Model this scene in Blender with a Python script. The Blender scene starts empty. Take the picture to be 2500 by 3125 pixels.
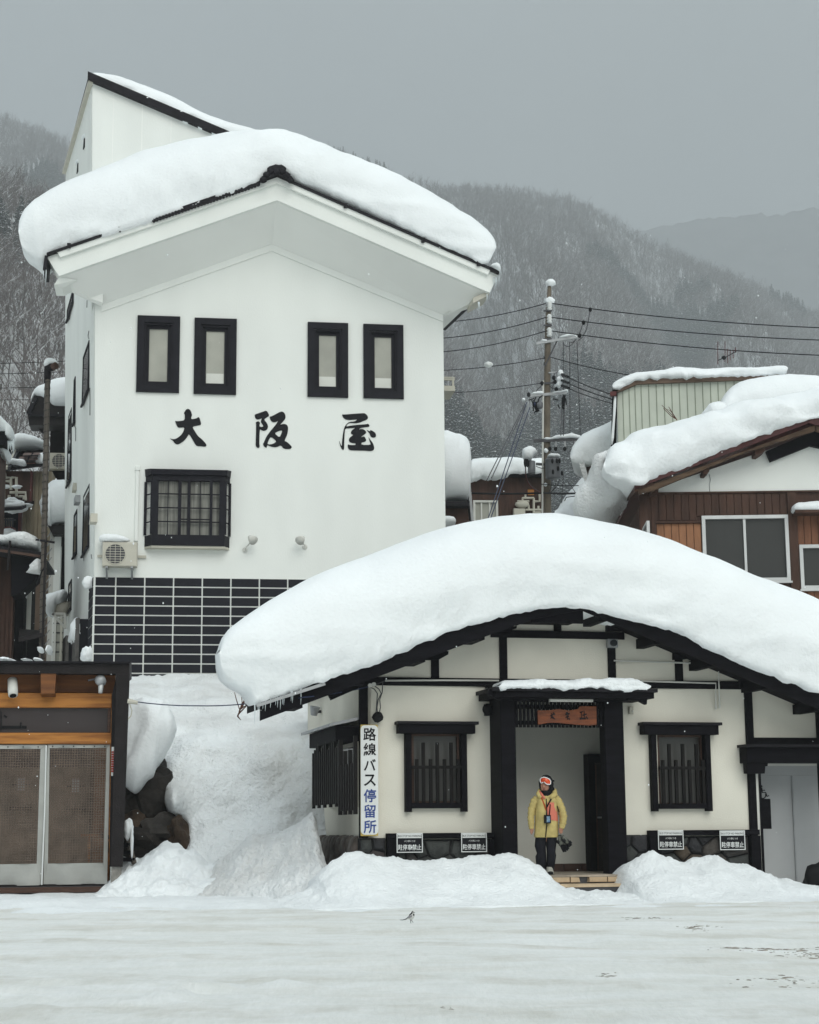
import bpy, bmesh, math, random
import numpy as np
from mathutils import Vector, Matrix, noise
R = math.radians
random.seed(7); rng = np.random.default_rng(7)
SC = bpy.context.scene
COL = SC.collection

# ------------------------------------------------------------------ camera
CAM = Vector((0.0, 0.0, 1.15)); FPX = 5300.0
PITCH, ROLL = R(10.35), -0.0075
CR = (Matrix.Rotation(R(90) + PITCH, 3, 'X') @ Matrix.Rotation(ROLL, 3, 'Z'))
cd = bpy.data.cameras.new('camera'); cam = bpy.data.objects.new('camera', cd); COL.objects.link(cam)
cam.matrix_world = Matrix.Translation(CAM) @ CR.to_4x4()
cd.sensor_fit = 'HORIZONTAL'; cd.sensor_width = 24.0; cd.lens = FPX / 2500.0 * 24.0
cd.clip_start = 0.1; cd.clip_end = 8000.0
SC.camera = cam

# ------------------------------------------------------------------ sky, sun, exposure
SUN_EL, SUN_ROT = R(36), R(160)
world = bpy.data.worlds.new('World'); SC.world = world; world.use_nodes = True
nt = world.node_tree; nt.nodes.clear()
def wn(t, **k):
    n = nt.nodes.new(t)
    for a, b in k.items(): setattr(n, a, b)
    return n
w_out = wn('ShaderNodeOutputWorld'); w_bg = wn('ShaderNodeBackground'); w_bg.inputs['Strength'].default_value = 0.1
w_sky = wn('ShaderNodeTexSky', sky_type='NISHITA', sun_disc=False, sun_elevation=SUN_EL, sun_rotation=SUN_ROT)
w_tc = wn('ShaderNodeTexCoord'); w_sep = wn('ShaderNodeSeparateXYZ')
nt.links.new(w_tc.outputs['Generated'], w_sep.inputs[0])
# overcast dome: dull at the horizon, brightest overhead, with faint cloud mottling
w_map = wn('ShaderNodeMapRange'); w_map.inputs[1].default_value = 0.0; w_map.inputs[2].default_value = 1.0
w_map.inputs[3].default_value = 3.5; w_map.inputs[4].default_value = 19.0
w_pow = wn('ShaderNodeMath', operation='POWER', use_clamp=True); w_pow.inputs[1].default_value = 3.0
nt.links.new(w_sep.outputs[2], w_pow.inputs[0]); nt.links.new(w_pow.outputs[0], w_map.inputs[0])
w_noi = wn('ShaderNodeTexNoise'); w_noi.inputs['Scale'].default_value = 2.6; w_noi.inputs['Detail'].default_value = 5
nt.links.new(w_tc.outputs['Generated'], w_noi.inputs['Vector'])
w_nm = wn('ShaderNodeMapRange'); w_nm.inputs[1].default_value = 0.3; w_nm.inputs[2].default_value = 0.7
w_nm.inputs[3].default_value = 0.92; w_nm.inputs[4].default_value = 1.08
nt.links.new(w_noi.outputs[0], w_nm.inputs[0])
w_mul = wn('ShaderNodeMath', operation='MULTIPLY')
nt.links.new(w_map.outputs[0], w_mul.inputs[0]); nt.links.new(w_nm.outputs[0], w_mul.inputs[1])
w_col = wn('ShaderNodeVectorMath', operation='SCALE'); w_col.inputs[0].default_value = (0.905, 1.0, 1.03)
nt.links.new(w_mul.outputs[0], w_col.inputs['Scale'])
w_mix = wn('ShaderNodeMixRGB'); w_mix.inputs[0].default_value = 0.93
nt.links.new(w_sky.outputs[0], w_mix.inputs[1]); nt.links.new(w_col.outputs[0], w_mix.inputs[2])
nt.links.new(w_mix.outputs[0], w_bg.inputs['Color']); nt.links.new(w_bg.outputs[0], w_out.inputs[0])

sl = bpy.data.lights.new('sun', 'SUN'); sl.energy = 1.5; sl.angle = R(45); sl.color = (1.0, 0.99, 0.92)
sun = bpy.data.objects.new('sun', sl); COL.objects.link(sun)
# the same direction as the sky's sun (azimuth clockwise from north = +Y)
sd = Vector((math.sin(SUN_ROT) * math.cos(SUN_EL), math.cos(SUN_ROT) * math.cos(SUN_EL), math.sin(SUN_EL)))
sun.rotation_euler = sd.to_track_quat('Z', 'Y').to_euler(); sun.location = (0, -20, 60)

vs = SC.view_settings
SC.display_settings.display_device = 'sRGB'
vs.view_transform = 'Standard'; vs.look = 'None'; vs.gamma = 1.0; vs.use_curve_mapping = False
vs.exposure = 0.04
cy = SC.cycles
cy.use_denoising = True; cy.use_adaptive_sampling = False; cy.max_bounces = 6; cy.diffuse_bounces = 4; cy.glossy_bounces = 3
cy.transparent_max_bounces = 8; cy.volume_bounces = 1; cy.caustics_reflective = False; cy.caustics_refractive = False
try: cy.denoiser = 'OPENIMAGEDENOISE'; cy.denoising_input_passes = 'RGB_ALBEDO_NORMAL'
except Exception: pass

# ------------------------------------------------------------------ pixel rays and frames
def ray(u, v):
    return (CR @ Vector(((u - 1250.0) / FPX, -(v - 1562.5) / FPX, -1.0)))
def at_depth(u, v, Y):                       # the point on that ray at world depth Y
    d = ray(u, v); return CAM + d * (Y / d.y)
def at_z(u, v, z):
    d = ray(u, v); return CAM + d * ((z - CAM.z) / d.z)
def crop(x0, y0, s): return lambda x, y: (x0 + x * s, y0 + y * s)
O = crop(0, 0, 1.44928)
A1 = crop(0, 150, .5217); A2 = crop(800, 350, .5217); A3 = crop(0, 900, .4058); A4 = crop(0, 1300, .3480)
A5 = crop(200, 1700, .4638); A6 = crop(1300, 850, .3711); A7 = crop(1700, 1000, .4638)
B1 = crop(0, 1950, .4058); B2 = crop(600, 1500, .4638); B3 = crop(1300, 1500, .6957); B4 = crop(850, 2050, .4058)
B5 = crop(1450, 2050, .3247); B6 = crop(1850, 2050, .3768)
D1 = crop(0, 1080, .1855); D2 = crop(0, 1450, .1855); D3 = crop(0, 1750, .2435); D4 = crop(1600, 1000, .153)
D5 = crop(1580, 1300, .1739); D6 = crop(0, 350, .3015); D7 = crop(2280, 2160, .2597); D8 = crop(380, 2250, .3362)
K1 = crop(500, 1220, .10435); K2 = crop(760, 1230, .09275); K3 = crop(1020, 1240, .09275)
PC = crop(1560, 2340, .167); S6 = crop(1180, 2520, .2087); W7 = crop(400, 1420, .1971)
def mp(c, pts): return [c(*p) for p in pts]

class Fr:                                    # an upright frame: x along a wall, y into it, z up
    def __init__(s, ox, oy, ang, oz=0.0):
        s.o = Vector((ox, oy, oz)); s.X = Vector((math.cos(ang), math.sin(ang), 0)); s.Y = Vector((-math.sin(ang), math.cos(ang), 0))
        s.ang = ang
    def w(s, x, y, z): return s.o + s.X * x + s.Y * y + Vector((0, 0, z))
    def px(s, p, y=0.0):                     # pixel -> (x, z) on the plane y
        d = ray(*p); t = ((s.o + s.Y * y - CAM).dot(s.Y)) / d.dot(s.Y); P = CAM + d * t - s.o
        return P.dot(s.X), P.z
    def P(s, p, y=0.0):
        x, z = s.px(p, y); return (x, y, z)
    def rect(s, p, q, y=0.0):                # two opposite pixel corners -> x0, x1, z0, z1
        x0, z1 = s.px(p, y); x1, z0 = s.px(q, y)
        return min(x0, x1), max(x0, x1), min(z0, z1), max(z0, z1)
    def loc(s, P):
        d = Vector(P) - s.o; return (d.dot(s.X), d.dot(s.Y), d.z)
WF = Fr(0, 0, 0)                             # world axes
def frame_through(p, Y, ang, pc):            # wall plane through pixel p at depth Y; origin below pixel pc
    d = ray(*p); Q = CAM + d * (Y / d.y)
    f = Fr(Q.x, Q.y, ang); x, z = f.px(pc)
    o = f.w(x, 0, 0); return Fr(o.x, o.y, ang)

# ------------------------------------------------------------------ objects
ROOT = {}
def props(o, label=None, cat=None, group=None, kind=None):
    if label: o['label'] = label
    if cat: o['category'] = cat
    if group: o['group'] = group
    if kind: o['kind'] = kind
    return o
def thing(name, label, cat, loc, ang=0.0, group=None, kind=None):
    o = bpy.data.objects.new(name, None); COL.objects.link(o); o.empty_display_size = 0.2
    o.location = loc; o.rotation_euler = (0, 0, ang)
    ROOT[o.name] = Matrix.Translation(Vector(loc)) @ Matrix.Rotation(ang, 4, 'Z')
    return props(o, label, cat, group, kind)

class MB:
    def __init__(s, fr=WF): s.v = []; s.f = []; s.m = []; s.fr = fr; s.mi = 0
    def p(s, x, y, z):
        s.v.append(tuple(s.fr.w(x, y, z))); return len(s.v) - 1
    def face(s, ids): s.f.append(tuple(ids)); s.m.append(s.mi)
    def poly(s, pts): s.face([s.p(*q) for q in pts]); return s
    def hexa(s, a):                          # 8 points: bottom ring 0-3, top ring 4-7
        i = [s.p(*q) for q in a]
        for q in ((3, 2, 1, 0), (4, 5, 6, 7), (0, 1, 5, 4), (1, 2, 6, 5), (2, 3, 7, 6), (3, 0, 4, 7)): s.face([i[k] for k in q])
        return s
    def box(s, x0, x1, y0, y1, z0, z1):
        return s.hexa([(x0, y0, z0), (x1, y0, z0), (x1, y1, z0), (x0, y1, z0), (x0, y0, z1), (x1, y0, z1), (x1, y1, z1), (x0, y1, z1)])
    def bevbox(s, x0, x1, y0, y1, z0, z1, b=.01):   # box with its front edges chamfered
        a = [s.p(x, y1, z) for x, z in ((x0, z0), (x1, z0), (x1, z1), (x0, z1))]
        m = [s.p(x, y0 + b, z) for x, z in ((x0, z0), (x1, z0), (x1, z1), (x0, z1))]
        f = [s.p(x, y0, z) for x, z in ((x0 + b, z0 + b), (x1 - b, z0 + b), (x1 - b, z1 - b), (x0 + b, z1 - b))]
        s.face(f); s.face(a[::-1])
        for k in range(4):
            l = (k + 1) % 4; s.face([m[k], m[l], f[l], f[k]]); s.face([a[k], a[l], m[l], m[k]])
        return s
    def prism(s, poly, y0, y1):              # polygon in x-z, extruded along y
        a = [s.p(x, y0, z) for x, z in poly]; b = [s.p(x, y1, z) for x, z in poly]; n = len(poly)
        s.face(a); s.face(b[::-1])
        for k in range(n): l = (k + 1) % n; s.face([a[k], b[k], b[l], a[l]])
        return s
    def bar(s, p, q, w, h):                  # a squared bar from p to q
        p, q = Vector(p), Vector(q); d = (q - p).normalized()
        up = Vector((0, 0, 1)) if abs(d.z) < .95 else Vector((0, 1, 0))
        a = d.cross(up).normalized() * (w / 2); b = a.cross(d).normalized() * (h / 2)
        return s.hexa([p - a - b, p + a - b, q + a - b, q - a - b, p - a + b, p + a + b, q + a + b, q - a + b])
    def tube(s, pts, r, n=6, cap=True):
        pts = [Vector(q) for q in pts]; k = len(pts); rs = r if hasattr(r, '__len__') else [r] * k
        rings = []; prev = None
        for i in range(k):
            d = (pts[min(i + 1, k - 1)] - pts[max(i - 1, 0)])
            d = d.normalized() if d.length > 1e-9 else Vector((0, 0, 1))
            if prev is None:
                up = Vector((0, 0, 1)) if abs(d.z) < .9 else Vector((1, 0, 0))
                a = d.cross(up).normalized()
            else:
                a = (prev - d * prev.dot(d)); a = a.normalized() if a.length > 1e-6 else d.orthogonal().normalized()
            prev = a; b = d.cross(a)
            rings.append([s.p(*(pts[i] + (a * math.cos(2 * math.pi * j / n) + b * math.sin(2 * math.pi * j / n)) * rs[i])) for j in range(n)])
        for i in range(k - 1):
            for j in range(n):
                l = (j + 1) % n; s.face([rings[i][j], rings[i][l], rings[i + 1][l], rings[i + 1][j]])
        if cap: s.face(rings[0][::-1]); s.face(rings[-1])
        return s
    def grid(s, rows, close_u=False, close_v=False):
        ids = [[s.p(*q) for q in r] for r in rows]; a = len(ids); b = len(ids[0])
        for i in range(a if close_v else a - 1):
            for j in range(b if close_u else b - 1):
                s.face([ids[i][j], ids[i][(j + 1) % b], ids[(i + 1) % a][(j + 1) % b], ids[(i + 1) % a][j]])
        return s
    def rings(s, rs):                        # stacked closed rings, capped
        s.grid(rs, close_u=True); n = len(rs[0]); k = len(s.v)
        s.face(list(range(k - n, k))); s.face(list(range(k - n * len(rs), k - n * len(rs) + n))[::-1]); return s
    def blob(s, c, r, sub=2, amp=0.0, fq=1.0, seed=0.0, flat=None):
        bm = bmesh.new(); bmesh.ops.create_icosphere(bm, subdivisions=sub, radius=1.0)
        r = r if hasattr(r, '__len__') else (r, r, r); base = len(s.v)
        for v in bm.verts:
            q = v.co.copy(); n = noise.noise(q * fq + Vector((seed, seed * 1.7, -seed))) * amp if amp else 0
            q = q * (1 + n)
            z = q.z
            if flat is not None and z < flat: z = flat + (z - flat) * .15
            s.p(c[0] + q.x * r[0], c[1] + q.y * r[1], c[2] + z * r[2])
        bm.verts.index_update()
        for f in bm.faces: s.face([base + v.index for v in f.verts])
        bm.free(); return s
    def build(s, name, mats, parent=None, smooth=False, label=None, cat=None, group=None, kind=None, recalc=True):
        V = np.array(s.v, dtype=float)
        if not isinstance(mats, (list, tuple)): mats = [mats]
        me = bpy.data.meshes.new(name); o = bpy.data.objects.new(name, me); COL.objects.link(o)
        if parent is not None:
            M = ROOT[parent.name]; I = np.array(M.inverted()); V = V @ I[:3, :3].T + I[:3, 3]
            o.parent = parent; ROOT[o.name] = M
        else:
            c = np.array([(V[:, 0].min() + V[:, 0].max()) / 2, (V[:, 1].min() + V[:, 1].max()) / 2, V[:, 2].min()])
            V = V - c; o.location = c; ROOT[o.name] = Matrix.Translation(Vector(c))
        me.from_pydata([tuple(q) for q in V], [], s.f)
        for m in mats: me.materials.append(m)
        if any(s.m): me.polygons.foreach_set('material_index', s.m)
        if recalc:
            bm = bmesh.new(); bm.from_mesh(me); bmesh.ops.recalc_face_normals(bm, faces=bm.faces); bm.to_mesh(me); bm.free()
        if smooth: me.polygons.foreach_set('use_smooth', [True] * len(me.polygons))
        me.update()
        return props(o, label, cat, group, kind)
def clone(mesh_obj, parent, M=None, name=None):      # a part that shares its mesh (offset by M in root space)
    o = mesh_obj.copy(); COL.objects.link(o); o.parent = parent
    if M is not None: o.matrix_local = M
    ROOT[o.name] = ROOT[parent.name]; return o
def copy_thing(root, M, label=None):                 # a thing and its parts, moved to M (world matrix)
    kids = [c for c in SC.objects if c.parent == root]
    r = root.copy(); COL.objects.link(r); r.matrix_world = M
    ROOT[r.name] = M.copy()
    for c in kids:
        d = c.copy(); COL.objects.link(d); d.parent = r; ROOT[d.name] = ROOT[r.name]
        for g in [g for g in SC.objects if g.parent == c]:
            h = g.copy(); COL.objects.link(h); h.parent = d; ROOT[h.name] = ROOT[r.name]
    if label: r['label'] = label
    return r

# ------------------------------------------------------------------ materials
def new_mat(name):
    m = bpy.data.materials.new(name); m.use_nodes = True; t = m.node_tree
    return m, t, t.nodes['Principled BSDF']
def mat(name, c, rough=.7, var=.12, sc=3.0, bump=0.0, bsc=40.0, metal=0.0, spec=.3, c2=None, stretch=None, detail=5.0, dist=0.02, lo=.35, hi=.65):
    m, t, b = new_mat(name)
    tc = t.nodes.new('ShaderNodeTexCoord'); src = tc.outputs['Object']
    if stretch:
        mpn = t.nodes.new('ShaderNodeMapping'); mpn.inputs['Scale'].default_value = stretch
        t.links.new(src, mpn.inputs['Vector']); src = mpn.outputs[0]
    n = t.nodes.new('ShaderNodeTexNoise'); n.inputs['Scale'].default_value = sc; n.inputs['Detail'].default_value = detail
    t.links.new(src, n.inputs['Vector'])
    r = t.nodes.new('ShaderNodeValToRGB'); e = r.color_ramp.elements
    e[0].position = lo; e[1].position = hi
    ca = c if c2 is None else c; cb = c2 if c2 is not None else c
    k0, k1 = (1 - var, 1 + var) if c2 is None else (1, 1)
    e[0].color = tuple(min(1, x * k0) for x in ca) + (1,); e[1].color = tuple(min(1, x * k1) for x in cb) + (1,)
    t.links.new(n.outputs[0], r.inputs[0]); t.links.new(r.outputs[0], b.inputs['Base Color'])
    b.inputs['Roughness'].default_value = rough; b.inputs['Metallic'].default_value = metal
    b.inputs['Specular IOR Level'].default_value = spec
    if bump:
        n2 = t.nodes.new('ShaderNodeTexNoise'); n2.inputs['Scale'].default_value = bsc; n2.inputs['Detail'].default_value = 6
        t.links.new(src, n2.inputs['Vector'])
        bp = t.nodes.new('ShaderNodeBump'); bp.inputs['Strength'].default_value = bump; bp.inputs['Distance'].default_value = dist
        t.links.new(n2.outputs[0], bp.inputs['Height']); t.links.new(bp.outputs[0], b.inputs['Normal'])
    return m
M = {}
M['snow'] = mat('snow', (.84, .87, .885), 0.65, .03, .7, .5, 15, spec=.2, dist=.03, detail=8)
M['snow_rough'] = mat('snow_rough', (.83, .86, .875), 0.7, .05, 1.3, .7, 18, spec=.2, dist=.05, detail=8)
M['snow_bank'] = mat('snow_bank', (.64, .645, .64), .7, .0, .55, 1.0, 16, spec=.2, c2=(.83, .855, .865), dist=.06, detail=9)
M['stucco_white'] = mat('stucco_white', (.79, .81, .78), .85, .03, .9, .4, 40, spec=.2, dist=.01, stretch=(1, 1, .35), detail=9)
M['stucco_shade'] = mat('stucco_soffit', (.84, .85, .82), .85, .02, .7, .2, 50, spec=.2, dist=.006)
M['stucco_cream'] = mat('stucco_cream', (.72, .695, .61), .9, .05, .9, .5, 45, spec=.15, dist=.008)
M['stucco_grey'] = mat('stucco_grey', (.66, .665, .62), .9, .05, .9, .4, 45, spec=.15, dist=.008)
M['wood_black'] = mat('wood_black', (.005, .0045, .0065), .7, .35, 2.0, .4, 30, spec=.08, stretch=(1, 1, 6))
M['frame_black'] = mat('frame_black', (.010, .0095, .014), .6, .15, 4.0, .1, 40, spec=.14)
M['tile_black'] = mat('tile_black', (.011, .0115, .017), .55, .25, 1.5, .15, 30, spec=.16)
M['grout'] = mat('grout', (.74, .76, .73), .9, .06, 2.0)
M['roof_dark'] = mat('roof_dark', (.011, .010, .013), .6, .25, 5.0, .3, 25, spec=.14)
M['pane_frost'] = mat('pane_frost', (.36, .36, .315), .5, .12, 1.2, spec=.4)
M['metal_grey'] = mat('metal_grey', (.33, .34, .35), .45, .12, 5.0, metal=.3)
M['metal_dark'] = mat('metal_dark', (.06, .06, .065), .5, .2, 5.0, metal=.2)
M['alu'] = mat('aluminium', (.55, .56, .56), .4, .06, 3.0, metal=.3)
M['plastic_white'] = mat('plastic_white', (.62, .62, .58), .5, .04, 3.0)
M['plastic_beige'] = mat('plastic_beige', (.50, .48, .41), .5, .06, 3.0)
M['rubber'] = mat('rubber_black', (.008, .008, .009), .6, .1, 3.0, spec=.15)
M['wire_blue'] = mat('wire_blue', (.02, .03, .07), .5, .1, 3.0)
M['print_black'] = mat('print_black', (.010, .010, .013), .65, .2, 30, spec=.14)
M['print_white'] = mat('print_white', (.72, .74, .73), .5, .02, 4)
M['ice'] = mat('ice', (.62, .68, .70), .15, .05, 8, spec=.5)
def glass_mat(name, c=(.03, .033, .036), rough=.06):
    m, t, b = new_mat(name); b.inputs['Base Color'].default_value = c + (1,); b.inputs['Roughness'].default_value = rough
    b.inputs['Specular IOR Level'].default_value = .32
    tc = t.nodes.new('ShaderNodeTexCoord'); n = t.nodes.new('ShaderNodeTexNoise'); n.inputs['Scale'].default_value = 1.4
    bp = t.nodes.new('ShaderNodeBump'); bp.inputs['Strength'].default_value = .08; bp.inputs['Distance'].default_value = .02
    t.links.new(tc.outputs['Object'], n.inputs['Vector']); t.links.new(n.outputs[0], bp.inputs['Height']); t.links.new(bp.outputs[0], b.inputs['Normal'])
    return m
M['glass'] = glass_mat('window_glass')
M['glass_pale'] = glass_mat('window_glass_pale', (.095, .095, .09), .15)
M['glass_grey'] = glass_mat('window_glass_grey', (.055, .055, .053), .10)

# ------------------------------------------------------------------ shared shapes
def resample(pts, n):
    P = np.array(pts, float); d = np.r_[0, np.cumsum(np.hypot(*np.diff(P, axis=0).T))]
    t = np.linspace(0, d[-1], n * 4)
    # smooth the polyline a little so that traced corners turn into curves
    x = np.interp(t, d, P[:, 0]); y = np.interp(t, d, P[:, 1])
    k = np.ones(5) / 5
    xs = np.convolve(np.pad(x, 2, 'edge'), k, 'valid'); ys = np.convolve(np.pad(y, 2, 'edge'), k, 'valid')
    i = np.linspace(0, len(t) - 1, n)
    return np.c_[np.interp(i, np.arange(len(t)), xs), np.interp(i, np.arange(len(t)), ys)]
def fbm(x, y, z, oct=4, gain=.5):
    s = 0; a = 1; f = 1
    for _ in range(oct):
        s += a * noise.noise(Vector((x * f, y * f, z * f))); a *= gain; f *= 2.03
    return s
def snow_loft(name, fr, top, bot, yT, yB, depth, bulge=.2, N=80, Mr=12, amp=.05, fq=.9, parent=None, m='snow', seed=0.0, drop=.15, dfn=None, tfn=None, bfn=None, **kw):
    """Snow lying on a roof: its front edge from bot (plane yB) up to the crest top (plane yT), then back by depth."""
    b = MB(fr); T = resample(top, N); B = resample(bot, N); rows = []
    H = 1e-6
    yTs = [yB + (yT - yB) * (tfn(i / (N - 1)) if tfn else 1) for i in range(N)]
    tw = [fr.px(tuple(q), y) for q, y in zip(T, yTs)]; yBs = [yB + (bfn(i / (N - 1)) if bfn else 0) for i in range(N)]
    bw = [fr.px(tuple(q), y) for q, y in zip(B, yBs)]; yB0, bulge0 = yB, bulge
    H = max(a[1] - c[1] for a, c in zip(tw, bw)) or 1
    for ci, ((xt, zt), (xb, zb)) in enumerate(zip(tw, bw)):
        h = max(0.0, zt - zb); k = min(1.0, h / H * 1.4); row = []; yT = max(yTs[ci], yBs[ci] + .1); yB = yBs[ci]; bulge = bulge0 + .9 * (yB - yB0); dep = depth * (dfn(ci / (N - 1)) if dfn else 1)
        for i in range(Mr + 1):
            th = math.pi / 2 * i / Mr; sn, cs = math.sin(th), math.cos(th)
            row.append([xb + (xt - xb) * sn, yB + (yT - yB) * (1 - cs) - bulge * k * math.sin(2 * th), zb + (zt - zb) * sn])
        nb = max(3, int(depth / .5))
        for i in range(1, nb + 1):
            t = i / nb; row.append([xt, yT + dep * t, zt - drop * h * t * t])
        row.append([xb, yT + dep + .03, zb])
        for j, q in enumerate(row[:-1]):
            w = min(1, j / 3) * min(1.0, k * 3) * (1 - .7 * min(1, max(0, j / Mr - .45) / .55))
            n = fbm(q[0] * fq + seed, q[1] * fq, q[2] * fq, 4, .5) * amp * w
            q[2] += n; q[1] -= n * .6; q[0] += .4 * n
        for j, q in enumerate(row[:Mr // 2]):                    # ragged layers near the lower edge
            w = k * (1 - j / (Mr / 2)); q[2] += fbm(q[0] * 4.5 + seed, 3, seed, 4, .6) * .05 * w + fbm(q[0] * .8, q[2] * 9, seed, 3) * .02 * w; q[1] -= (fbm(q[0] * .9 + 5, q[2] * 11, seed, 3) * .07 + fbm(q[0] * .6, q[2] * 3.2, seed + 3, 3) * .10) * w
        rows.append(row)
    b.grid(rows, close_u=True)
    return b.build(name, M[m], parent, smooth=True, **kw)
def snow_pillow(name, fr, top, bot, y, ry, N=40, Mr=14, amp=.04, fq=1.6, parent=None, m='snow', seed=0.0, **kw):
    """A rounded lump of snow: an elliptical section of half-depth ry between the two outlines."""
    b = MB(fr); T = resample(top, N); B = resample(bot, N); rows = []
    tw = [fr.px(tuple(q), y) for q in T]; bw = [fr.px(tuple(q), y) for q in B]
    H = max(a[1] - c[1] for a, c in zip(tw, bw)) or 1
    for (xt, zt), (xb, zb) in zip(tw, bw):
        c = (zt + zb) / 2; h = max(1e-4, (zt - zb) / 2); k = math.sqrt(min(1, 2 * h / H)); row = []
        for i in range(Mr):
            th = 2 * math.pi * i / Mr - math.pi / 2
            sn, cs = math.sin(th), math.cos(th)
            sn = math.copysign(abs(sn) ** .8, sn); cs = math.copysign(abs(cs) ** .8, cs)
            q = [xb + (xt - xb) * (sn + 1) / 2, y - ry * k * cs, c + h * sn]
            n = fbm(q[0] * fq + seed, q[1] * fq, q[2] * fq, 3) * amp * k
            q[2] += n; q[1] -= n; row.append(q)
        rows.append(row)
    b.grid(rows, close_u=True)
    return b.build(name, M[m], parent, smooth=True, **kw)
def cap(name, fr, x0, x1, y0, y1, z, h, parent, amp=.03, seed=0.0, nx=24, ny=8, m='snow', **kw):
    """A snow cap on a level ledge."""
    b = MB(fr); rows = []
    for j in range(ny + 1):
        a = j / ny; r = []
        for i in range(nx + 1):
            t = i / nx; e = (1 - abs(2 * t - 1) ** 6) ** .5 * (1 - abs(2 * a - 1) ** 4) ** .5
            x = x0 + (x1 - x0) * t; y = y0 + (y1 - y0) * a
            zz = z + e * (h + fbm(x * 1.7 + seed, y * 1.7, seed, 4) * h * .45) + (.0 if e > 0 else 0)
            ov = (1 - (1 - 2 * abs(a - .5)) ** 2) * .0
            r.append((x + fbm(x * 4, y * 4, seed + 5, 2) * amp * (1 if i in (0, nx) else 0), y - amp * fbm(x * 5, seed, 3, 2) * (1 if j == 0 else 0), zz))
        rows.append(r)
    b.grid(rows)
    return b.build(name, M[m], parent, smooth=True, **kw)
def wall_holes(b, x0, x1, z0, z1, holes, y0, y1):
    """A wall slab with rectangular openings (x0, x1, z0, z1)."""
    xs = sorted({x0, x1} | {min(max(h[k], x0), x1) for h in holes for k in (0, 1)})
    zs = sorted({z0, z1} | {min(max(h[k], z0), z1) for h in holes for k in (2, 3)})
    def solid(x, z): return x0 < x < x1 and z0 < z < z1 and not any(h[0] < x < h[1] and h[2] < z < h[3] for h in holes)
    for i in range(len(xs) - 1):
        for j in range(len(zs) - 1):
            a, c, d, e = xs[i], xs[i + 1], zs[j], zs[j + 1]; cx, cz = (a + c) / 2, (d + e) / 2
            if not solid(cx, cz): continue
            b.poly([(a, y0, d), (c, y0, d), (c, y0, e), (a, y0, e)]); b.poly([(a, y1, d), (a, y1, e), (c, y1, e), (c, y1, d)])
            eps = 1e-4
            if not solid(a - eps, cz): b.poly([(a, y0, d), (a, y0, e), (a, y1, e), (a, y1, d)])
            if not solid(c + eps, cz): b.poly([(c, y0, d), (c, y1, d), (c, y1, e), (c, y0, e)])
            if not solid(cx, d - eps): b.poly([(a, y0, d), (a, y1, d), (c, y1, d), (c, y0, d)])
            if not solid(cx, e + eps): b.poly([(a, y0, e), (c, y0, e), (c, y1, e), (a, y1, e)])
    return b
def frame_ring(b, x0, x1, z0, z1, t, y0, y1, tb=None):
    """Four butted bars round a rectangle (outer size given)."""
    tb = tb or t
    b.box(x0, x1, y0, y1, z1 - t, z1); b.box(x0, x1, y0, y1, z0, z0 + tb)
    b.box(x0, x0 + t, y0, y1, z0 + tb, z1 - t); b.box(x1 - t, x1, y0, y1, z0 + tb, z1 - t); return b
def text_mesh(b, s, fr, x, z, y, size, offset=0.0, sx=1.0, center=True, height=None):
    """Lettering as thin meshes from Blender's built-in font, lying on the plane y of a frame, centred on (x, z)."""
    c = bpy.data.curves.new('lettering', 'FONT'); c.body = s; c.size = 1.0; c.offset = offset; c.resolution_u = 3
    o = bpy.data.objects.new('lettering', c); COL.objects.link(o)
    dg = bpy.context.evaluated_depsgraph_get(); me = bpy.data.meshes.new_from_object(o.evaluated_get(dg))
    V = np.array([v.co[:] for v in me.vertices]); F = [tuple(p.vertices) for p in me.polygons]
    bpy.data.objects.remove(o); bpy.data.curves.remove(c); bpy.data.meshes.remove(me)
    if not len(V): return b
    lo, hi = V.min(0), V.max(0)
    k = size if height is None else height / (hi[1] - lo[1])
    cx, cy = (lo[0] + hi[0]) / 2, (lo[1] + hi[1]) / 2
    if height is None: cy = .36
    base = len(b.v); old = b.fr; b.fr = fr
    for v in V: b.p(x + (v[0] - cx) * k * sx, y, z + (v[1] - cy) * k)
    b.fr = old
    for f in F: b.face([base + i for i in f])
    return b
def voronoi(x0, x1, z0, z1, n, ax=1.0, rnd=random, relax=2):
    """Irregular stone cells that fill a rectangle: lists of (x, z)."""
    P = [(rnd.uniform(x0, x1), rnd.uniform(z0, z1)) for _ in range(n)]
    def cells():
        out = []
        for i, (px_, pz) in enumerate(P):
            poly = [(x0, z0), (x1, z0), (x1, z1), (x0, z1)]
            for j, (qx, qz) in enumerate(P):
                if i == j: continue
                nx, nz = (qx - px_) * ax * ax, (qz - pz); mx, mz = (px_ + qx) / 2, (pz + qz) / 2
                out_p = []
                for k in range(len(poly)):
                    a, c = poly[k], poly[(k + 1) % len(poly)]
                    da = (a[0] - mx) * nx + (a[1] - mz) * nz; dc = (c[0] - mx) * nx + (c[1] - mz) * nz
                    if da <= 0: out_p.append(a)
                    if (da < 0 < dc) or (dc < 0 < da):
                        t = da / (da - dc); out_p.append((a[0] + (c[0] - a[0]) * t, a[1] + (c[1] - a[1]) * t))
                poly = out_p
                if len(poly) < 3: break
            out.append(poly)
        return out
    for _ in range(relax):
        c = cells(); P = [(sum(q[0] for q in p) / len(p), sum(q[1] for q in p) / len(p)) if len(p) > 2 else P[i] for i, p in enumerate(c)]
    return [p for p in cells() if len(p) > 2]
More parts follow.
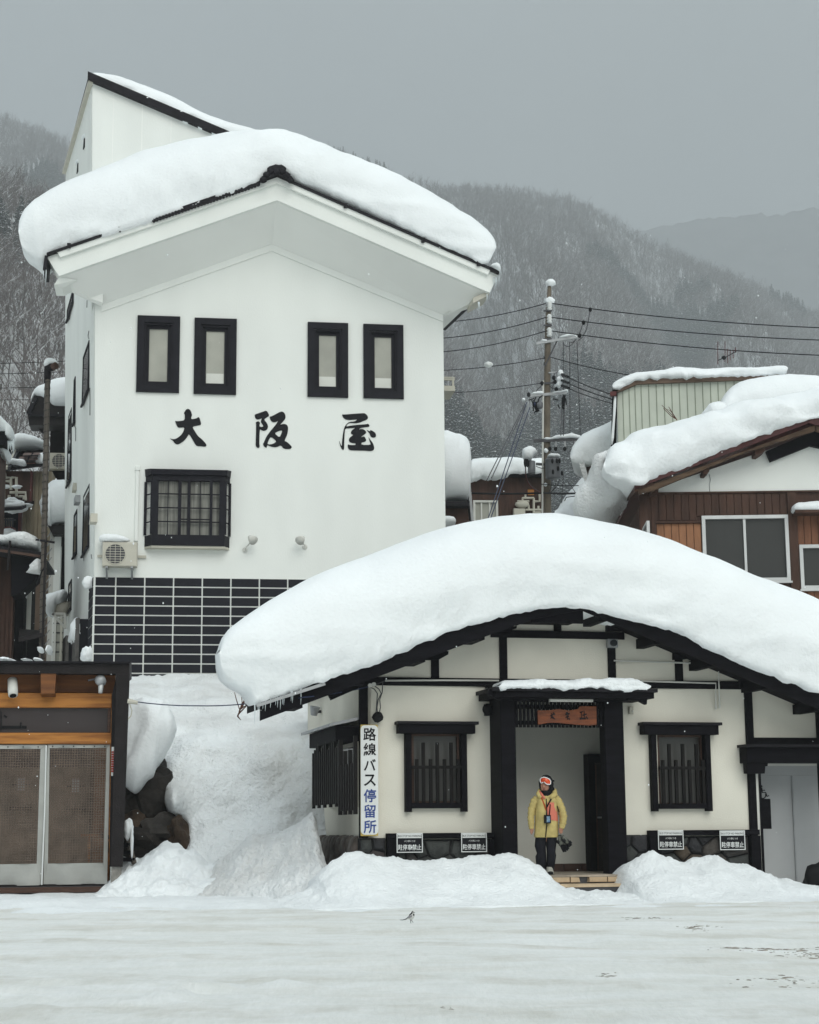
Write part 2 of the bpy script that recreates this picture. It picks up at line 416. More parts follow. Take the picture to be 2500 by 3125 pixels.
def stone(fr, poly, y0, proud, joint, m, parent, rnd=random):
    cx = sum(p[0] for p in poly) / len(poly); cz = sum(p[1] for p in poly) / len(poly)
    w = max(.02, min(max(p[0] for p in poly) - min(p[0] for p in poly), max(p[1] for p in poly) - min(p[1] for p in poly)))
    def shr(d):
        k = max(.3, 1 - 2 * d / w); return [(cx + (x - cx) * k, cz + (z - cz) * k) for x, z in poly]
    b = MB(fr); r0 = shr(joint); r1 = shr(joint + .012); r2 = shr(joint + .05)
    a = [b.p(x, y0, z) for x, z in r0]; c = [b.p(x, y0 - proud * .7, z) for x, z in r1]
    e = [b.p(x, y0 - proud * rnd.uniform(.9, 1.25), z) for x, z in r2]; n = len(poly)
    for q, s in ((a, c), (c, e)):
        for k in range(n): l = (k + 1) % n; b.face([q[k], q[l], s[l], s[k]])
    mid = b.p(cx, y0 - proud * 1.2, cz)
    for k in range(n): b.face([e[k], e[(k + 1) % n], mid])
    return b.build('stone', m, parent)
# ================================================================== GROUND
def ground_mat():
    m, t, b = new_mat('snow_road')
    tc = t.nodes.new('ShaderNodeTexCoord')
    def noi(sc, st, det=6, rough=.55):
        mpn = t.nodes.new('ShaderNodeMapping'); mpn.inputs['Scale'].default_value = st; mpn.inputs['Rotation'].default_value = (0, 0, R(-6))
        n = t.nodes.new('ShaderNodeTexNoise'); n.inputs['Scale'].default_value = sc; n.inputs['Detail'].default_value = det; n.inputs['Roughness'].default_value = rough
        t.links.new(tc.outputs['Object'], mpn.inputs['Vector']); t.links.new(mpn.outputs[0], n.inputs['Vector']); return n.outputs[0]
    def ramp(src, p0, p1, c0, c1):
        r = t.nodes.new('ShaderNodeValToRGB'); e = r.color_ramp.elements; e[0].position = p0; e[1].position = p1
        e[0].color = c0 + (1,); e[1].color = c1 + (1,); t.links.new(src, r.inputs[0]); return r.outputs[0]
    def mix(f, a, c):
        x = t.nodes.new('ShaderNodeMixRGB')
        for i, q in enumerate((f, a, c)): t.links.new(q, x.inputs[i]) if not isinstance(q, float) else setattr(x.inputs[i], 'default_value', q)
        return x.outputs[0]
    base = ramp(noi(.9, (1, .5, 1), 9, .6), .3, .7, (.84, .855, .845), (.91, .925, .925))
    streak = ramp(noi(.35, (1.0, 1.6, 1), 10, .66), .50, .68, (0, 0, 0), (.8, .8, .8))
    brown = ramp(noi(2.0, (1, 1, 1)), .3, .7, (.70, .685, .63), (.80, .79, .75))
    c1 = mix(streak, base, brown)
    grit = ramp(noi(.8, (.8, 1.5, 1), 12, .75), .66, .74, (0, 0, 0), (1, 1, 1))
    dark = ramp(noi(6, (1, 1, 1)), .3, .7, (.30, .275, .23), (.46, .43, .37))
    gs = t.nodes.new('ShaderNodeMath'); gs.operation = 'MULTIPLY'; gs.inputs[1].default_value = .7; t.links.new(grit, gs.inputs[0])
    c2 = mix(gs.outputs[0], c1, dark)
    wv = t.nodes.new('ShaderNodeTexWave'); wv.inputs['Scale'].default_value = .14; wv.inputs['Distortion'].default_value = 9; wv.inputs['Detail'].default_value = 6; wv.inputs['Detail Scale'].default_value = .55; wv.inputs['Detail Roughness'].default_value = .65; wv.bands_direction = 'Y'
    wm = t.nodes.new('ShaderNodeMapping'); wm.inputs['Rotation'].default_value = (0, 0, R(13)); t.links.new(tc.outputs['Object'], wm.inputs['Vector']); t.links.new(wm.outputs[0], wv.inputs['Vector'])
    wr = ramp(wv.outputs[1], .62, .95, (0, 0, 0), (.55, .55, .55)); wk = t.nodes.new('ShaderNodeMixRGB'); wk.blend_type = 'MULTIPLY'; wk.inputs[0].default_value = 1; t.links.new(wr, wk.inputs[1]); t.links.new(ramp(noi(1.3, (1, .5, 1), 8, .65), .42, .6, (0, 0, 0), (1, 1, 1)), wk.inputs[2])
    c2 = mix(wk.outputs[0], c2, ramp(noi(3, (1, .3, 1)), .3, .7, (.56, .54, .475), (.70, .685, .63)))
    fine = ramp(noi(26, (1, .16, 1), 6, .75), .40, .60, (.94, .945, .94), (1, 1, 1)); fine2 = ramp(noi(2.2, (.16, 1, 1), 9, .68), .42, .60, (.945, .94, .92), (1, 1, 1)); fine3 = ramp(noi(6, (.5, .3, 1), 8, .7), .42, .58, (.96, .963, .96), (1, 1, 1))
    for q in (fine, fine2, fine3):
        x = t.nodes.new('ShaderNodeMixRGB'); x.blend_type = 'MULTIPLY'; x.inputs[0].default_value = 1; t.links.new(c2, x.inputs[1]); t.links.new(q, x.inputs[2]); c2 = x.outputs[0]
    t.links.new(c2, b.inputs['Base Color']); b.inputs['Roughness'].default_value = .6; b.inputs['Specular IOR Level'].default_value = .3
    bp = t.nodes.new('ShaderNodeBump'); bp.inputs['Strength'].default_value = .7; bp.inputs['Distance'].default_value = .05
    t.links.new(noi(14, (1, .2, 1), 12, .75), bp.inputs['Height']); t.links.new(bp.outputs[0], b.inputs['Normal'])
    return m
M['snow_road'] = ground_mat()
def road_z(x, y):
    n = fbm(x * .3, y * .35, 0, 3) * .035 + fbm(x * 1.5, y * .9, 3, 4, .6) * .016
    # shallow wheel tracks that cross the street at a slant
    n -= .022 * max(0, math.sin((y + x * .22) * 1.35 + fbm(x * .15, y * .2, 5, 2) * 2.2)) ** 6
    # churned snow in the near left
    n += max(0, fbm(x * 2.6, y * 1.6, 9, 4) - .05) * .16 * max(0, 1 - abs(y - 12.9) / 1.5) * max(0, min(1, (.6 - x) / 2))
    return n + min(1.0, max(0, y - 27.5) * .012)
b = MB()
ys = [-195, -120, -60, -25] + list(np.linspace(-12, 8, 9)) + list(np.linspace(8.4, 33, 260)) + list(np.linspace(34, 96, 14)) + [130, 170, 215]
xs = [-900, -500, -250, -140] + list(np.linspace(-90, -12, 14)) + list(np.linspace(-11.5, 13, 190)) + list(np.linspace(14, 90, 14)) + [140, 250, 500, 900]
b.grid([[(x, y, road_z(x, y)) for x in xs] for y in ys])
b.build('snowy_road', M['snow_road'], smooth=True, kind='structure', label='packed snow street with brown tyre streaks', recalc=False)
# looser snow that thins out over the street from the foot of the mounds
b = MB(); rows = []
for y in np.linspace(24.6, 31.5, 46):
    r = []
    for x in np.linspace(-12.5, 11, 150):
        e = (y - 26.0 - x * .12) / 2.6 + fbm(x * .7, y * .9, 4, 5, .6) * .55
        r.append((x, y, road_z(x, y) - .03 + .085 * max(-.2, min(1, e)) + abs(fbm(x * 3, y * 3, 8, 4, .6)) * .05 * max(0, min(1, e))))
    rows.append(r)
b.grid(rows); b.build('loose_snow', M['snow_rough'], smooth=True, kind='structure', label='loose snow thinning out from the mounds over the street', recalc=False)
# small clumps of grit and crushed ice that lie on the street
M['grit'] = mat('grit', (.24, .215, .18), .9, .4, 20)
b = MB(); r_ = random.Random(3)
def clump(u0, v0, su, sv, n, s0, s1):
    for _ in range(n):
        P = at_z(u0 + r_.gauss(0, su), v0 + r_.gauss(0, sv), 0.0); s = r_.uniform(s0, s1)
        s *= r_.choice((.6, .8, 1, 1, 2.2)); b.blob((P.x, P.y, road_z(P.x, P.y) - s * .05), (s * r_.uniform(1, 3.5), s * r_.uniform(1, 3), s * .45), 1, .5, 2, r_.random() * 9)
for a in ((2330, 2897, 75, 6, 100, .003, .012), (2460, 2910, 50, 7, 60, .003, .012), (2250, 2892, 30, 3, 30, .004, .012), (1790, 2748, 28, 3, 40, .005, .016), (1960, 2800, 50, 4, 50, .005, .014),
          (1630, 2754, 12, 2, 16, .005, .013), (1850, 2977, 14, 3, 20, .004, .009), (2140, 2833, 36, 4, 36, .004, .012), (2380, 2995, 70, 10, 50, .004, .009), (1352, 3075, 4, 3, 5, .004, .008), (1375, 3078, 4, 3, 5, .004, .008)):
    clump(*a)
b.build('grit', M['grit'], kind='stuff', label='dark grit frozen into the snowy street')
b = MB()
def icelump(u0, v0, su, sv, n, s0, s1):
    for _ in range(n):
        P = at_z(u0 + r_.gauss(0, su), v0 + r_.gauss(0, sv), 0.0); s = r_.uniform(s0, s1)
        b.blob((P.x, P.y, road_z(P.x, P.y) + s * .15), (s * r_.uniform(1, 1.6), s, s * .7), 2, .5, 1.6, r_.random() * 9)
for a in ((1000, 2715, 160, 5, 70, .006, .02), (600, 2718, 150, 5, 70, .006, .02), (2000, 2725, 200, 5, 80, .006, .022), (250, 2722, 120, 4, 40, .006, .02)):
    icelump(*a)
b.build('snow_crumbs', M['snow_rough'], smooth=True, kind='stuff', label='crumbled lumps of snow along the street edge')

# ================================================================== BUS STOP HOUSE
BA = R(13.0)
BF = frame_through((1700, 2600), 30.0, BA, (1105, 2600))
BL = Fr(BF.o.x, BF.o.y, BA - R(90))          # its left wall: x runs from the back (negative) to the front corner
bus = thing('bus_shelter', 'low white timber framed bus shelter with a huge curved snow cap and entrance porch', 'building', BF.o, BA)
X = lambda c, x, y, pl=0.0: BF.px(c(x, y), pl)[0]
Z = lambda c, x, y, pl=0.0: BF.px(c(x, y), pl)[1]
zb1, zb0 = Z(B3, 700, 826), Z(B3, 700, 861)                 # the main beam
XR = X(B6, 2100, 500)                                        # right end, beyond the frame
hL = BF.rect(B4(1000, 463), B4(1372, 992)); hR = BF.rect(B6(412, 508), B6(806, 1082))
dx0, dx1 = X(B5, 384, 1200), X(B5, 1230, 1200); zfl = Z(B5, 900, 1898); zlat = Z(B5, 800, 330)
rx0, rx1 = X(B6, 1252, 1200), XR - .25; zr1 = Z(B6, 1500, 738)
xp1 = X(B6, 1155, 800)
WT = .16
b = MB(BF)
wall_holes(b, .02, XR, 0.0, zb1, [hL, hR, (dx0, dx1, zfl - .3, zlat + .2), (rx0, rx1, -1, zr1)], 0, WT)
# roof lines at the verge plane
YV = -0.95
PL = BF.px(B2(420, 1508), YV); PA = BF.px(B3(634, 497), YV); PR = BF.px(B3(1725, 955), YV)
sR = (PR[1] - PA[1]) / (PR[0] - PA[0]); PR = (PR[0] + 1.6, PR[1] + 1.6 * sR); sL = (PA[1] - PL[1]) / (PA[0] - PL[0])
def roof_under(x): return PL[1] + (x - PL[0]) * sL if x < PA[0] else PA[1] + (x - PA[0]) * sR
# gable wall above the beam, up to the roof underside (the same pitch seen on the wall plane)
gz = lambda x: roof_under(x) + .10
x0g = .02
b.prism([(x0g, zb1), (XR, zb1), (XR, max(zb1 + .02, gz(XR))), (PA[0], gz(PA[0])), (x0g, max(zb1 + .02, gz(x0g)))], 0, WT)
b.build('wall', M['stucco_cream'], bus)
LB = 5.4                                                     # depth of the house
b = MB(BL); wall_holes(b, -LB, 0, 0.0, gz(0) + .25, [], 0, WT); b.build('side_wall', M['stucco_cream'], bus)
b = MB(BF); b.box(WT, XR, LB, LB + .15, 0, 3.6); b.build('back_wall', M['stucco_cream'], bus)

def beam(x0, x1, z0, z1, y0=-.05, y1=.0, name='beam'):
    return MB(BF).bevbox(x0, x1, y0, y1 + .03, z0, z1, .008).build(name, M['wood_black'], bus)
beam(X(B4, 668, 80), X(B3, 1400, 845), zb0, zb1)
# posts, ties and brackets of the gable
zt1, zt0 = Z(B3, 560, 613), Z(B3, 560, 645)
beam(X(B3, 283, 630), X(B3, 866, 630), zt0, zt1, -.07, 0, 'tie_beam')
for a, c_, top in ((322, 355, zt0), (797, 830, zt0)): beam(X(B3, a, 740), X(B3, c_, 740), zb1, top, -.045, 0, 'post')
for a, c_, t in ((22, 56, 735), (1092, 1125, 700)): beam(X(B3, a, 780), X(B3, c_, 780), zb1, Z(B3, a, t), -.045, 0, 'post')
beam(X(B3, 560, 590), X(B3, 592, 590), zt1, Z(B3, 575, 560), -.045, 0, 'post')
def bprism(c, pts, y0, y1, name, m='wood_black', par=None, pl=None):
    return MB(BF).prism([BF.px(c(*q), y0 if pl is None else pl) for q in pts], y0, y1).build(name, M[m], par or bus)
bprism(B3, [(795, 570), (880, 570), (893, 598), (860, 612), (795, 612)], -.10, 0, 'bracket')
bprism(B3, [(1090, 695), (1190, 697), (1215, 725), (1125, 737), (1090, 737)], -.10, 0, 'bracket')
bprism(B3, [(-20, 700), (100, 700), (98, 715), (56, 738), (-20, 738)], -.10, 0, 'bracket')
bprism(B3, [(283, 600), (400, 590), (398, 600), (360, 613), (283, 613)], -.10, 0, 'bracket')
bprism(B2, [(845, 1290), (1060, 1200), (1075, 1290), (888, 1372)], -.55, -.45, 'rafter_end')
bprism(B3, [(1380, 800), (1480, 852), (1440, 862), (1380, 862)], -.10, 0, 'bracket')
# louvre with its comb of teeth under the ridge
YLV = YV + .12
lx0, lx1, lz1, lz0 = X(B3, 465, 540, YLV), X(B3, 690, 540, YLV), Z(B3, 560, 500, YLV), Z(B3, 560, 560, YLV)
MB(BF).prism([BF.px(B3(*q), YV + .05) for q in ((395, 590), (470, 560), (690, 518), (800, 565), (880, 600), (800, 470), (634, 400), (430, 480))], YV + .03, YV + .09).build('apex_fill', M['wood_black'], bus)  # dark plate added to fill the pale gap below the apex
v = MB(BF).box(lx0, lx1, YLV, 0, lz0, lz1 + .25).build('gable_louvre', M['wood_black'], bus)
for k in range(15):
    a = lx0 + (lx1 - lx0) * (k + .15) / 15; MB(BF).box(a, a + .055, YLV + .01, YLV + .08, lz0 - .06, lz0).build('tooth', M['wood_black'], v)
# corner posts
def post_px(c, xa, ya, xb, yb, w0, w1, y0, y1, name, zlo=None):
    (x0, z1), (x1, z0) = BF.px(c(xa, ya), y0), BF.px(c(xb, yb), y0)
    return MB(BF).bevbox(x0, x1, y0, y1, zlo if zlo is not None else z0, z1, .01).build(name, M['wood_black'], bus)
beam(X(B4, 606, 700), X(B4, 670, 700), Z(B4, 640, 1250), Z(B4, 640, 60), -.06, 0, 'corner_post')
MB(BL).bevbox(-LB - .02, -LB + .2, -.06, .05, 0.6, 2.95, .01).build('corner_post', M['wood_black'], bus)
beam(X(B6, 1132, 600), X(B6, 1192, 600), 0.2, zb0, -.06, 0, 'post')
beam(X(B6, 1698, 430), X(B6, 1790, 430), 0.2, Z(B6, 1700, 300), -.07, 0, 'post')
beam(X(B6, 1192, 560), XR, Z(B6, 1400, 590), Z(B6, 1400, 535), -.05, 0, 'beam')
beam(X(B4, 805, 1230), X(B4, 1640, 1230), Z(B4, 1200, 1254), Z(B4, 1200, 1213), -.17, -.03, 'rail')
beam(X(B4, 805, 1300), X(B4, 882, 1300), .35, Z(B4, 840, 1255), -.16, -.03, 'rail_post')
beam(X(B4, 1568, 1300), X(B4, 1645, 1300), .35, Z(B4, 1600, 1255), -.16, -.03, 'rail_post')
beam(X(B6, 330, 1300), X(B6, 1215, 1300), Z(B6, 700, 1326), Z(B6, 700, 1283), -.17, -.03, 'rail')
beam(X(B6, 330, 1400), X(B6, 422, 1400), .3, Z(B6, 370, 1326), -.16, -.03, 'rail_post')
beam(X(B6, 1146, 1400), X(B6, 1225, 1400), .2, Z(B6, 1180, 1326), -.16, -.03, 'rail_post')

# verge boards, roof slabs
TH = .34
def sl_board(pa, pb, t, y0, y1, name, m='wood_black', dz=0.0):
    return MB(BF).prism([(pa[0], pa[1] + dz), (pb[0], pb[1] + dz), (pb[0], pb[1] + dz + t), (pa[0], pa[1] + dz + t)], y0, y1).build(name, M[m], bus)
sl_board(PL, PA, TH, YV, YV + .08, 'verge_board'); sl_board(PA, PR, TH, YV, YV + .08, 'verge_board')
RB = .5
sl_board((PL[0] - .05, PL[1] - .02), PA, .10, YV - .05, RB, 'roof_slab', 'roof_dark', TH)
zq = lambda x: PL[1] + (x - PL[0]) * sL
sl_board((-.15, zq(-.15)), PA, .10, RB + .002, LB + .3, 'roof_slab', 'roof_dark', TH)
sl_board(PA, PR, .10, YV - .05, LB + .6, 'roof_slab', 'roof_dark', TH)
sl_board((PL[0] - .03, PL[1] + .05), PA, .16, YV + .08, RB - .05, 'eave_lining', 'wood_black', .15); sl_board((-.1, zq(-.1)), PA, .16, RB - .04, LB + .2, 'eave_lining', 'wood_black', .15); sl_board(PA, PR, .16, YV + .08, LB + .5, 'eave_lining', 'wood_black', .15)
for t in np.linspace(.12, .9, 5):                               # purlins that carry the overhang
    x = PL[0] + (PA[0] - PL[0]) * t; z = PL[1] + (PA[1] - PL[1]) * t
    MB(BF).box(x - .07, x + .07, YV + .1, 0, z - .02, z + .15).build('purlin', M['wood_black'], bus)
for t in np.linspace(.1, .9, 6):
    x = PA[0] + (PR[0] - PA[0]) * t; z = PA[1] + (PR[1] - PA[1]) * t
    MB(BF).box(x - .07, x + .07, YV + .1, 0, z - .02, z + .15).build('purlin', M['wood_black'], bus)
# flashing strip along the lower left verge
f0, f1 = BF.px(B2(395, 1398), YV - .08), BF.px(B2(845, 1252), YV - .08)
MB(BF).bar((f0[0], YV - .08, f0[1] - .03), (f1[0], YV - .08, f1[1] - .03), .05, .05).build('flashing', M['metal_grey'], bus)

# the great snow cap
top = mp(B2, [(150, 1050), (152, 1010), (165, 965), (215, 900), (330, 812), (500, 702), (740, 574), (1000, 466), (1300, 352), (1635, 238)]) + \
      mp(B3, [(170, 138), (300, 117), (430, 106), (560, 107), (700, 124), (850, 159), (1000, 209), (1200, 284), (1400, 369), (1600, 444), (1725, 496), (1950, 600), (2080, 690), (2130, 790), (2120, 900)])
bot = mp(B2, [(150, 1050), (158, 1160), (185, 1225), (250, 1275), (330, 1306), (390, 1390), (480, 1368), (700, 1296), (850, 1248), (950, 1208), (1165, 1142), (1240, 1112), (1400, 1036), (1600, 950), (1700, 908)]) + \
      mp(B3, [(160, 600), (300, 560), (430, 530), (500, 513), (600, 500), (690, 508), (800, 537), (930, 571), (1050, 594), (1150, 640), (1400, 760), (1600, 838), (1725, 885), (1900, 962), (2090, 1020), (2120, 900)])
snow_loft('roof_snow', BF, top, bot, .35, YV - .12, 4.6, .30, 170, 24, .06, .8, bus, 'snow', 2.0, dfn=lambda t: .06 + .94 * max(0, min(1, (t - .16) / .3)), tfn=lambda t: min(1, .2 + .8 * t / .22), bfn=lambda t: .12 * max(0, 1 - t / .26) * min(1, t / .05))
# icicles at the left eave
IC = [(436, 1372, 60), (452, 1368, 78), (486, 1358, 66), (520, 1345, 62), (533, 1342, 80), (551, 1336, 100), (565, 1332, 70), (574, 1328, 78), (622, 1312, 68), (631, 1310, 82), (686, 1292, 110), (404, 1395, 60), (383, 1400, 130), (412, 1390, 50)]
for x, y, l in IC:
    x0, z1 = BF.px(B2(x, y), YV - .06); _, z0 = BF.px(B2(x, y + l), YV - .06)
    MB(BF).tube([(x0, YV - .06, z1), (x0 + .004, YV - .06, (z0 + z1) / 2), (x0, YV - .06, z0)], [.012, .007, .002], 5).build('icicle', M['ice'], bus, smooth=True)

# barred windows
M['reed'] = mat('window_bar', (.007, .006, .006), .6, .3, 3, .2, 30, spec=.12)
M['sash_brown'] = mat('sash_brown', (.06, .03, .02), .5, .2, 6, stretch=(1, 1, 6))
def barred_window(c, xs_head, y_head, xs_post, y_post, hole, bars_tall, bars_short, ytall, yshort, yrail, ysill):
    w = MB(BF); x0, x1, z0, z1 = hole
    hx0, hx1 = X(c, xs_head[0], y_head[1], -.2), X(c, xs_head[1], y_head[1], -.2)
    # cornice
    hz1, hz0 = Z(c, xs_head[0], y_head[0], -.2), Z(c, xs_head[0], y_head[1], -.2)
    w.bevbox(hx0, hx1, -.22, 0, hz0, hz1 - .05, .01)
    root = w.build('window', M['wood_black'], bus)
    MB(BF).bevbox(hx0 - .03, hx1 + .05, -.27, 0, hz1 - .05, hz1, .008).build('cornice', M['roof_dark'], root)
    pz0 = Z(c, xs_post[0][0], y_post, -.12)
    for a, d in xs_post: MB(BF).bevbox(X(c, a, 800, -.12), X(c, d, 800, -.12), -.14, .02, pz0, hz0, .01).build('jamb', M['wood_black'], root)
    g = MB(BF); g.box(x0, x1, .10, .115, z0, z1); g.build('pane', M['glass_pale'], root)
    s = MB(BF); frame_ring(s, x0, x1, z0, z1, .045, .03, .10); s.build('sash', M['sash_brown'], root)
    zr = Z(c, 500, yrail, -.1); sill = Z(c, 500, ysill, -.1)
    MB(BF).box(x0 - .02, x1 + .02, -.12, -.06, zr - .025, zr + .025).build('rail', M['reed'], root)
    MB(BF).bevbox(x0 - .04, x1 + .04, -.13, .02, sill - .04, sill + .05, .01).build('sill', M['wood_black'], root)
    for q in bars_tall: xx = X(c, q, 700, -.09); MB(BF).box(xx - .026, xx + .026, -.115, -.065, sill, Z(c, q, ytall, -.09)).build('window_bar', M['reed'], root)
    for q in bars_short: xx = X(c, q, 800, -.09); MB(BF).box(xx - .026, xx + .026, -.115, -.065, sill, Z(c, q, yshort, -.09)).build('window_bar', M['reed'], root)
    return root
barred_window(B4, (905, 1480), (372, 462), ((957, 1002), (1378, 1420)), 1055, hL, (1090, 1195, 1300), (1041, 1145, 1250, 1352), 533, 658, 718, 1012)
barred_window(B6, (305, 912), (408, 507), ((370, 415), (808, 852)), 1132, hR, (512, 622, 732), (461, 567, 676, 786), 585, 716, 780, 1092)

# slatted bay window of the left side
vz = lambda c, x, y: BF.px(c(x, y), 0)[1]
bay = MB(BL); 
xa, za = BL.px(B4(285, 560), 0); xb_, _ = BL.px(B4(560, 560), 0)
by0 = -.42
def lp(x, y, pl=by0): return BL.px(B4(x, y), pl)
# window opening and pane on the wall, pale inside
p0, p1 = BL.px(B4(300, 560), -.01), BL.px(B4(560, 1000), -.01)
hz1, hz0 = lp(440, 402)[1], lp(440, 520)[1]
bx0, bx1 = lp(232, 500)[0], lp(600, 430)[0]
bx1 = min(bx1, -.12)
broot = MB(BL).bevbox(bx0, bx1, by0, 0, hz0, hz1, .01).build('bay_window', M['wood_black'], bus)
MB(BL).hexa([(bx0 - .2, by0 - .12, hz1 - .02), (bx1 + .1, by0 - .12, hz1 - .02), (bx1 + .1, 0, hz1 + .10), (bx0 - .2, 0, hz1 + .10),
             (bx0 - .2, by0 - .12, hz1 + .03), (bx1 + .1, by0 - .12, hz1 + .03), (bx1 + .1, 0, hz1 + .15), (bx0 - .2, 0, hz1 + .15)]).build('bay_roof', M['metal_grey'], broot)
zt, zbm = lp(350, 590)[1], lp(350, 1000)[1]
MB(BL).box(bx0 + .1, bx1 - .05, -.02, -.005, zbm, hz0).build('pane', M['glass_grey'], broot)
fb = MB(BL); frame_ring(fb, bx0 + .08, bx1 - .03, zbm - .05, hz0, .07, -.05, -.02); fb.build('sash', M['plastic_beige'], broot)
n = 15; xs_ = np.linspace(lp(252, 800)[0], lp(455, 800)[0], n)
for k, xx in enumerate(xs_): MB(BL).box(xx, xx + .085, by0, by0 + .05, zbm + (.0 if k % 3 else -.05), zt + (.05 * (k % 4))).build('slat', M['reed'], broot)
xs_ = np.linspace(lp(462, 800)[0], lp(575, 800)[0], 7)
zb2 = lp(500, 1048)[1]
for k, xx in enumerate(xs_): MB(BL).box(xx, xx + .075, by0 - .03, by0 + .03, zb2 + (.0 if k % 2 else -.06), hz0 - (0 if k in (0, 6) else .2 + .22 * (k % 2))).build('slat', M['reed'], broot)
for zz in (zbm + .25, zt - .25): MB(BL).box(bx0 + .05, bx1, by0 + .05, by0 + .1, zz, zz + .06).build('rail', M['reed'], broot)

# porch: posts, beam, roof, lattice, snow
YP = -.75
def XP(c, x, y): return BF.px(c(x, y), YP)[0]
def ZP(c, x, y): return BF.px(c(x, y), YP)[1]
pz1 = ZP(B3, 600, 880)
pl0, pl1 = XP(B5, 250, 1000), XP(B5, 392, 1000); pr0, pr1 = XP(B5, 1233, 1000), XP(B5, 1412, 1000)
for a, d in ((pl0, pl1), (pr0, pr1)): MB(BF).bevbox(a, d, YP, YP + .28, .25, pz1, .012).build('porch_post', M['wood_black'], bus)
# side cheeks between the posts and the wall
for a, d in ((pl0 + .02, pl0 + .10), (pr1 - .10, pr1 - .02)): MB(BF).box(a, d, YP + .28, 0, .25, pz1).build('porch_cheek', M['wood_black'], bus)
zh0 = ZP(B5, 800, 275)
MB(BF).bevbox(pl0 - .02, pr1 + .14, YP - .02, YP + .26, zh0, pz1 - .002, .01).build('porch_beam', M['wood_black'], bus)
ra, rb = XP(B3, 270, 865), XP(B3, 985, 880); rz = ZP(B3, 600, 868)
MB(BF).box(ra, rb, YP - .35, .0, rz - .06, rz).build('porch_roof', M['roof_dark'], bus)
MB(BF).box(ra + .05, rb - .05, YP - .3, 0, rz - .16, rz - .062).build('porch_eave', M['wood_black'], bus)
for pts in ([(270, 868), (330, 868), (330, 915), (310, 912), (272, 890)], [(885, 872), (970, 872), (965, 935), (925, 915), (885, 918)]):
    MB(BF).prism([BF.px(B3(*q), YP - .2) for q in pts], YP - .25, YP - .12).build('porch_bracket', M['wood_black'], bus)
sx0, sx1 = XP(B3, 320, 850), XP(B3, 975, 850)
top = mp(B3, [(320, 850), (322, 838), (345, 828), (450, 828), (560, 826), (640, 827), (700, 824), (760, 825), (800, 820), (870, 820), (925, 826), (955, 842), (974, 858), (975, 866)])
bot = mp(B3, [(320, 850), (325, 862), (345, 866), (450, 863), (590, 866), (700, 862), (800, 868), (860, 876), (920, 872), (965, 874), (975, 866)])
snow_loft('porch_snow', BF, top, bot, YP - .1, YP - .37, .7, .06, 90, 10, .05, 4.0, bus, 'snow_rough', 5.0)
# lattice above the door
lz1, lz0, lzm = ZP(B5, 800, 280), ZP(B5, 800, 522), ZP(B5, 800, 470)
lat = MB(BF).box(pl1, pr0, YP + .12, YP + .17, ZP(B5, 800, 345), ZP(B5, 800, 305)).build('door_lattice', M['wood_black'], bus)
MB(BF).box(pl1, pr0, YP + .12, YP + .17, ZP(B5, 800, 495), ZP(B5, 800, 458)).build('lattice_rail', M['wood_black'], lat)
nb = 23
for k in range(nb):
    a = pl1 + (pr0 - pl1) * (k + .35) / nb
    MB(BF).box(a, a + .042, YP + .08, YP + .12, lz0, lz1 + .02).build('slat', M['wood_black'], lat)
a0, a1 = XP(B5, 690, 270), XP(B5, 1095, 270)
MB(BF).bevbox(a0, a1, YP - .10, YP - .02, ZP(B5, 800, 285), ZP(B5, 800, 258), .012).build('porch_light', M['plastic_white'], bus)

# entrance hall: back wall, tiles, floor, inner door
YB = 1.25
ex0, ex1 = pl0 - .05, pr1 + .55
zsk = BF.px(B5(800, 1805), YB)[1]; zf = BF.px(B5(800, 1893), YB)[1]
MB(BF).box(ex0, ex1, YB, YB + .1, zsk, 3.6).build('hall_wall', M['stucco_grey'], bus)
MB(BF).box(ex0 - .1, ex0, WT, YB, 0, 3.6).build('hall_side_wall', M['stucco_grey'], bus)
MB(BF).box(ex1, ex1 + .1, WT, YB, 0, 3.6).build('hall_side_wall', M['stucco_grey'], bus)
MB(BF).box(ex0, ex1, YP + .3, YB, zlat + .25, zlat + .35).build('hall_ceiling', M['wood_black'], bus)
M['tile_brown'] = mat('tile_brown', (.085, .05, .04), .45, .15, 5)
M['tile_beige'] = mat('tile_beige', (.50, .38, .25), .5, .12, 6)
M['tread'] = mat('tread', (.36, .31, .25), .7, .25, 3, .3, 20)
k0 = BF.px(B5(833, 1850), YB)[0]; pitch = BF.px(B5(997, 1850), YB)[0] - k0
k = -4
while ex0 + .02 < 99:
    a = k0 + k * pitch
    if a > ex1 - .05: break
    if a + pitch > ex0 + .05: MB(BF).bevbox(max(a, ex0) + .006, min(a + pitch, ex1) - .006, YB - .02, YB + .02, zf, zsk, .006).build('skirting_tile', M['tile_brown'], bus)
    k += 1
MB(BF).box(ex0, ex1, YB + .021, YB + .1, zf - .02, zsk).build('tile_bed', M['metal_dark'], bus)
YS = -1.15
zst = BF.px(B5(900, 1912), YS)[1]
exs = pr1 + .05
MB(BF).box(ex0, ex1, 0, YB, zst - .03, zst - .001).build('hall_floor', M['tread'], bus)
MB(BF).box(ex0, exs + .15, YS, YB, zst - .03, zst).build('entrance_floor', M['tread'], bus)
zst0 = BF.px(B5(900, 1980), YS)[1]
MB(BF).box(ex0, exs + .15, YS + .03, YS + .4, 0, zst - .031).build('step_core', M['metal_dark'], bus)
k0 = BF.px(B5(893, 1940), YS)[0]; pitch = BF.px(B5(1069, 1940), YS)[0] - k0
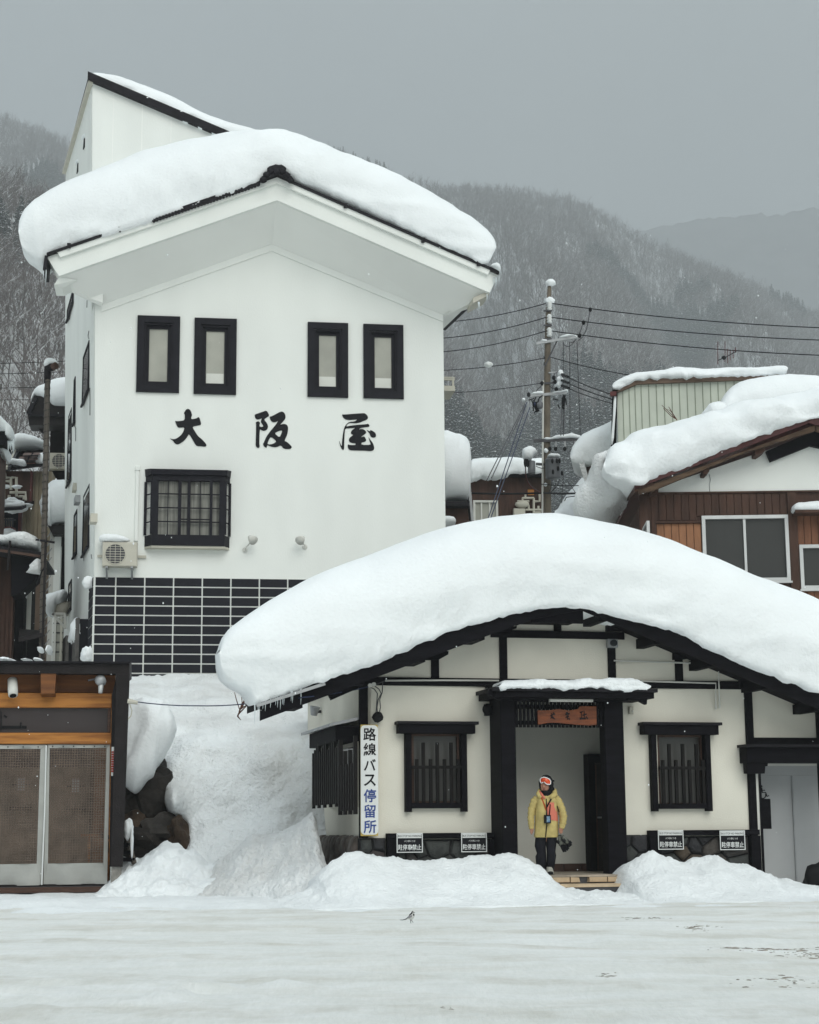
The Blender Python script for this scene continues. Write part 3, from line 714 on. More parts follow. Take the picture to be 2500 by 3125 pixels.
for k in range(-5, 5):
    a = k0 + k * pitch
    if a + pitch < ex0 or a > exs + .1: continue
    if k == 0:       # the broken tile
        MB(BF).prism([(a + .01, zst0), (a + .17, zst0), (a + .15, zst - .04), (a + .01, zst - .035)], YS - .01, YS + .03).build('step_tile', M['tile_beige'], bus)
        MB(BF).prism([(a + .30, zst0), (a + pitch - .01, zst0), (a + pitch - .01, zst - .035), (a + .31, zst - .04)], YS - .01, YS + .03).build('step_tile', M['tile_beige'], bus)
        continue
    MB(BF).bevbox(a + .008, a + pitch - .008, YS - .01, YS + .03, zst0, zst - .035, .005).build('step_tile', M['tile_beige'], bus)
YS2 = YS - .32
zs2 = BF.px(B5(900, 1998), YS2)[1]
MB(BF).box(ex0, exs + .1, YS2, YS + .03, zs2 - .05, zs2).build('lower_step', M['tile_beige'], bus)
MB(BF).box(ex0, exs + .1, YS2 + .02, YS + .03, -.1, zs2 - .051).build('lower_riser', M['metal_dark'], bus)
# inner door at the right of the hall
M['door_dark'] = mat('door_dark', (.035, .028, .024), .5, .2, 3, stretch=(1, 1, 5))
d0, d1 = BF.px(B5(1075, 1400), YB - .25)[0], ex1
dz = BF.px(B5(1100, 772), YB - .25)[1]
dr = MB(BF); dr.box(d0 + .12, d1, YB - .2, YB - .16, zst, dz - .16)
droot = dr.build('inner_door', M['door_dark'], bus)
fm = MB(BF); fm.box(d0, d0 + .12, YB - .27, YB - .001, zst, dz); fm.box(d0 + .12, d1, YB - .27, YB - .15, dz - .16, dz); fm.build('door_frame', M['wood_black'], droot)
hx, hzz = BF.px(B5(1200, 1370), YB - .22); MB(BF).bevbox(hx - .1, hx + .1, YB - .26, YB - .2, hzz - .015, hzz + .015, .005).build('door_handle', M['metal_grey'], droot)
MB(BF).box(d0 + .14, d0 + .17, YB - .21, YB - .2, zst + .03, dz - .2).build('door_trim', M['sash_brown'], droot)

# stones of the plinth
for i, c in enumerate(((.05, .046, .044), (.06, .050, .050), (.045, .048, .046), (.075, .058, .043), (.033, .033, .036), (.065, .058, .052))):
    M['stone%d' % i] = mat('plinth_stone', c, .85, .3, 4, .9, 14, dist=.03)
for i, c in enumerate(((.115, .10, .088), (.09, .075, .066), (.135, .125, .115))): M['slab%d' % i] = mat('plinth_slab', c, .85, .35, 4, .9, 14, dist=.03)
M['mortar'] = mat('mortar', (.02, .02, .021), .95, .3, 8)
sr = random.Random(11)
pl = thing  # keep name
zs = Z(B4, 700, 1252)
def plinth(x0, x1, z0, z1, n, fr, ax, y=-.0, only_dark=False, par=None):
    MB(fr).box(x0, x1, y - .045, y + .02, z0, z1).build('plinth_bed', M['mortar'], bus)
    for poly in voronoi(x0, x1, z0, z1, n, ax, sr):
        stone(fr, poly, y - .045, .055, .012, M['stone%d' % (sr.choice((0, 4, 4, 2)) if only_dark else sr.randrange(6))], bus, sr)
plinth(X(B4, 610, 1300), X(B4, 800, 1300), .25, zs, 7, BF, 1.0)
plinth(X(B4, 885, 1300), pl0, .2, Z(B4, 1200, 1262), 19, BF, .9, only_dark=True)
plinth(pr1, X(B6, 328, 1400), .2, Z(B6, 250, 1322), 7, BF, 1.0, only_dark=True)
plinth(X(B6, 424, 1400), X(B6, 1145, 1400), .15, Z(B6, 700, 1334), 15, BF, .9)
x_, z_ = BL.px(B4(250, 1255), -.02); x2_, _ = BL.px(B4(598, 1255), -.02)
MB(BL).box(-LB, -.05, -.06, .0, .0, zs).build('plinth_bed', M['mortar'], bus)
for poly in voronoi(-3.9, -.06, .05, zs + .06, 40, 3.2, sr): stone(BL, poly, -.05, .10, .006, M['slab%d' % sr.randrange(3)], bus, sr)

# right recess: lintel roof, jamb, panels, door, notice
zc1, zc0 = BF.px(B6(1500, 590), -.3)[1], BF.px(B6(1500, 738), -.3)[1]
cx0 = BF.px(B6(1118, 620), -.3)[0]
MB(BF).box(cx0, XR, -.45, 0, zc1 - .05, zc1).build('canopy_roof', M['roof_dark'], bus)
MB(BF).bevbox(cx0 + .04, XR, -.32, .02, zc0, zc1 - .052, .01).build('canopy_beam', M['wood_black'], bus)
MB(BF).prism([BF.px(B6(*q), -.25) for q in ((1130, 700), (1305, 738), (1303, 765), (1285, 768), (1280, 825), (1140, 825))], -.28, -.12).build('canopy_bracket', M['wood_black'], bus)
MB(BF).box(X(B6, 1212, 1000), X(B6, 1238, 1000), -.03, .02, .3, Z(B6, 1220, 828)).build('jamb_strip', M['plastic_white'], bus)
MB(BF).box(X(B6, 1238, 1100), X(B6, 1256, 1100), -.05, .10, .2, Z(B6, 1240, 828)).build('jamb', M['wood_black'], bus)
M['panel_grey'] = mat('panel_grey', (.40, .41, .42), .55, .03, 2)
YD = .8
MB(BF).box(X(B6, 1190, 900), XR, YD, YD + .05, 0, BF.px(B6(1500, 842), YD)[1]).build('sliding_door', M['panel_grey'], bus)
xdm = BF.px(B6(1518, 1200), YD)[0]
MB(BF).box(xdm - .012, xdm + .012, YD - .03, YD + .01, 0, BF.px(B6(1500, 842), YD)[1]).build('door_seam', M['metal_grey'], bus)
MB(BF).box(X(B6, 1190, 900), XR, YD - .06, YD + .05, BF.px(B6(1500, 842), YD)[1] + .002, 3.2).build('door_header', M['panel_grey'], bus)
MB(BF).box(X(B6, 1190, 900), XR, YD - .08, YD - .06, BF.px(B6(1500, 762), YD - .08)[1], BF.px(B6(1500, 742), YD - .08)[1]).build('door_rail', M['plastic_white'], bus)
MB(BF).box(X(B6, 1190, 900), XR, WT + .001, YD + .3, zr1 + .05, zr1 + .13).build('recess_ceiling', M['wood_black'], bus)
MB(BF).box(X(B6, 1190, 900) - .1, X(B6, 1190, 900), .1, YD + .05, 0, 3.2).build('recess_wall', M['stucco_cream'], bus)
nb0, nb1, nz0, nz1 = BF.rect(B6(1256, 1030), B6(1338, 1273), .3)
MB(BF).box(nb0 - .05, nb1, .28, .31, nz0, nz1).build('dark_panel', M['wood_black'], bus)
# wheelchair symbol on the door
bs = MB(BF); wx, wz = BF.px(B6(1268, 985), YD - .006)
ring = [(wx + .062 * math.cos(t), YD - .006, wz - .03 + .062 * math.sin(t)) for t in np.linspace(R(110), R(380), 14)]
bs.tube(ring, .011, 5); bs.tube([(wx - .012, YD - .006, wz + .10), (wx - .004, YD - .006, wz + .015), (wx + .06, YD - .006, wz + .015), (wx + .085, YD - .006, wz - .055), (wx + .12, YD - .006, wz - .04)], .011, 5)
bs.tube([(wx - .008, YD - .006, wz + .055), (wx + .05, YD - .006, wz + .055)], .009, 5); bs.blob((wx - .016, YD - .006, wz + .125), .022, 1)
bs.build('wheelchair_symbol', M['print_black'], bus)

# conduits along the beam
def conduit(pts, r=.017, y=-.075, m='plastic_white', name='conduit'):
    return MB(BF).tube([BF.P(p, y) for p in pts], r, 6).build(name, M[m], bus, smooth=True)
conduit([B2(1240, 1244), B3(90, 828), B3(320, 830)]); conduit([B3(945, 832), B3(1272, 841), B3(1272, 955)]); conduit([B3(825, 742), B3(1283, 756), B3(1289, 950)])

# ---- things fixed to the shelter
# vertical sign
sx0, sx1, sz0, sz1 = BF.rect(B4(618, 398), B4(752, 1235), -.16)
M['sign_white'] = mat('sign_enamel', (.74, .76, .75), .35, .03, 3); M['sign_yellow'] = mat('sign_yellow', (.52, .38, .10), .5, .12, 4); M['sign_blue'] = mat('sign_blue', (.025, .06, .25), .5, .15, 20)
xm = (sx0 + sx1) / 2
sg = thing('vertical_sign', 'tall white bus stop sign with black and blue characters on the corner post', 'sign', BF.w(xm, -.15, sz0), BA)
MB(BF).box(sx0 + .004, sx1 - .004, -.15, -.10, sz0, sz1).build('sign_backing', M['sign_yellow'], sg)
def rrect(x0, x1, z0, z1, r, n=5):
    out = []
    for cx, cz, a in ((x1 - r, z1 - r, 0), (x0 + r, z1 - r, 90), (x0 + r, z0 + r, 180), (x1 - r, z0 + r, 270)):
        out += [(cx + r * math.cos(R(a + 90 * k / n)), cz + r * math.sin(R(a + 90 * k / n))) for k in range(n + 1)]
    return out
MB(BF).prism(rrect(sx0, sx1, sz0 + .02, sz1 - .01, .07), -.162, -.151).build('sign_plate', M['sign_white'], sg)
ch = '路線バス停留所'; zz = np.linspace(Z(B4, 680, 470, -.16), Z(B4, 690, 1166, -.16), 7)
bb, bk = MB(), MB()
for i, c in enumerate(ch): text_mesh(bk if i < 4 else bb, c, BF, xm + .005, zz[i], -.168, .235, .016, .98, True, .215 if c not in 'バス' else .19)
bk.build('sign_lettering', M['print_black'], sg); bb.build('sign_lettering', M['sign_blue'], sg)
# four no parking boards
def np_board(cf, p, q, label):
    x0, x1, z0, z1 = BF.rect(cf(*p), cf(*q), -.215); w, h = x1 - x0, z1 - z0; xm, y = (x0 + x1) / 2, -.2
    t = thing('notice_board', label, 'sign', BF.w(xm, y, z0), BA, 'no parking boards along the shelter plinth')
    MB(BF).box(x0, x1, y, y + .02, z0, z1).build('board', M['print_black'], t)
    e = MB(BF); frame_ring(e, x0, x1, z0, z1, .014, y - .008, y - .0005); e.build('board_border', M['print_white'], t)
    hz0, hz1 = z1 - .26 * h, z1 - .05 * h
    MB(BF).box(x0 + .03 * w + .008, x1 - .03 * w - .008, y - .005, y - .001, hz0, hz1).build('heading_band', M['print_white'], t)
    b1 = MB(); text_mesh(b1, 'BUS STOP NO PARKING', BF, xm, (hz0 + hz1) / 2, y - .008, 1, .004, .78, True, h * .105); b1.build('heading_lettering', M['print_black'], t)
    b2 = MB(); text_mesh(b2, 'バス停につき', BF, xm, z0 + .585 * h, y - .005, 1, .006, .95, True, h * .10)
    text_mesh(b2, '駐停車禁止', BF, xm, z0 + .27 * h, y - .005, 1, .014, .80, True, h * .30); b2.build('board_lettering', M['print_white'], t)
np_board(B4, (890, 1214), (1087, 1360), 'black no parking board below the left barred window, nearer the tall vertical sign')
np_board(B4, (1375, 1212), (1570, 1356), 'black no parking board just left of the entrance porch')
np_board(B6, (421, 1285), (632, 1440), 'black no parking board just right of the entrance porch, below the right barred window')
np_board(B6, (921, 1287), (1132, 1443), 'black no parking board beside the grey sliding door recess at far right')
# carved wooden name board
M['sign_wood'] = mat('sign_wood', (.21, .058, .018), .5, 0, 3, .3, 25, c2=(.10, .028, .010), stretch=(1, 1, 7))
yb = YP + .02
pts = [(590, 365), (700, 362), (790, 350), (880, 366), (970, 350), (985, 325), (1140, 325), (1143, 500), (1080, 505), (960, 498), (860, 488), (760, 478), (690, 480), (595, 497)]
pw = [BF.px(B5(*q), yb) for q in pts]
nbd = thing('name_board', 'brown slab of wood with dark brush characters hung over the entrance', 'sign', BF.w(sum(p[0] for p in pw) / len(pw), yb, min(p[1] for p in pw)), BA)
MB(BF).prism(pw, yb, yb + .05).build('board', M['sign_wood'], nbd)
bt = MB(BF)
def strokes(c, segs, y):
    for a, d, w in segs:
        p, q = BF.P(c(*a), y), BF.P(c(*d), y); bt.bar(p, q, .006, w)
strokes(B5, [((720, 390), (728, 440), .03), ((708, 415), (742, 398), .02), ((735, 385), (752, 405), .02), ((728, 425), (750, 445), .02), ((712, 440), (725, 420), .015),
             ((862, 378), (868, 395), .03), ((850, 400), (890, 395), .025), ((868, 395), (870, 452), .03), ((850, 430), (885, 418), .02), ((880, 435), (892, 450), .02),
             ((1000, 375), (1000, 440), .03), ((985, 385), (1015, 375), .02), ((985, 440), (1040, 440), .03), ((1025, 365), (1028, 430), .03), ((1010, 410), (1050, 398), .02), ((1045, 420), (1060, 445), .02)], yb - .004)
bt.build('board_lettering', M['print_black'], nbd, kind='stuff')
# small fittings
def fitting(name, label, cat, c, p, q, y, d, m, extra=None):
    x0, x1, z0, z1 = BF.rect(c(*p), c(*q), y - d); t = thing(name, label, cat, BF.w((x0 + x1) / 2, y, z0), BA)
    MB(BF).bevbox(x0, x1, y - d, y, z0, z1, .012).build('casing', M[m], t)
    if extra: extra(t, x0, x1, z0, z1, y - d)
    return t
def horn(t, x0, x1, z0, z1, y):
    MB(BF).tube([(x0 + .02, y - .10, (z0 + z1) / 2), (x0 + .03, y - .03, (z0 + z1) / 2), (x0 + .06, y + .02, (z0 + z1) / 2)], [.10, .07, .03], 14).build('speaker_horn', M['rubber'], t, smooth=True)
fitting('loudspeaker', 'black loudspeaker on the wall beside the porch roof', 'speaker', B4, (1556, 243), (1606, 330), 0, .10, 'rubber', horn)
def meter(t, x0, x1, z0, z1, y):
    MB(BF).bevbox(x0 + .045, x1 - .015, y - .02, y, z0 + .03, z1 - .06, .006).build('cover', M['plastic_white'], t)
fitting('wall_switch_box', 'small beige switch box on the wall right of the porch', 'switch box', B6, (188, 282), (226, 342), 0, .06, 'plastic_beige', meter)
def camlens(t, x0, x1, z0, z1, y):
    MB(BF).tube([((x0 + x1) / 2, y - .05, (z0 + z1) / 2), ((x0 + x1) / 2, y + .01, (z0 + z1) / 2)], .06, 12).build('lens', M['glass'], t)
fitting('camera_lamp', 'small square grey lamp on the gable post above the porch', 'lamp', B3, (800, 646), (844, 684), -.05, .12, 'metal_grey', camlens)
t = thing('wall_spotlight', 'grey spotlight on the side wall under the left eave', 'spotlight', BL.w(*BL.P(B4(275, 300), -.1)), BA)
x_, z_ = BL.px(B4(275, 300), -.12)
MB(BL).tube([(x_, 0, z_), (x_, -.12, z_)], .03, 8).build('arm', M['metal_dark'], t); MB(BL).tube([(x_ + .02, -.12, z_ + .09), (x_ - .02, -.14, z_ - .07)], [.10, .06], 10).build('lamp_head', M['metal_grey'], t)
# hanging cable coil by the corner post
x_, z_ = BF.px(B2(1190, 1260), -.12)
t = thing('hanging_cable', 'loops of thin cable with a black plug hanging beside the vertical sign', 'cable', BF.w(x_, -.12, z_ - .6), BA)
bb = MB(BF)
for pts in (((1135, 1285), (1170, 1300), (1190, 1330), (1185, 1400), (1180, 1465)), ((1165, 1275), (1200, 1300), (1215, 1330), (1195, 1370), (1188, 1420), (1190, 1470)), ((1225, 1255), (1222, 1320), (1205, 1370), (1210, 1420), (1200, 1470)), ((1150, 1280), (1195, 1265), (1240, 1245))):
    bb.tube([BF.P(B2(*q), -.12) for q in pts], .009, 5)
bb.build('cable', M['metal_dark'], t)
MB(BF).blob(BF.P(B2(1193, 1485), -.12), (.095, .05, .085), 2, .3, 2, 1).build('plug', M['rubber'], t)
ins = MB(BF)
for q in ((1139, 1277), (1164, 1270)): P = BF.P(B2(*q), -.14); ins.tube([P, (P[0], P[1] - .05, P[2])], .035, 10)
ins.build('insulator', M['plastic_white'], t)
# ================================================================== WHITE TOWER
TA = R(7.8)
TF = frame_through((822, 1700), 45.0, TA, (290, 1700))
TL = Fr(TF.o.x, TF.o.y, R(105.5 - 180))      # the left wall (its corner is not square): x from the back (negative) to the corner
tower = thing('white_inn', 'tall white inn with three black brush characters and a snow laden gable', 'building', TF.o, TA)
tx = lambda c, x, y, pl=0.0: TF.px(c(x, y), pl)[0]
tz = lambda c, x, y, pl=0.0: TF.px(c(x, y), pl)[1]
TLEN = 10.2
WL = TF.px(A3(714, 85)); WA = TF.px(O(572, 517)); WR = TF.px(A2(1058, 1180))
xr = tx(O, 936, 900)
_z0 = tz(O, 200, 1173)
def xlean(z): return max(0.0, z - _z0) * (WL[0] - 0.0) / (WL[1] - _z0)      # the left corner leans a little outward
S77, C77 = math.sin(R(7.7)), math.cos(R(7.7))
def sl(z): return -xlean(z) * C77
# front wall with its window openings
win = [(290, 665, 377, 828, A3), (410, 670, 497, 832, None), (648, 679, 733, 838, None), (765, 683, 850, 841, None)]
holes = []; wrect = []
for a, t_, c_, d, _ in win:
    x0, x1, z0, z1 = TF.rect(O(a, t_), O(c_, d)); w_, h_ = x1 - x0, z1 - z0
    z1 -= .0; wrect.append((x0, x1, z0, z1)); holes.append((x0 + .16 * w_, x1 - .16 * w_, z0 + .085 * h_, z1 - .09 * h_))
b = MB(TF)
zmid = min(WL[1], WR[1]) - .15
bw0 = TF.rect(W7(330, 210), W7(1450, 1110), 0)
wall_holes(b, 0, xr, 0, zmid, holes + [bw0], 0, .25)
b.prism([(0, _z0), (0, zmid), (xlean(zmid), zmid)], 0, .25)
b.prism([(xlean(zmid), zmid), (xr, zmid), (xr, WR[1] + .05), (WA[0], WA[1] + .1), (xlean(WL[1] + .1), WL[1] + .1)], 0, .25)
b.build('front_wall', M['stucco_white'], tower)
def sidequad(ya, yb, z00, z10, z01, z11):      # a leaning piece of the side wall between depths ya, yb
    a = MB(TF); q = lambda y, z, t: (xlean(z) - y * S77 / C77 + t, y, z)
    a.hexa([q(ya, z00, 0.001), q(ya, z00, .25), q(yb, z10, .25), q(yb, z10, 0.001), q(ya, z01, 0.001), q(ya, z01, .25), q(yb, z11, .25), q(yb, z11, 0.001)]); return a
YF = TLEN * C77
sidequad(.252, YF, 0, 0, _z0, _z0).build('side_wall', M['stucco_white'], tower); sidequad(.252, YF, _z0, _z0, WL[1] + .1, WL[1] + .1).build('side_wall', M['stucco_white'], tower)
b = MB(TF); b.box(xr - .25, xr, .251, TLEN, 0, WR[1]); b.box(-1.3, xr, TLEN - .1, TLEN + .1, 0, WL[1]); b.build('rear_wall', M['stucco_white'], tower)

# gable overhang: stepped barge, sloping soffit, eave boxes
YV2 = -1.35; EL = -.35
def tp(c, x, y, pl=YV2): return TF.px(c(x, y), pl)
layers = [  # (left end, apex, right end) lines from the roof edge down to the soffit lip
    (tp(A1, 272, 1208), tp(A1, 1620, 742), tp(A2, 1392, 930)),
    (tp(A1, 275, 1216), tp(A1, 1620, 757), tp(A2, 1382, 938)),
    (tp(A1, 338, 1222), tp(A1, 1620, 788), tp(A2, 1330, 940)),
    (tp(A1, 330, 1275), tp(A1, 1620, 865), tp(A2, 1255, 985)),
    (tp(A1, 346, 1330), tp(A1, 1620, 887), tp(A2, 1330, 1044))]
def band(i, j, y0, y1, name, m):
    (l0, a0, r0), (l1, a1, r1) = layers[i], layers[j]
    b = MB(TF); b.prism([l1, a1, a0, l0], y0, y1); b.prism([a1, r1, r0, a0], y0, y1); return b.build(name, M[m], tower)
layers2 = layers
# outer barge from roof edge to soffit lip, then proud lips
e0, e4 = layers[1], layers[4]
b = MB(TF); b.prism([e4[0], e4[1], e0[1], e0[0]], YV2, YV2 + .12); b.prism([e4[1], e4[2], e0[2], e0[1]], YV2, YV2 + .12); b.build('barge_board', M['stucco_white'], tower)
def lip(f0, f1, y0, name, trimL=0.0, trimR=0.0):
    def at(f): return [tuple(e0[k][i] + (e4[k][i] - e0[k][i]) * f for i in (0, 1)) for k in range(3)]
    (l0, a0, r0), (l1, a1, r1) = at(f0), at(f1)
    def cut(p, q, t): return (p[0] + (q[0] - p[0]) * t, p[1] + (q[1] - p[1]) * t)
    l0, l1 = cut(l0, a0, trimL), cut(l1, a1, trimL); r0, r1 = cut(r0, a0, trimR), cut(r1, a1, trimR)
    b = MB(TF); b.prism([l1, a1, a0, l0], y0, YV2 - .001); b.prism([a1, r1, r0, a0], y0, YV2 - .001); b.build(name, M['stucco_white'], tower)
lip(0.0, .25, YV2 - .10, 'barge_lip', .045, .04); lip(.80, 1.0, YV2 - .05, 'barge_lip', .0, .0)
rd = layers[0]
# roof slabs (thin dark edge) running back along the ridge
def slab(pa, pb, t, y0, y1, name, m): return MB(TF).prism([pa, pb, (pb[0], pb[1] + t), (pa[0], pa[1] + t)], y0, y1).build(name, M[m], tower)
slab(e0[0], e0[1], .075, YV2 - .14, EL, 'roof_slab', 'roof_dark')
_zl = e0[0][1] + (-.25 - e0[0][0]) * (e0[1][1] - e0[0][1]) / (e0[1][0] - e0[0][0])
slab((-.25, _zl), e0[1], .075, EL + .002, TLEN, 'roof_slab', 'roof_dark'); slab(e0[1], e0[2], .075, YV2 - .14, EL, 'roof_slab', 'roof_dark')
_zr = e0[1][1] + (xr + .2 - e0[1][0]) * (e0[2][1] - e0[1][1]) / (e0[2][0] - e0[1][0])
slab(e0[1], (xr + .2, _zr), .075, EL + .002, TLEN, 'roof_slab', 'roof_dark')

# soffit planes between the barge's lower lip and the wall line
b = MB(TF)
l, a, r = e4
LW = (0.0, WL[1]); RW = (xr, WR[1])
b.poly([(l[0], YV2 + .1, l[1]), (a[0], YV2 + .1, a[1]), (WA[0], .02, WA[1]), (0, .02, WL[1])])
b.poly([(a[0], YV2 + .1, a[1]), (r[0], YV2 + .1, r[1]), (xr, .02, WR[1]), (WA[0], .02, WA[1])])
# eave soffits running back down both long sides
sk = math.tan(R(7.7))
b.poly([(l[0], YV2 + .1, l[1]), (0, .02, WL[1]), (-EL * sk, EL, WL[1]), (l[0] - EL * sk, EL, l[1])])
b.poly([(r[0], YV2 + .1, r[1]), (r[0], EL, r[1]), (xr, EL + .4, WR[1]), (xr, .02, WR[1])])
b.poly([(r[0], EL, r[1]), (xr, EL + .4, WR[1]), (xr, EL + .4, e0[2][1] + .6), (e0[2][0], EL, e0[2][1])])
# outer eave faces
b.poly([(e0[0][0], YV2, e0[0][1]), (l[0], YV2, l[1]), (l[0] - EL * sk, EL, l[1]), (e0[0][0] - EL * sk, EL, e0[0][1])])
b.poly([(l[0] - EL * sk, EL, l[1]), (-EL * sk, EL, WL[1]), (-EL * sk, EL, e0[0][1] + .6), (e0[0][0] - EL * sk, EL, e0[0][1])])
b.poly([(e0[2][0], YV2, e0[2][1]), (e0[2][0], EL, e0[2][1]), (r[0], EL, r[1]), (r[0], YV2, r[1])])
b.build('soffit', M['stucco_shade'], tower)
# shallow moulding where the soffit meets the wall
for p, q in ((LW, WA), (WA, RW)):
    MB(TF).prism([(p[0], p[1] - .16), (q[0], q[1] - .16), (q[0], q[1] + .03), (p[0], p[1] + .03)], -.035, -.002).build('wall_moulding', M['stucco_white'], tower)
# left eave return box and gutters
zq = l[1]
q1, q2 = TF.px(A1(320, 1395), YV2 + .3), TF.px(A1(385, 1392), -.1)
MB(TF).hexa([(q1[0], YV2 + .06, q1[1]), (q2[0] - .02, YV2 + .3, q1[1]), (q2[0] - .02, EL, q1[1]), (q1[0], EL, q1[1]),
             (l[0] + .0, YV2 + .06, l[1] + .02), (l[0] + .45, YV2 + .3, l[1] + .02), (l[0] + .45, EL, l[1] + .02), (l[0], EL, l[1] + .02)]).build('eave_return', M['stucco_white'], tower)
g0 = TF.px(A1(272, 1210), YV2 - .05); g1 = TF.px(A1(258, 1290), YV2 - .05)
MB(TF).hexa([(g1[0] - .03, YV2 - .1, g1[1]), (g1[0] + .06, YV2 - .1, g1[1]), (g1[0] + .06, EL, g1[1]), (g1[0] - .03, EL, g1[1]),
             (g0[0] - .04, YV2 - .1, g0[1]), (g0[0] + .03, YV2 - .1, g0[1]), (g0[0] + .03, EL, g0[1]), (g0[0] - .04, EL, g0[1])]).build('gutter', M['roof_dark'], tower)
h0, h1 = TF.px(A2(1208, 1110), -.3), TF.px(A2(1062, 1248), 2.5)
MB(TF).poly([(h0[0], -.3, h0[1]), (h1[0], 2.5, h1[1]), (xr, 2.5, WR[1]), (xr, -.3, WR[1])]).build('rear_soffit', M['stucco_shade'], tower)
MB(TF).bar((h0[0], -.3, h0[1]), (h1[0], 2.5, h1[1]), .12, .12).build('gutter', M['roof_dark'], tower)
c0 = TF.px(A2(1252, 1104), YV2 + .2)
MB(TF).hexa([(c0[0] - .1, YV2 + .08, c0[1] - .03), (r[0] + .0, YV2 + .08, r[1] - .02), (r[0], EL, r[1] - .02), (c0[0] - .1, EL, c0[1] - .03),
             (c0[0] - .1, YV2 + .08, c0[1] + .12), (r[0] + .06, YV2 + .08, r[1] + .12), (r[0] + .06, EL, r[1] + .12), (c0[0] - .1, EL, c0[1] + .12)]).build('eave_return', M['plastic_beige'], tower)
for c, x, y, ln in ((A1, 270, 1290, 100), (A1, 255, 1295, 50), (A2, 1355, 950, 55), (A2, 1366, 950, 70), (A2, 1372, 945, 60), (A2, 1385, 940, 65), (A2, 1265, 1095, 45), (A2, 1271, 1095, 55), (A2, 1316, 1050, 60)):
    (x0, z1), (_, z0) = TF.px(c(x, y), YV2 - .05), TF.px(c(x, y + ln), YV2 - .05)
    MB(TF).tube([(x0, YV2 - .05, z1), (x0, YV2 - .05, z0)], [.016, .003], 5).build('icicle', M['ice'], tower, smooth=True)

# ridge-end ornament: dark scrolled tile
orn = [(1522, 775), (1530, 755), (1545, 748), (1552, 730), (1572, 722), (1562, 706), (1575, 696), (1595, 690), (1612, 684), (1628, 688), (1645, 686), (1662, 696), (1674, 706), (1668, 722), (1685, 732), (1692, 748), (1706, 755), (1716, 778), (1620, 742)]
on = MB(TF).prism([TF.px(A1(*q), YV2 - .16) for q in orn], YV2 - .30, YV2 + .1).build('ridge_ornament', M['roof_dark'], tower)
for q in ((1540, 765), (1560, 735), (1585, 712), (1650, 712), (1678, 738), (1700, 766), (1618, 715)):
    MB(TF).blob(TF.P(A1(*q), YV2 - .30), (.10, .06, .09), 2, .2, 2, q[0]).build('scroll', M['roof_dark'], on)
# snow guards and exposed tile ends poking out along the roof edge
for c, q in ((A1, (404, 1150)), (A1, (697, 1056)), (A2, (1265, 872)), (A2, (940, 735)), (A2, (487, 533))):
    P = TF.P(c(*q), YV2 - .1); MB(TF).box(P[0] - .045, P[0] + .045, YV2 - .18, YV2, P[2] - .07, P[2] + .05).build('snow_guard', M['roof_dark'], tower)
for k in range(34):
    t = k / 33; q = A1(900 + 610 * t, 993 - 210 * t); P = TF.P(q, YV2 - .12); e = abs(noise.noise(Vector((k * .37, 2, 1))))
    MB(TF).tube([(P[0], YV2 - .19, P[2] - .055 + .05 * e), (P[0], YV2 - .02, P[2] - .055 + .05 * e)], .045 + .03 * e, 8).build('roof_tile', M['roof_dark'], tower)

# roof snow
top = mp(O, [(40, 492), (42, 465), (52, 445), (72, 428), (130, 396), (200, 370), (300, 331), (400, 305), (480, 293), (540, 289), (580, 291), (620, 299), (700, 326), (800, 371), (900, 420), (980, 463), (1020, 487), (1038, 505), (1043, 525)])
bot = mp(O, [(40, 492), (44, 515), (55, 532), (75, 543), (92, 555), (102, 538), (200, 504), (300, 472), (400, 438), (480, 411), (540, 384), (562, 362), (583, 354), (603, 362), (622, 376), (700, 406), (800, 452), (900, 501), (980, 538), (1015, 556), (1030, 553), (1043, 525)])
snow_loft('roof_snow', TF, top, bot, .45, YV2 - .16, 8.0, .22, 130, 20, .09, .7, tower, 'snow', 8.0, dfn=lambda t: .05 + .95 * max(0, min(1, (t - .13) / .22)) * max(.05, min(1, (1 - t - .06) / .2)), tfn=lambda t: min(1, .2 + .8 * t / .2, .2 + .8 * (1 - t) / .12), bfn=lambda t: .35 * max(0, 1 - t / .22) * min(1, t / .05))
snow_pillow('snow_lump', TF, mp(A2, [(1328, 895), (1340, 880), (1368, 872), (1384, 885), (1391, 905), (1391, 930)]), mp(A2, [(1328, 895), (1345, 905), (1365, 917), (1378, 926), (1388, 932), (1391, 930)]), YV2, .3, parent=tower)

# penthouse with a shed roof
YPH = .7
pA = TF.px(A1(540, 195), YPH); pB = TF.px(A1(1330, 530), YPH)
slope = (pB[1] - pA[1]) / (pB[0] - pA[0]); xe = pA[0] + 6.2
ph = lambda x: pA[1] + (x - pA[0]) * slope
xpl = lambda z: xlean(z) - YPH * S77 / C77
b = MB(TF); b.prism([(xpl(WL[1]), WL[1] - .2), (xe, WL[1] - .2), (xe, ph(xe)), (pA[0], pA[1]), (xpl(pA[1]), pA[1])], YPH, YPH + .25); b.build('penthouse_wall', M['stucco_white'], tower)
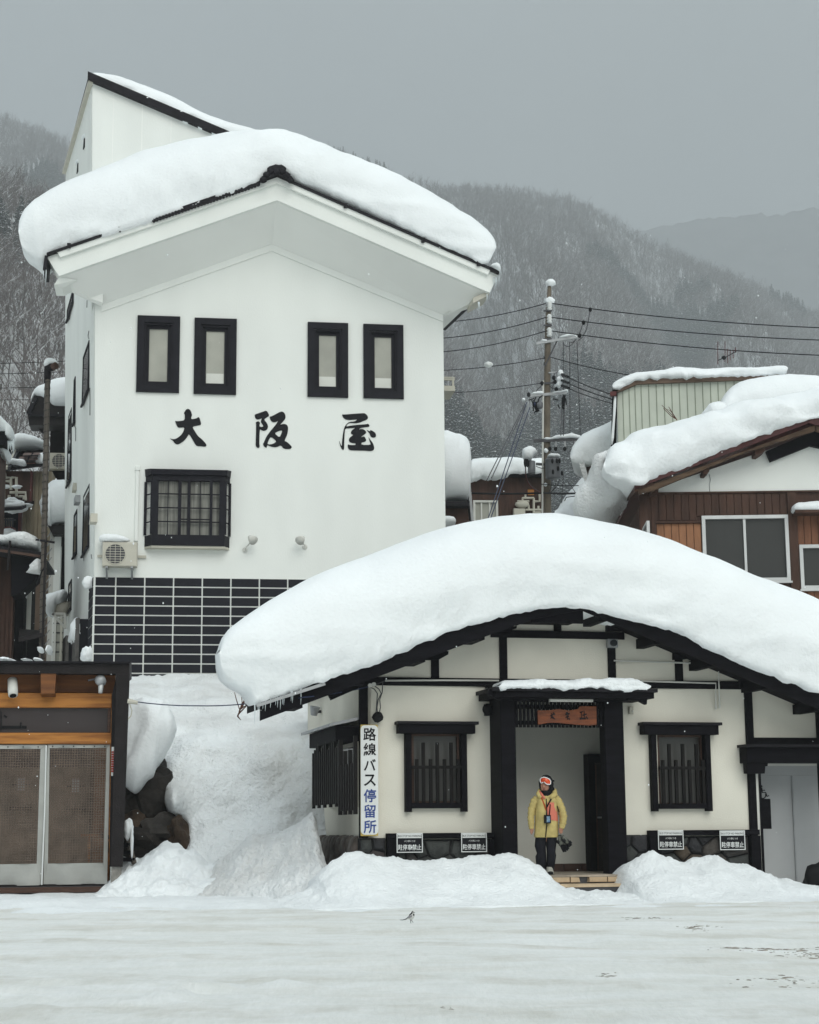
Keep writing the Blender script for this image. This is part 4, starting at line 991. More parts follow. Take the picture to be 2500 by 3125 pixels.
# its left face is the inn's own side wall carried up
TP = TL
lp_ = sl(WL[1] + 2)
f = TP.px(A1(372, 880), -lp_); n_ = TP.px(A1(537, 200), -lp_); fr_ = n_[1] + (f[1] - n_[1]) / (f[0] - n_[0]) * (-TLEN - n_[0])
sidequad(YPH + .252, YF, WL[1] + .1, WL[1] + .1, pA[1], fr_).build('penthouse_side', M['stucco_white'], tower)
c_ = lambda y, z: (xlean(z) - y * S77 / C77 - .05, y, z)
MB(TF).bar(c_(YF, fr_ + .02), c_(YPH - .1, pA[1] + .02), .12, .12).build('side_fascia', M['plastic_beige'], tower)
for q in ((497, 548), (459, 692)):
    x_, z_ = TP.px(A1(*q), -.08 - lp_); MB(TP).prism([(x_ - .22, z_ - .12), (x_ + .18, z_ - .20), (x_ + .22, z_ + .06), (x_, z_ + .12)], -.12 - lp_, 0).build('vent_hood', M['roof_dark'], tower)
    MB(TP).blob((x_, -.08 - lp_, z_ + .16), (.22, .1, .08), 2, .2, 2, q[0]).build('snow_lump', M['snow'], tower, smooth=True)
for k in (660, 830, 1000): # faint panel joints
    xx = TF.px(A1(k, 500), YPH)[0]; MB(TF).box(xx - .012, xx + .012, YPH - .006, YPH, WL[1], ph(xx) - .02).build('panel_joint', M['stucco_shade'], tower)
MB(TF).prism([(pA[0] - .12, ph(pA[0] - .12) - .02), (xe, ph(xe) - .02), (xe, ph(xe) + .20), (pA[0] - .12, ph(pA[0] - .12) + .20)], YPH - .18, YPH - .002).build('penthouse_fascia', M['roof_dark'], tower)
b = MB(TF); b.hexa([(pA[0] - .1, YPH, ph(pA[0] - .1) + .1), (xe, YPH, ph(xe) + .1), (xe, TLEN, ph(xe) + .1), (xlean(fr_) - YF * S77 / C77 - .06, YF, fr_ + .1),
             (pA[0] - .1, YPH, ph(pA[0] - .1) + .2), (xe, YPH, ph(xe) + .2), (xe, TLEN, ph(xe) + .2), (xlean(fr_) - YF * S77 / C77 - .06, YF, fr_ + .2)]); b.build('penthouse_roof', M['roof_dark'], tower)
top = mp(A1, [(535, 178), (540, 164), (560, 160), (610, 163), (680, 178), (760, 200), (850, 232), (930, 268), (1020, 310), (1120, 360), (1220, 410), (1330, 450), (1450, 480), (1560, 512), (1700, 555), (1850, 610), (2000, 680)])
bot = mp(A1, [(535, 178), (555, 185), (600, 203), (680, 238), (760, 272), (850, 312), (930, 348), (1020, 388), (1120, 432), (1220, 476), (1330, 526), (1420, 566), (1520, 610), (1620, 655), (1720, 700), (1850, 730), (2000, 690)])
snow_loft('penthouse_snow', TF, top, bot, YPH + .6, YPH - .12, 6.5, .12, 90, 14, .05, .8, tower, 'snow', 3.0, dfn=lambda t: .1 + .9 * min(1, t / .3))

# front windows
for (x0, x1, z0, z1) in wrect:
    w_, h_ = x1 - x0, z1 - z0; e = MB(TF)
    frame_ring(e, x0, x1, z0, z1, .16 * w_, -.07, .0, .085 * h_); root = e.build('window', M['frame_black'], tower)
    ix0, ix1, iz0, iz1 = x0 + .16 * w_, x1 - .16 * w_, z0 + .085 * h_, z1 - .09 * h_
    e = MB(TF); frame_ring(e, ix0, ix1, iz0, iz1, .05, -.03, .06); e.build('inner_frame', M['frame_black'], root)
    e = MB(TF); frame_ring(e, ix0 + .05, ix1 - .05, iz0 + .05, iz1 - .05, .09, .05, .11); e.build('sash', M['frame_black'], root)
    MB(TF).box(ix0 + .1, ix1 - .1, .09, .10, iz0 + .1, iz1 - .1).build('pane', M['pane_frost'], root)
    MB(TF).box(ix0 + .15, ix1 - .15, .085, .0895, iz0 + .14, iz0 + .14 + .28 * (x0 > 2)).build('blind_hem', M['stucco_grey'], root) if x0 > 2 else None

# barred bay window
YW = -.32
wx = lambda q, pl=YW: TF.px(W7(q, 650), pl)[0]
wz = lambda q, pl=YW: TF.px(W7(700, q), pl)[1]
fx0, fx1 = wx(330), wx(1452); ox0, ox1 = TF.px(W7(218, 650), 0)[0], TF.px(W7(1530, 650), 0)[0]
bz0, bz1 = wz(1240), wz(150)
e = MB(TF); e.hexa([(ox0 - .01, 0, bz1), (fx0 - .05, YW - .06, bz1), (fx1 + .05, YW - .06, bz1), (ox1 + .01, 0, bz1), (ox0 - .03, 0, bz1 + .2), (fx0 - .07, YW - .08, bz1 + .14), (fx1 + .07, YW - .08, bz1 + .14), (ox1 + .03, 0, bz1 + .2)])
root = e.build('bay_window', M['frame_black'], tower)
zs0, zs1 = wz(1062), wz(235)
def trap(z0, z1, name, m, o=0.0):
    MB(TF).hexa([(ox0, 0, z0), (fx0, YW - o, z0), (fx1, YW - o, z0), (ox1, 0, z0), (ox0, 0, z1), (fx0, YW - o, z1), (fx1, YW - o, z1), (ox1, 0, z1)]).build(name, M[m], root)
trap(bz0, zs0 - .02, 'bay_sill', 'frame_black'); trap(zs1 + .0, bz1 - .001, 'bay_head', 'frame_black'); trap(bz0 - .06, bz0 - .001, 'bay_base', 'plastic_beige', -.03)
MB(TF).hexa([(ox0 + .05, .22, zs0), (fx0 + .02, YW + .14, zs0), (fx1 - .02, YW + .14, zs0), (ox1 - .05, .22, zs0), (ox0 + .05, .22, zs1), (fx0 + .02, YW + .14, zs1), (fx1 - .02, YW + .14, zs1), (ox1 - .05, .22, zs1)]).build('curtain', M['pane_frost'] if False else mat('curtain', (.20, .20, .18), .8, .35, 2.2, stretch=(9, 9, .4)), root)
MB(TF).box(fx0 + .02, fx1 - .02, YW + .09, YW + .10, zs0 - .02, zs1).build('pane', M['glass_grey'], root) if False else None
for a, d in ((330, 422), (727, 778), (872, 920), (1218, 1262), (1368, 1452)): MB(TF).box(wx(a), wx(d), YW, YW + .07, zs0 - .02, zs1).build('bar', M['frame_black'], root)
for a in (571, 1070): MB(TF).box(wx(a) - .012, wx(a) + .012, YW + .02, YW + .05, zs0 - .02, zs1).build('bar', M['frame_black'], root)
for a in (440, 655, 870): MB(TF).box(fx0 + .09, fx1 - .09, YW + .015, YW + .055, wz(a) - .014, wz(a) + .014).build('bar', M['frame_black'], root)
MB(TF).box(wx(778), wx(1218), YW + .01, YW + .06, wz(838), wz(822)).build('bar', M['frame_black'], root)
for (xa, xb) in ((ox0, fx0), (ox1, fx1)):
    MB(TF).bar((xa, -.01, (zs0 + zs1) / 2), (xa, -.06, (zs0 + zs1) / 2), .06, zs1 - zs0).build('bar', M['frame_black'], root)
    MB(TF).bar((xa + (xb - xa) * .1, YW * .1, zs0 + .001), (xa + (xb - xa) * .1, YW * .1, zs1), .05, .05).build('bar', M['frame_black'], root)
    MB(TF).bar((xa + (xb - xa) * .9, YW * .9, zs0 + .001), (xa + (xb - xa) * .9, YW * .9, zs1), .07, .07).build('bar', M['frame_black'], root)
    for a in (440, 655, 870): MB(TF).bar((xa, 0, wz(a)), (xb, YW, wz(a)), .025, .028).build('bar', M['frame_black'], root)

# three brush characters
def brush(c, outlines, holes=()):
    """Flat brush strokes cut 12 mm thick; each stroke is one outline, filled with its holes."""
    cu = bpy.data.curves.new('brush_character', 'CURVE'); cu.dimensions = '2D'; cu.fill_mode = 'BOTH'; cu.extrude = .006
    for out in list(outlines) + list(holes):
        P = [TF.px(c(*q), -.012) for q in out]
        # round the traced corners once
        Q = []
        for i in range(len(P)):
            a, d = P[i], P[(i + 1) % len(P)]; Q += [(a[0] * .78 + d[0] * .22, a[1] * .78 + d[1] * .22), (a[0] * .22 + d[0] * .78, a[1] * .22 + d[1] * .78)]
        s = cu.splines.new('POLY'); s.points.add(len(Q) - 1)
        for p, q in zip(s.points, Q): p.co = (q[0], q[1], 0, 1)
        s.use_cyclic_u = True
    o = bpy.data.objects.new('t', cu); COL.objects.link(o)
    me = bpy.data.meshes.new_from_object(o.evaluated_get(bpy.context.evaluated_depsgraph_get())); b = MB(TF)
    for v in me.vertices: b.p(v.co.x, -.012 - v.co.z, v.co.y)
    for p in me.polygons: b.face(list(p.vertices))
    bpy.data.objects.remove(o); bpy.data.curves.remove(cu); bpy.data.meshes.remove(me)
    return b.build('brush_character', M['print_black'], tower)
brush(K1, [[(700, 265), (735, 272), (770, 300), (805, 360), (825, 440), (818, 480), (803, 500), (803, 572), (950, 548), (985, 520), (1025, 508), (1050, 545), (1090, 685), (1085, 720), (1065, 740), (830, 780), (880, 880), (1000, 1065), (1110, 1150), (1220, 1270), (1250, 1330), (1235, 1360), (1190, 1372), (1090, 1357), (985, 1355), (935, 1325), (870, 1210), (735, 988), (690, 1080), (600, 1190), (520, 1250), (440, 1298), (380, 1303), (320, 1270), (270, 1195), (170, 1120), (245, 1152), (330, 1150), (430, 1098), (520, 1015), (580, 920), (605, 800), (470, 815), (415, 808), (385, 760), (350, 680), (330, 610), (370, 628), (440, 625), (612, 602), (615, 425), (585, 398), (610, 350), (650, 285)]])
brush(K2, [[(195, 375), (330, 330), (500, 270), (555, 255), (590, 268), (620, 310), (660, 390), (655, 430), (560, 485), (505, 530), (515, 570), (590, 660), (630, 760), (610, 850), (560, 895), (480, 915), (410, 890), (358, 850), (345, 1080), (340, 1340), (355, 1400), (340, 1465), (300, 1480), (250, 1455), (218, 1390), (225, 1200), (232, 900), (235, 680), (220, 645), (260, 610), (310, 600), (345, 620), (365, 660), (345, 730), (350, 770), (410, 790), (470, 775), (465, 730), (400, 640), (390, 590), (430, 495), (350, 530), (280, 540), (230, 520), (200, 470), (188, 410)],
           [(680, 440), (730, 440), (840, 390), (1000, 300), (1070, 278), (1130, 295), (1180, 350), (1205, 430), (1195, 520), (1110, 620), (1015, 720), (1110, 690), (1190, 690), (1250, 720), (1285, 790), (1285, 900), (1255, 1050), (1160, 1245), (1240, 1275), (1330, 1350), (1420, 1445), (1365, 1515), (1150, 1508), (1045, 1385), (950, 1435), (850, 1455), (720, 1430), (600, 1375), (585, 1465), (545, 1462), (490, 1420), (460, 1350), (500, 1275), (560, 1130), (660, 980), (790, 820), (900, 690), (962, 582), (880, 625), (800, 632), (740, 600), (695, 530)]],
      [[(835, 995), (960, 925), (1098, 890), (1070, 1000), (1003, 1138)], [(715, 1100), (915, 1255), (820, 1330), (700, 1365), (600, 1348), (640, 1240)]])
brush(K3, [[(262, 262), (300, 272), (500, 258), (800, 235), (990, 225), (1040, 250), (1095, 310), (1115, 370), (1095, 420), (1040, 455), (950, 485), (850, 530), (740, 552), (620, 550), (500, 545), (440, 580), (385, 670), (540, 635), (760, 610), (1070, 588), (1105, 572), (1140, 595), (1165, 640), (1150, 670), (900, 702), (850, 725), (805, 770), (880, 745), (960, 755), (1030, 800), (1055, 855), (1030, 900), (940, 960), (880, 1025), (970, 990), (1010, 1010), (1058, 1110), (1030, 1160), (895, 1190), (900, 1270), (1215, 1270), (1180, 1180), (1125, 1000), (1180, 1090), (1260, 1190), (1305, 1290), (1320, 1380), (1290, 1445), (1200, 1475), (1000, 1455), (700, 1450), (540, 1445), (470, 1400), (445, 1320), (455, 1245), (510, 1275), (710, 1275), (705, 1212), (600, 1210), (510, 1170), (480, 1105), (510, 1030), (640, 940), (580, 920), (548, 870), (570, 800), (640, 750), (705, 708), (540, 718), (358, 725), (345, 900), (330, 1150), (330, 1390), (300, 1440), (250, 1400), (190, 1270), (160, 1110), (205, 1240), (250, 1325), (262, 1150), (290, 900), (330, 700), (400, 590), (490, 515), (690, 495), (770, 425), (620, 440), (480, 450), (380, 430), (310, 380), (268, 310)],
           [(1060, 768), (1195, 835), (1180, 775), (1260, 805), (1350, 870), (1380, 940), (1370, 1000), (1320, 1028), (1250, 1025), (1200, 985), (1170, 900), (1110, 820)]])

# black wall tiles of the lower storey
tz1 = tz(A5, 260, 130); tpz = (tz(A5, 260, 130) - tz(A5, 260, 640)) / 8.05; tw0 = tx(A5, 328, 300); twp = tx(A5, 519, 300) - tw0
MB(TF).box(.0, xr, -.02, -.001, 0, tz1).build('tile_bed', M['grout'], tower)
tj = .036
proto = {}
for rI in range(12):
    zt_ = tz1 - rI * tpz
    for c in range(-1, 9):
        a = tw0 + c * twp + tj / 2 if c >= 0 else .03; d = tw0 + (c + 1) * twp - tj / 2
        if a > xr - .2: continue
        key = 'n' if c >= 0 else 'e'
        if key not in proto:
            proto[key] = (MB(TF).bevbox(a, d, -.04, -.019, zt_ - tpz + tj / 2, zt_ - tj / 2, .006).build('wall_tile', M['tile_black'], tower), a, zt_); continue
        o, a0, z0 = proto[key]
        clone(o, tower, Matrix.Translation((a - a0, 0, zt_ - z0)))
# the same tiles on the side wall, two columns
xs_ = [TL.px(A4(785, 1700))[0], TL.px(A4(800, 1700))[0], -.03]
MB(TL).box(xs_[0] - .03, -.001, -.02, 0, 0, tz1 - .02).build('tile_bed', M['grout'], tower)
for rI in range(11):
    for k in range(2): MB(TL).bevbox(xs_[k] + .02, xs_[k + 1] - .02, -.04, -.019, tz1 - (rI + 1) * tpz + .015, tz1 - rI * tpz - .015, .006).build('wall_tile', M['tile_black'], tower)

# narrow windows of the side wall (near edge u, far edge u, top and bottom of the near edge)
def side_win(c, xf, xn, yt, yb, nm='side_window'):
    zz_ = TL.px(c(xn, (yt + yb) / 2))[1]; o = -sl(zz_)
    x0, _ = TL.px(c(xf, yt), o); x1, z1 = TL.px(c(xn, yt), o); _, z0 = TL.px(c(xn, yb), o)
    e = MB(TL); frame_ring(e, x0, x1, z0, z1, .07, o - .03, o + .02); root = e.build(nm, M['frame_black'], tower)
    MB(TL).box(x0 + .05, x1 - .05, o - .015, o - .01, z0 + .05, z1 - .05).build('pane', M['glass'], root)
    MB(TL).box(x0 - .05, x1 + .03, o - .06, o, z0 - .04, z0 - .001).build('sill', M['frame_black'], root)
for a in ((A3, 634, 675, 340, 690), (A3, 562, 571, 612, 930), (A3, 522, 545, 845, 1350), (A4, 742, 792, 505, 1030), (A4, 656, 683, 725, 1090), (A4, 608, 635, 1340, 1590), (A1, 399, 428, 1412, 1475)):
    side_win(*a)
# vent hood, meter and lamp on the side wall
for c, q, nm in ((A4, (660, 545), 'vent_hood'), (A4, (815, 818), 'vent_hood')):
    x_, z_ = TL.px(c(*q), -.1); MB(TL).prism([(x_ - .25, z_ - .10), (x_ + .2, z_ - .10), (x_ + .2, z_ + .12), (x_, z_ + .10)], -.18, 0).build(nm, M['plastic_beige'], tower)
x_, z_ = TL.px(A4(685, 652), -.1); MB(TL).box(x_ - .3, x_ + .3, -.2, 0, z_ - .1, z_ + .1).build('meter_box', M['metal_grey'], tower)
# cracks and rust runs below the side windows
for c, pts in ((A3, [(525, 95), (526, 130), (524, 185)]), (A3, [(668, 270), (662, 310), (668, 330)]), (A3, [(676, 700), (677, 800), (676, 905)]), (A3, [(568, 945), (558, 985), (570, 1000), (569, 1100)]), (A3, [(655, 40), (653, 95)]), (A4, [(800, 1125), (806, 1165)]), (A4, [(735, 1150), (735, 1180)])):
    MB(TL).tube([TL.P(c(*q), -.004 - sl(TL.px(c(*q))[1])) for q in pts], .010, 4).build('rust_run', M['metal_dark'], tower)
# pipe casing beside the bay window
p0, p1 = TF.px(A4(1208, 350), -.05), TF.px(A4(1212, 1010), -.05)
MB(TF).bevbox(p0[0] - .045, p0[0] + .045, -.06, 0, p1[1], p0[1] - .12, .01).build('pipe_casing', M['stucco_white'], tower)
MB(TF).bevbox(p0[0] - .06, p0[0] + .06, -.08, 0, p0[1] - .12, p0[1], .01).build('casing_head', M['stucco_white'], tower)
# balcony rail on the right flank
P0 = TF.P(A6(147, 830), 1.2); q0 = TF.P(A6(230, 940), 1.2)
e = MB(TF); x0, x1 = xr, q0[0]
for zz in (P0[2], (P0[2] + q0[2]) / 2 + .15, q0[2] + .12): e.box(x0, x1, 1.0, 1.06, zz - .03, zz + .03)
e.box(x0, x1, .98, 2.0, q0[2], q0[2] + .1)
for xx in (x0 + .12, x1 - .05): e.box(xx - .025, xx + .025, .99, 1.05, q0[2], P0[2])
e.build('balcony', M['plastic_beige'], tower)

# ---- things on the tower
def split_unit(fr, c, p, q, y, label, fan_c, fan_r, snow=None, feet=True, nm='air_conditioner', mcas='plastic_beige'):
    x0, x1, z0, z1 = fr.rect(c(*p), c(*q), y); d = .30
    t = thing(nm, label, 'air conditioner', fr.w((x0 + x1) / 2, y, z0), fr.ang)
    MB(fr).bevbox(x0, x1, y, y + d, z0, z1, .02).build('casing', M[mcas], t)
    fx, fz = fr.px(c(*fan_c), y); rr = abs(fr.px(c(fan_c[0] + fan_r, fan_c[1]), y)[0] - fx)
    MB(fr).tube([(fx, y - .006, fz), (fx, y + .02, fz)], rr, 28).build('fan_opening', M['metal_dark'], t)
    g = MB(fr)
    for k in range(1, 8): h = rr * math.sqrt(1 - (k / 4 - 1) ** 2); g.box(fx - h, fx + h, y - .014, y - .008, fz + (k / 4 - 1) * rr - .006, fz + (k / 4 - 1) * rr + .006)
    for k in range(1, 4): h = rr * math.sqrt(1 - (k / 2 - 1) ** 2); g.box(fx + (k / 2 - 1) * rr - .006, fx + (k / 2 - 1) * rr + .006, y - .02, y - .0145, fz - h, fz + h)
    g.tube([(fx + rr * math.cos(a), y - .012, fz + rr * math.sin(a)) for a in np.linspace(0, 2 * math.pi, 25)], .012, 5)
    g.build('grille', M['plastic_beige'], t)
    if feet:
        for k in (.13, .85):
            xx = x0 + (x1 - x0) * k
            f = MB(fr); f.box(xx - .03, xx + .03, y - .02, 0, z0 - .045, z0 - .005); f.bar((xx, y + .02, z0 - .05), (xx, 0, z0 - .28), .05, .04); f.build('bracket', M['metal_grey'], t)
        MB(fr).box(x1 + .01, x1 + .22, -.06, -.0, z0 + (z1 - z0) * .5 - .04, z0 + (z1 - z0) * .5 + .03).build('bracket', M['plastic_beige'], t)
        MB(fr).box(x0 - .14, x0 - .01, -.06, -.0, z0 + (z1 - z0) * .5 - .03, z0 + (z1 - z0) * .5 + .03).build('bracket', M['plastic_beige'], t)
    if snow: snow_pillow('snow_cap', fr, mp(c, snow[0]), mp(c, snow[1]), y + d * .45, .22, 30, 12, .02, 4, t)
    return t
split_unit(TF, A4, (900, 1015), (1203, 1232), -.42, 'beige air conditioner with a snow cap bracketed to the white inn below its corner', (1011, 1123), 90,
           ([(868, 1000), (872, 975), (895, 960), (950, 953), (1030, 955), (1085, 965), (1120, 985), (1142, 1008)], [(868, 1000), (872, 1015), (900, 1020), (960, 1020), (1030, 1020), (1090, 1018), (1125, 1016), (1142, 1008)]))
for (hx_, hy_), (bx_, by_), lab in (((362, 310), (318, 385), 'left of two small floodlights under the bay window wall, beside the window'), ((690, 312), (712, 365), 'right of two small floodlights on the white wall, nearer the shelter snow')):
    h, g_ = TF.P(B2(hx_, hy_), -.35), TF.P(B2(bx_, by_), -.0)
    t = thing('wall_floodlight', lab, 'floodlight', TF.w(g_[0], 0, g_[2]), TA, 'floodlights under the brush characters')
    MB(TF).tube([(g_[0], 0, g_[2]), (g_[0], -.1, g_[2] + .02), (h[0], -.30, h[2] - .06)], .018, 6).build('arm', M['plastic_white'], t)
    sgn = 1 if hx_ < 500 else -1
    MB(TF).tube([(h[0] - .05 * sgn, -.25, h[2] + .06), (h[0] + .0 * sgn, -.33, h[2]), (h[0] + .05 * sgn, -.40, h[2] - .06)], [.05, .10, .13], 12).build('lamp_head', M['plastic_white'], t, smooth=True)
    MB(TF).blob((g_[0], -.02, g_[2]), (.07, .03, .07), 2).build('base', M['plastic_white'], t)
# slatted screens on the side wall near the ground
def screen(c, x0p, x1p, rows, label, snow, h=.27):
    xa, _ = TL.px(c(x1p, rows[0]), 0); t = thing('slat_screen', label, 'screen', TL.w(xa - .5, -.1, 0), TL.ang, 'slatted screens on the side of the inn')
    for y in rows:
        _, z = TL.px(c(x1p, y), 0)
        MB(TL).bevbox(xa - 1.0, xa, -.34, -.24, z - h / 2, z + h / 2, .015).build('slat', M['metal_grey_dk'], t)
    _, zt_ = TL.px(c(x1p, rows[0] - 40), 0)
    for k in (-.85, -.15): MB(TL).box(xa + k - .03, xa + k + .03, -.239, 0, 0, zt_).build('post', M['frame_black'], t)
    for q, r in snow:
        P = TL.P(c(*q), -.3); MB(TL).blob(P, r, 3, .35, 2, q[0]).build('snow_lump', M['snow'], t, smooth=True)
M['metal_grey_dk'] = mat('screen_slat', (.10, .095, .09), .6, .2, 4)
screen(A4, 735, 779, (1730, 1818, 1905, 1980, 2055), 'grey slatted screen at the corner of the inn, nearest the black tiles', [((760, 2010), (.35, .14, .22))])
screen(A4, 632, 680, (1880, 1955, 2030), 'grey slatted screen further back on the inn side wall with snow on top', [((665, 1800), (.35, .15, .35)), ((640, 1845), (.3, .12, .2))])
P = TL.P(A4(778, 1372), -.12); MB(TL).blob(P, (.12, .16, .17), 3, .2, 2).build('snow_lump', M['snow'], tower, smooth=True)
# ================================================================== TIMBER SHED (left)
SA = R(9)
SF = frame_through((300, 2500), 31.0, SA, (374, 2640))
shed = thing('timber_porch', 'dark framed timber snow porch with orange beams and two brown mesh curtains', 'porch', SF.o, SA)
M['beam_orange'] = mat('beam_orange', (.44, .18, .036), .55, 0, 2.2, .25, 30, c2=(.24, .085, .016), stretch=(.5, 1, 5), detail=8, lo=.4, hi=.62)
M['beam_brown'] = mat('beam_brown', (.20, .075, .02), .6, 0, 2, .25, 30, c2=(.12, .042, .012), stretch=(.4, 1, 5), detail=8)
M['frame_brown'] = mat('frame_brownblack', (.015, .0125, .013), .6, .25, 3, .3, 40, spec=.15)
def sp(x, y, pl=0.0): return SF.px(B1(x, y), pl)
def sbox(p, q, y0, y1, name, m, xl=None, bev=.01, pl=None):
    x0, x1, z0, z1 = SF.rect(B1(*p), B1(*q), y0 if pl is None else pl)
    return MB(SF).bevbox(x0 if xl is None else xl, x1, y0, y1, z0, z1, bev).build(name, M[m], shed)
XL = sp(-420, 1000)[0]
# outer black frame: roof edge, header, tapering pillar
ztop, zhd = sp(400, 178)[1], sp(400, 262)[1]
MB(SF).prism([(XL, sp(0, 190)[1]), (sp(975, 190)[0], sp(975, 190)[1]), (sp(990, 178)[0], sp(990, 178)[1]), (XL, sp(0, 172)[1])], -.20, 3.5).build('roof_edge', M['roof_dark'], shed)
MB(SF).prism([(XL, sp(0, 262)[1]), sp(975, 268), sp(975, 190), (XL, sp(0, 190)[1])], -.12, .10).build('header', M['frame_brown'], shed)
MB(SF).prism([sp(876, 268), sp(976, 268), sp(924, 1712), sp(834, 1712)], -.12, .25).build('pillar', M['frame_brown'], shed)
MB(SF).prism([sp(842, 430, .25), sp(880, 268, .25), sp(838, 1712, .25), sp(822, 1712, .25)], .10, .30).build('pillar_lining', M['frame_brown'], shed)
MB(SF).prism([(sp(924, 1712)[0] - .02, 0), sp(915, 1700), sp(838, 1700), (sp(832, 1712)[0], 0)], -.05, .28).build('pillar_footing', mat('concrete', (.24, .23, .21), .9, .25, 6, .5, 30), shed)
# recessed timber wall: boards, beams
YI = .28
sbox((-10, 262), (866, 404), YI + .14, YI + .2, 'upper_board', 'beam_brown', XL, pl=YI + .1)
sbox((-10, 404), (840, 518), YI, YI + .16, 'beam', 'beam_orange', XL, pl=YI)
sbox((-10, 705), (836, 790), YI, YI + .16, 'beam', 'beam_orange', XL, pl=YI)
x0, x1, z0, z1 = SF.rect(B1(-10, 518), B1(812, 705), YI + .1)
MB(SF).box(XL, x1, YI + .10, YI + .115, z0, z1).build('transom_pane', glass_mat('transom_glass', (.055, .046, .046), .1), shed)
sbox((812, 518), (830, 705), YI + .02, YI + .14, 'transom_frame', 'sash_brown', pl=YI)
P = SF.px(B1(370, 330), YI); MB(SF).hexa([(P[0] - .12, -.1, P[1] - .22), (P[0] + .12, -.1, P[1] - .22), (P[0] + .12, YI + .1, P[1] - .26), (P[0] - .12, YI + .1, P[1] - .26), (P[0] - .14, -.1, P[1] + .30), (P[0] + .14, -.1, P[1] + .30), (P[0] + .14, YI + .1, P[1] + .30), (P[0] - .14, YI + .1, P[1] + .30)]).build('joist', M['beam_brown'], shed)
MB(SF).prism([SF.px(B1(*q), YI) for q in ((836, 520), (842, 520), (830, 1700), (818, 1700))], YI - .02, YI + .1).build('door_jamb', M['beam_orange'], shed)
# objects in the transom: a dark shelf bracket
tb = MB(SF); tb.bar(SF.P(B1(0, 664), YI + .08), SF.P(B1(200, 664), YI + .08), .02, .05); tb.bar(SF.P(B1(158, 664), YI + .08), SF.P(B1(158, 628), YI + .08), .02, .09); tb.bar(SF.P(B1(8, 690), YI + .08), SF.P(B1(8, 545), YI + .08), .02, .06); tb.bar(SF.P(B1(30, 575), YI + .08), SF.P(B1(52, 590), YI + .08), .02, .03)
tb.build('shelf_bracket', M['rubber'], shed, kind='stuff')
# inside: a back wall with a dark door, an orange post, shelves
zfl = sp(400, 1865)[1]
MB(SF).box(XL, sp(840, 1000)[0], 1.5, 1.6, 0, ztop).build('inner_wall', mat('inner_wall', (.16, .135, .105), .8, .25, 1.2, .2, 20), shed)
MB(SF).box(XL, sp(840, 1000)[0], YI, 1.5, zfl - .1, zfl).build('porch_floor', M['metal_dark'], shed)
x_, z_ = SF.px(B1(690, 1200), 1.4); MB(SF).box(x_ - .03, x_ + .03, 1.38, 1.48, zfl, z_ + .9).build('inner_post', M['rubber'], shed)
x_, _ = SF.px(B1(750, 1200), 1.4); MB(SF).box(x_ - .12, x_ + .2, 1.38, 1.48, zfl, 3).build('inner_post', M['beam_brown'], shed)
x_, _ = SF.px(B1(670, 1500), 1.2); MB(SF).box(x_ - .03, x_ + .03, 1.2, 1.26, zfl, 1.05).build('stand_post', M['beam_orange'], shed); MB(SF).box(x_ - .16, x_ + .16, 1.19, 1.27, 1.051, 1.10).build('stand_rail', M['beam_orange'], shed)
for xx, yy in ((155, 1100), (570, 1110)):
    x_, z_ = SF.px(B1(xx, yy), 1.4); MB(SF).box(x_ - .16, x_ + .16, 1.42, 1.48, z_ - .02, z_ + .02).build('inner_rail', M['rubber'], shed); MB(SF).box(x_ - .07, x_ + .07, 1.40, 1.45, z_ - .1, z_ + .14).build('inner_sign', M['metal_grey'], shed)
    x_, z_ = SF.px(B1(xx, yy + 175), 1.4); MB(SF).box(x_ - .2, x_ + .2, 1.42, 1.48, z_ - .03, z_ + .03).build('inner_rail', M['rubber'], shed)
MB(SF).box(XL, SF.px(B1(680, 960), 1.3)[0], 1.25, 1.37, SF.px(B1(400, 968), 1.3)[1], SF.px(B1(400, 800), 1.3)[1]).build('inner_header', mat('inner_header', (.05, .04, .045), .8, .2, 2), shed)
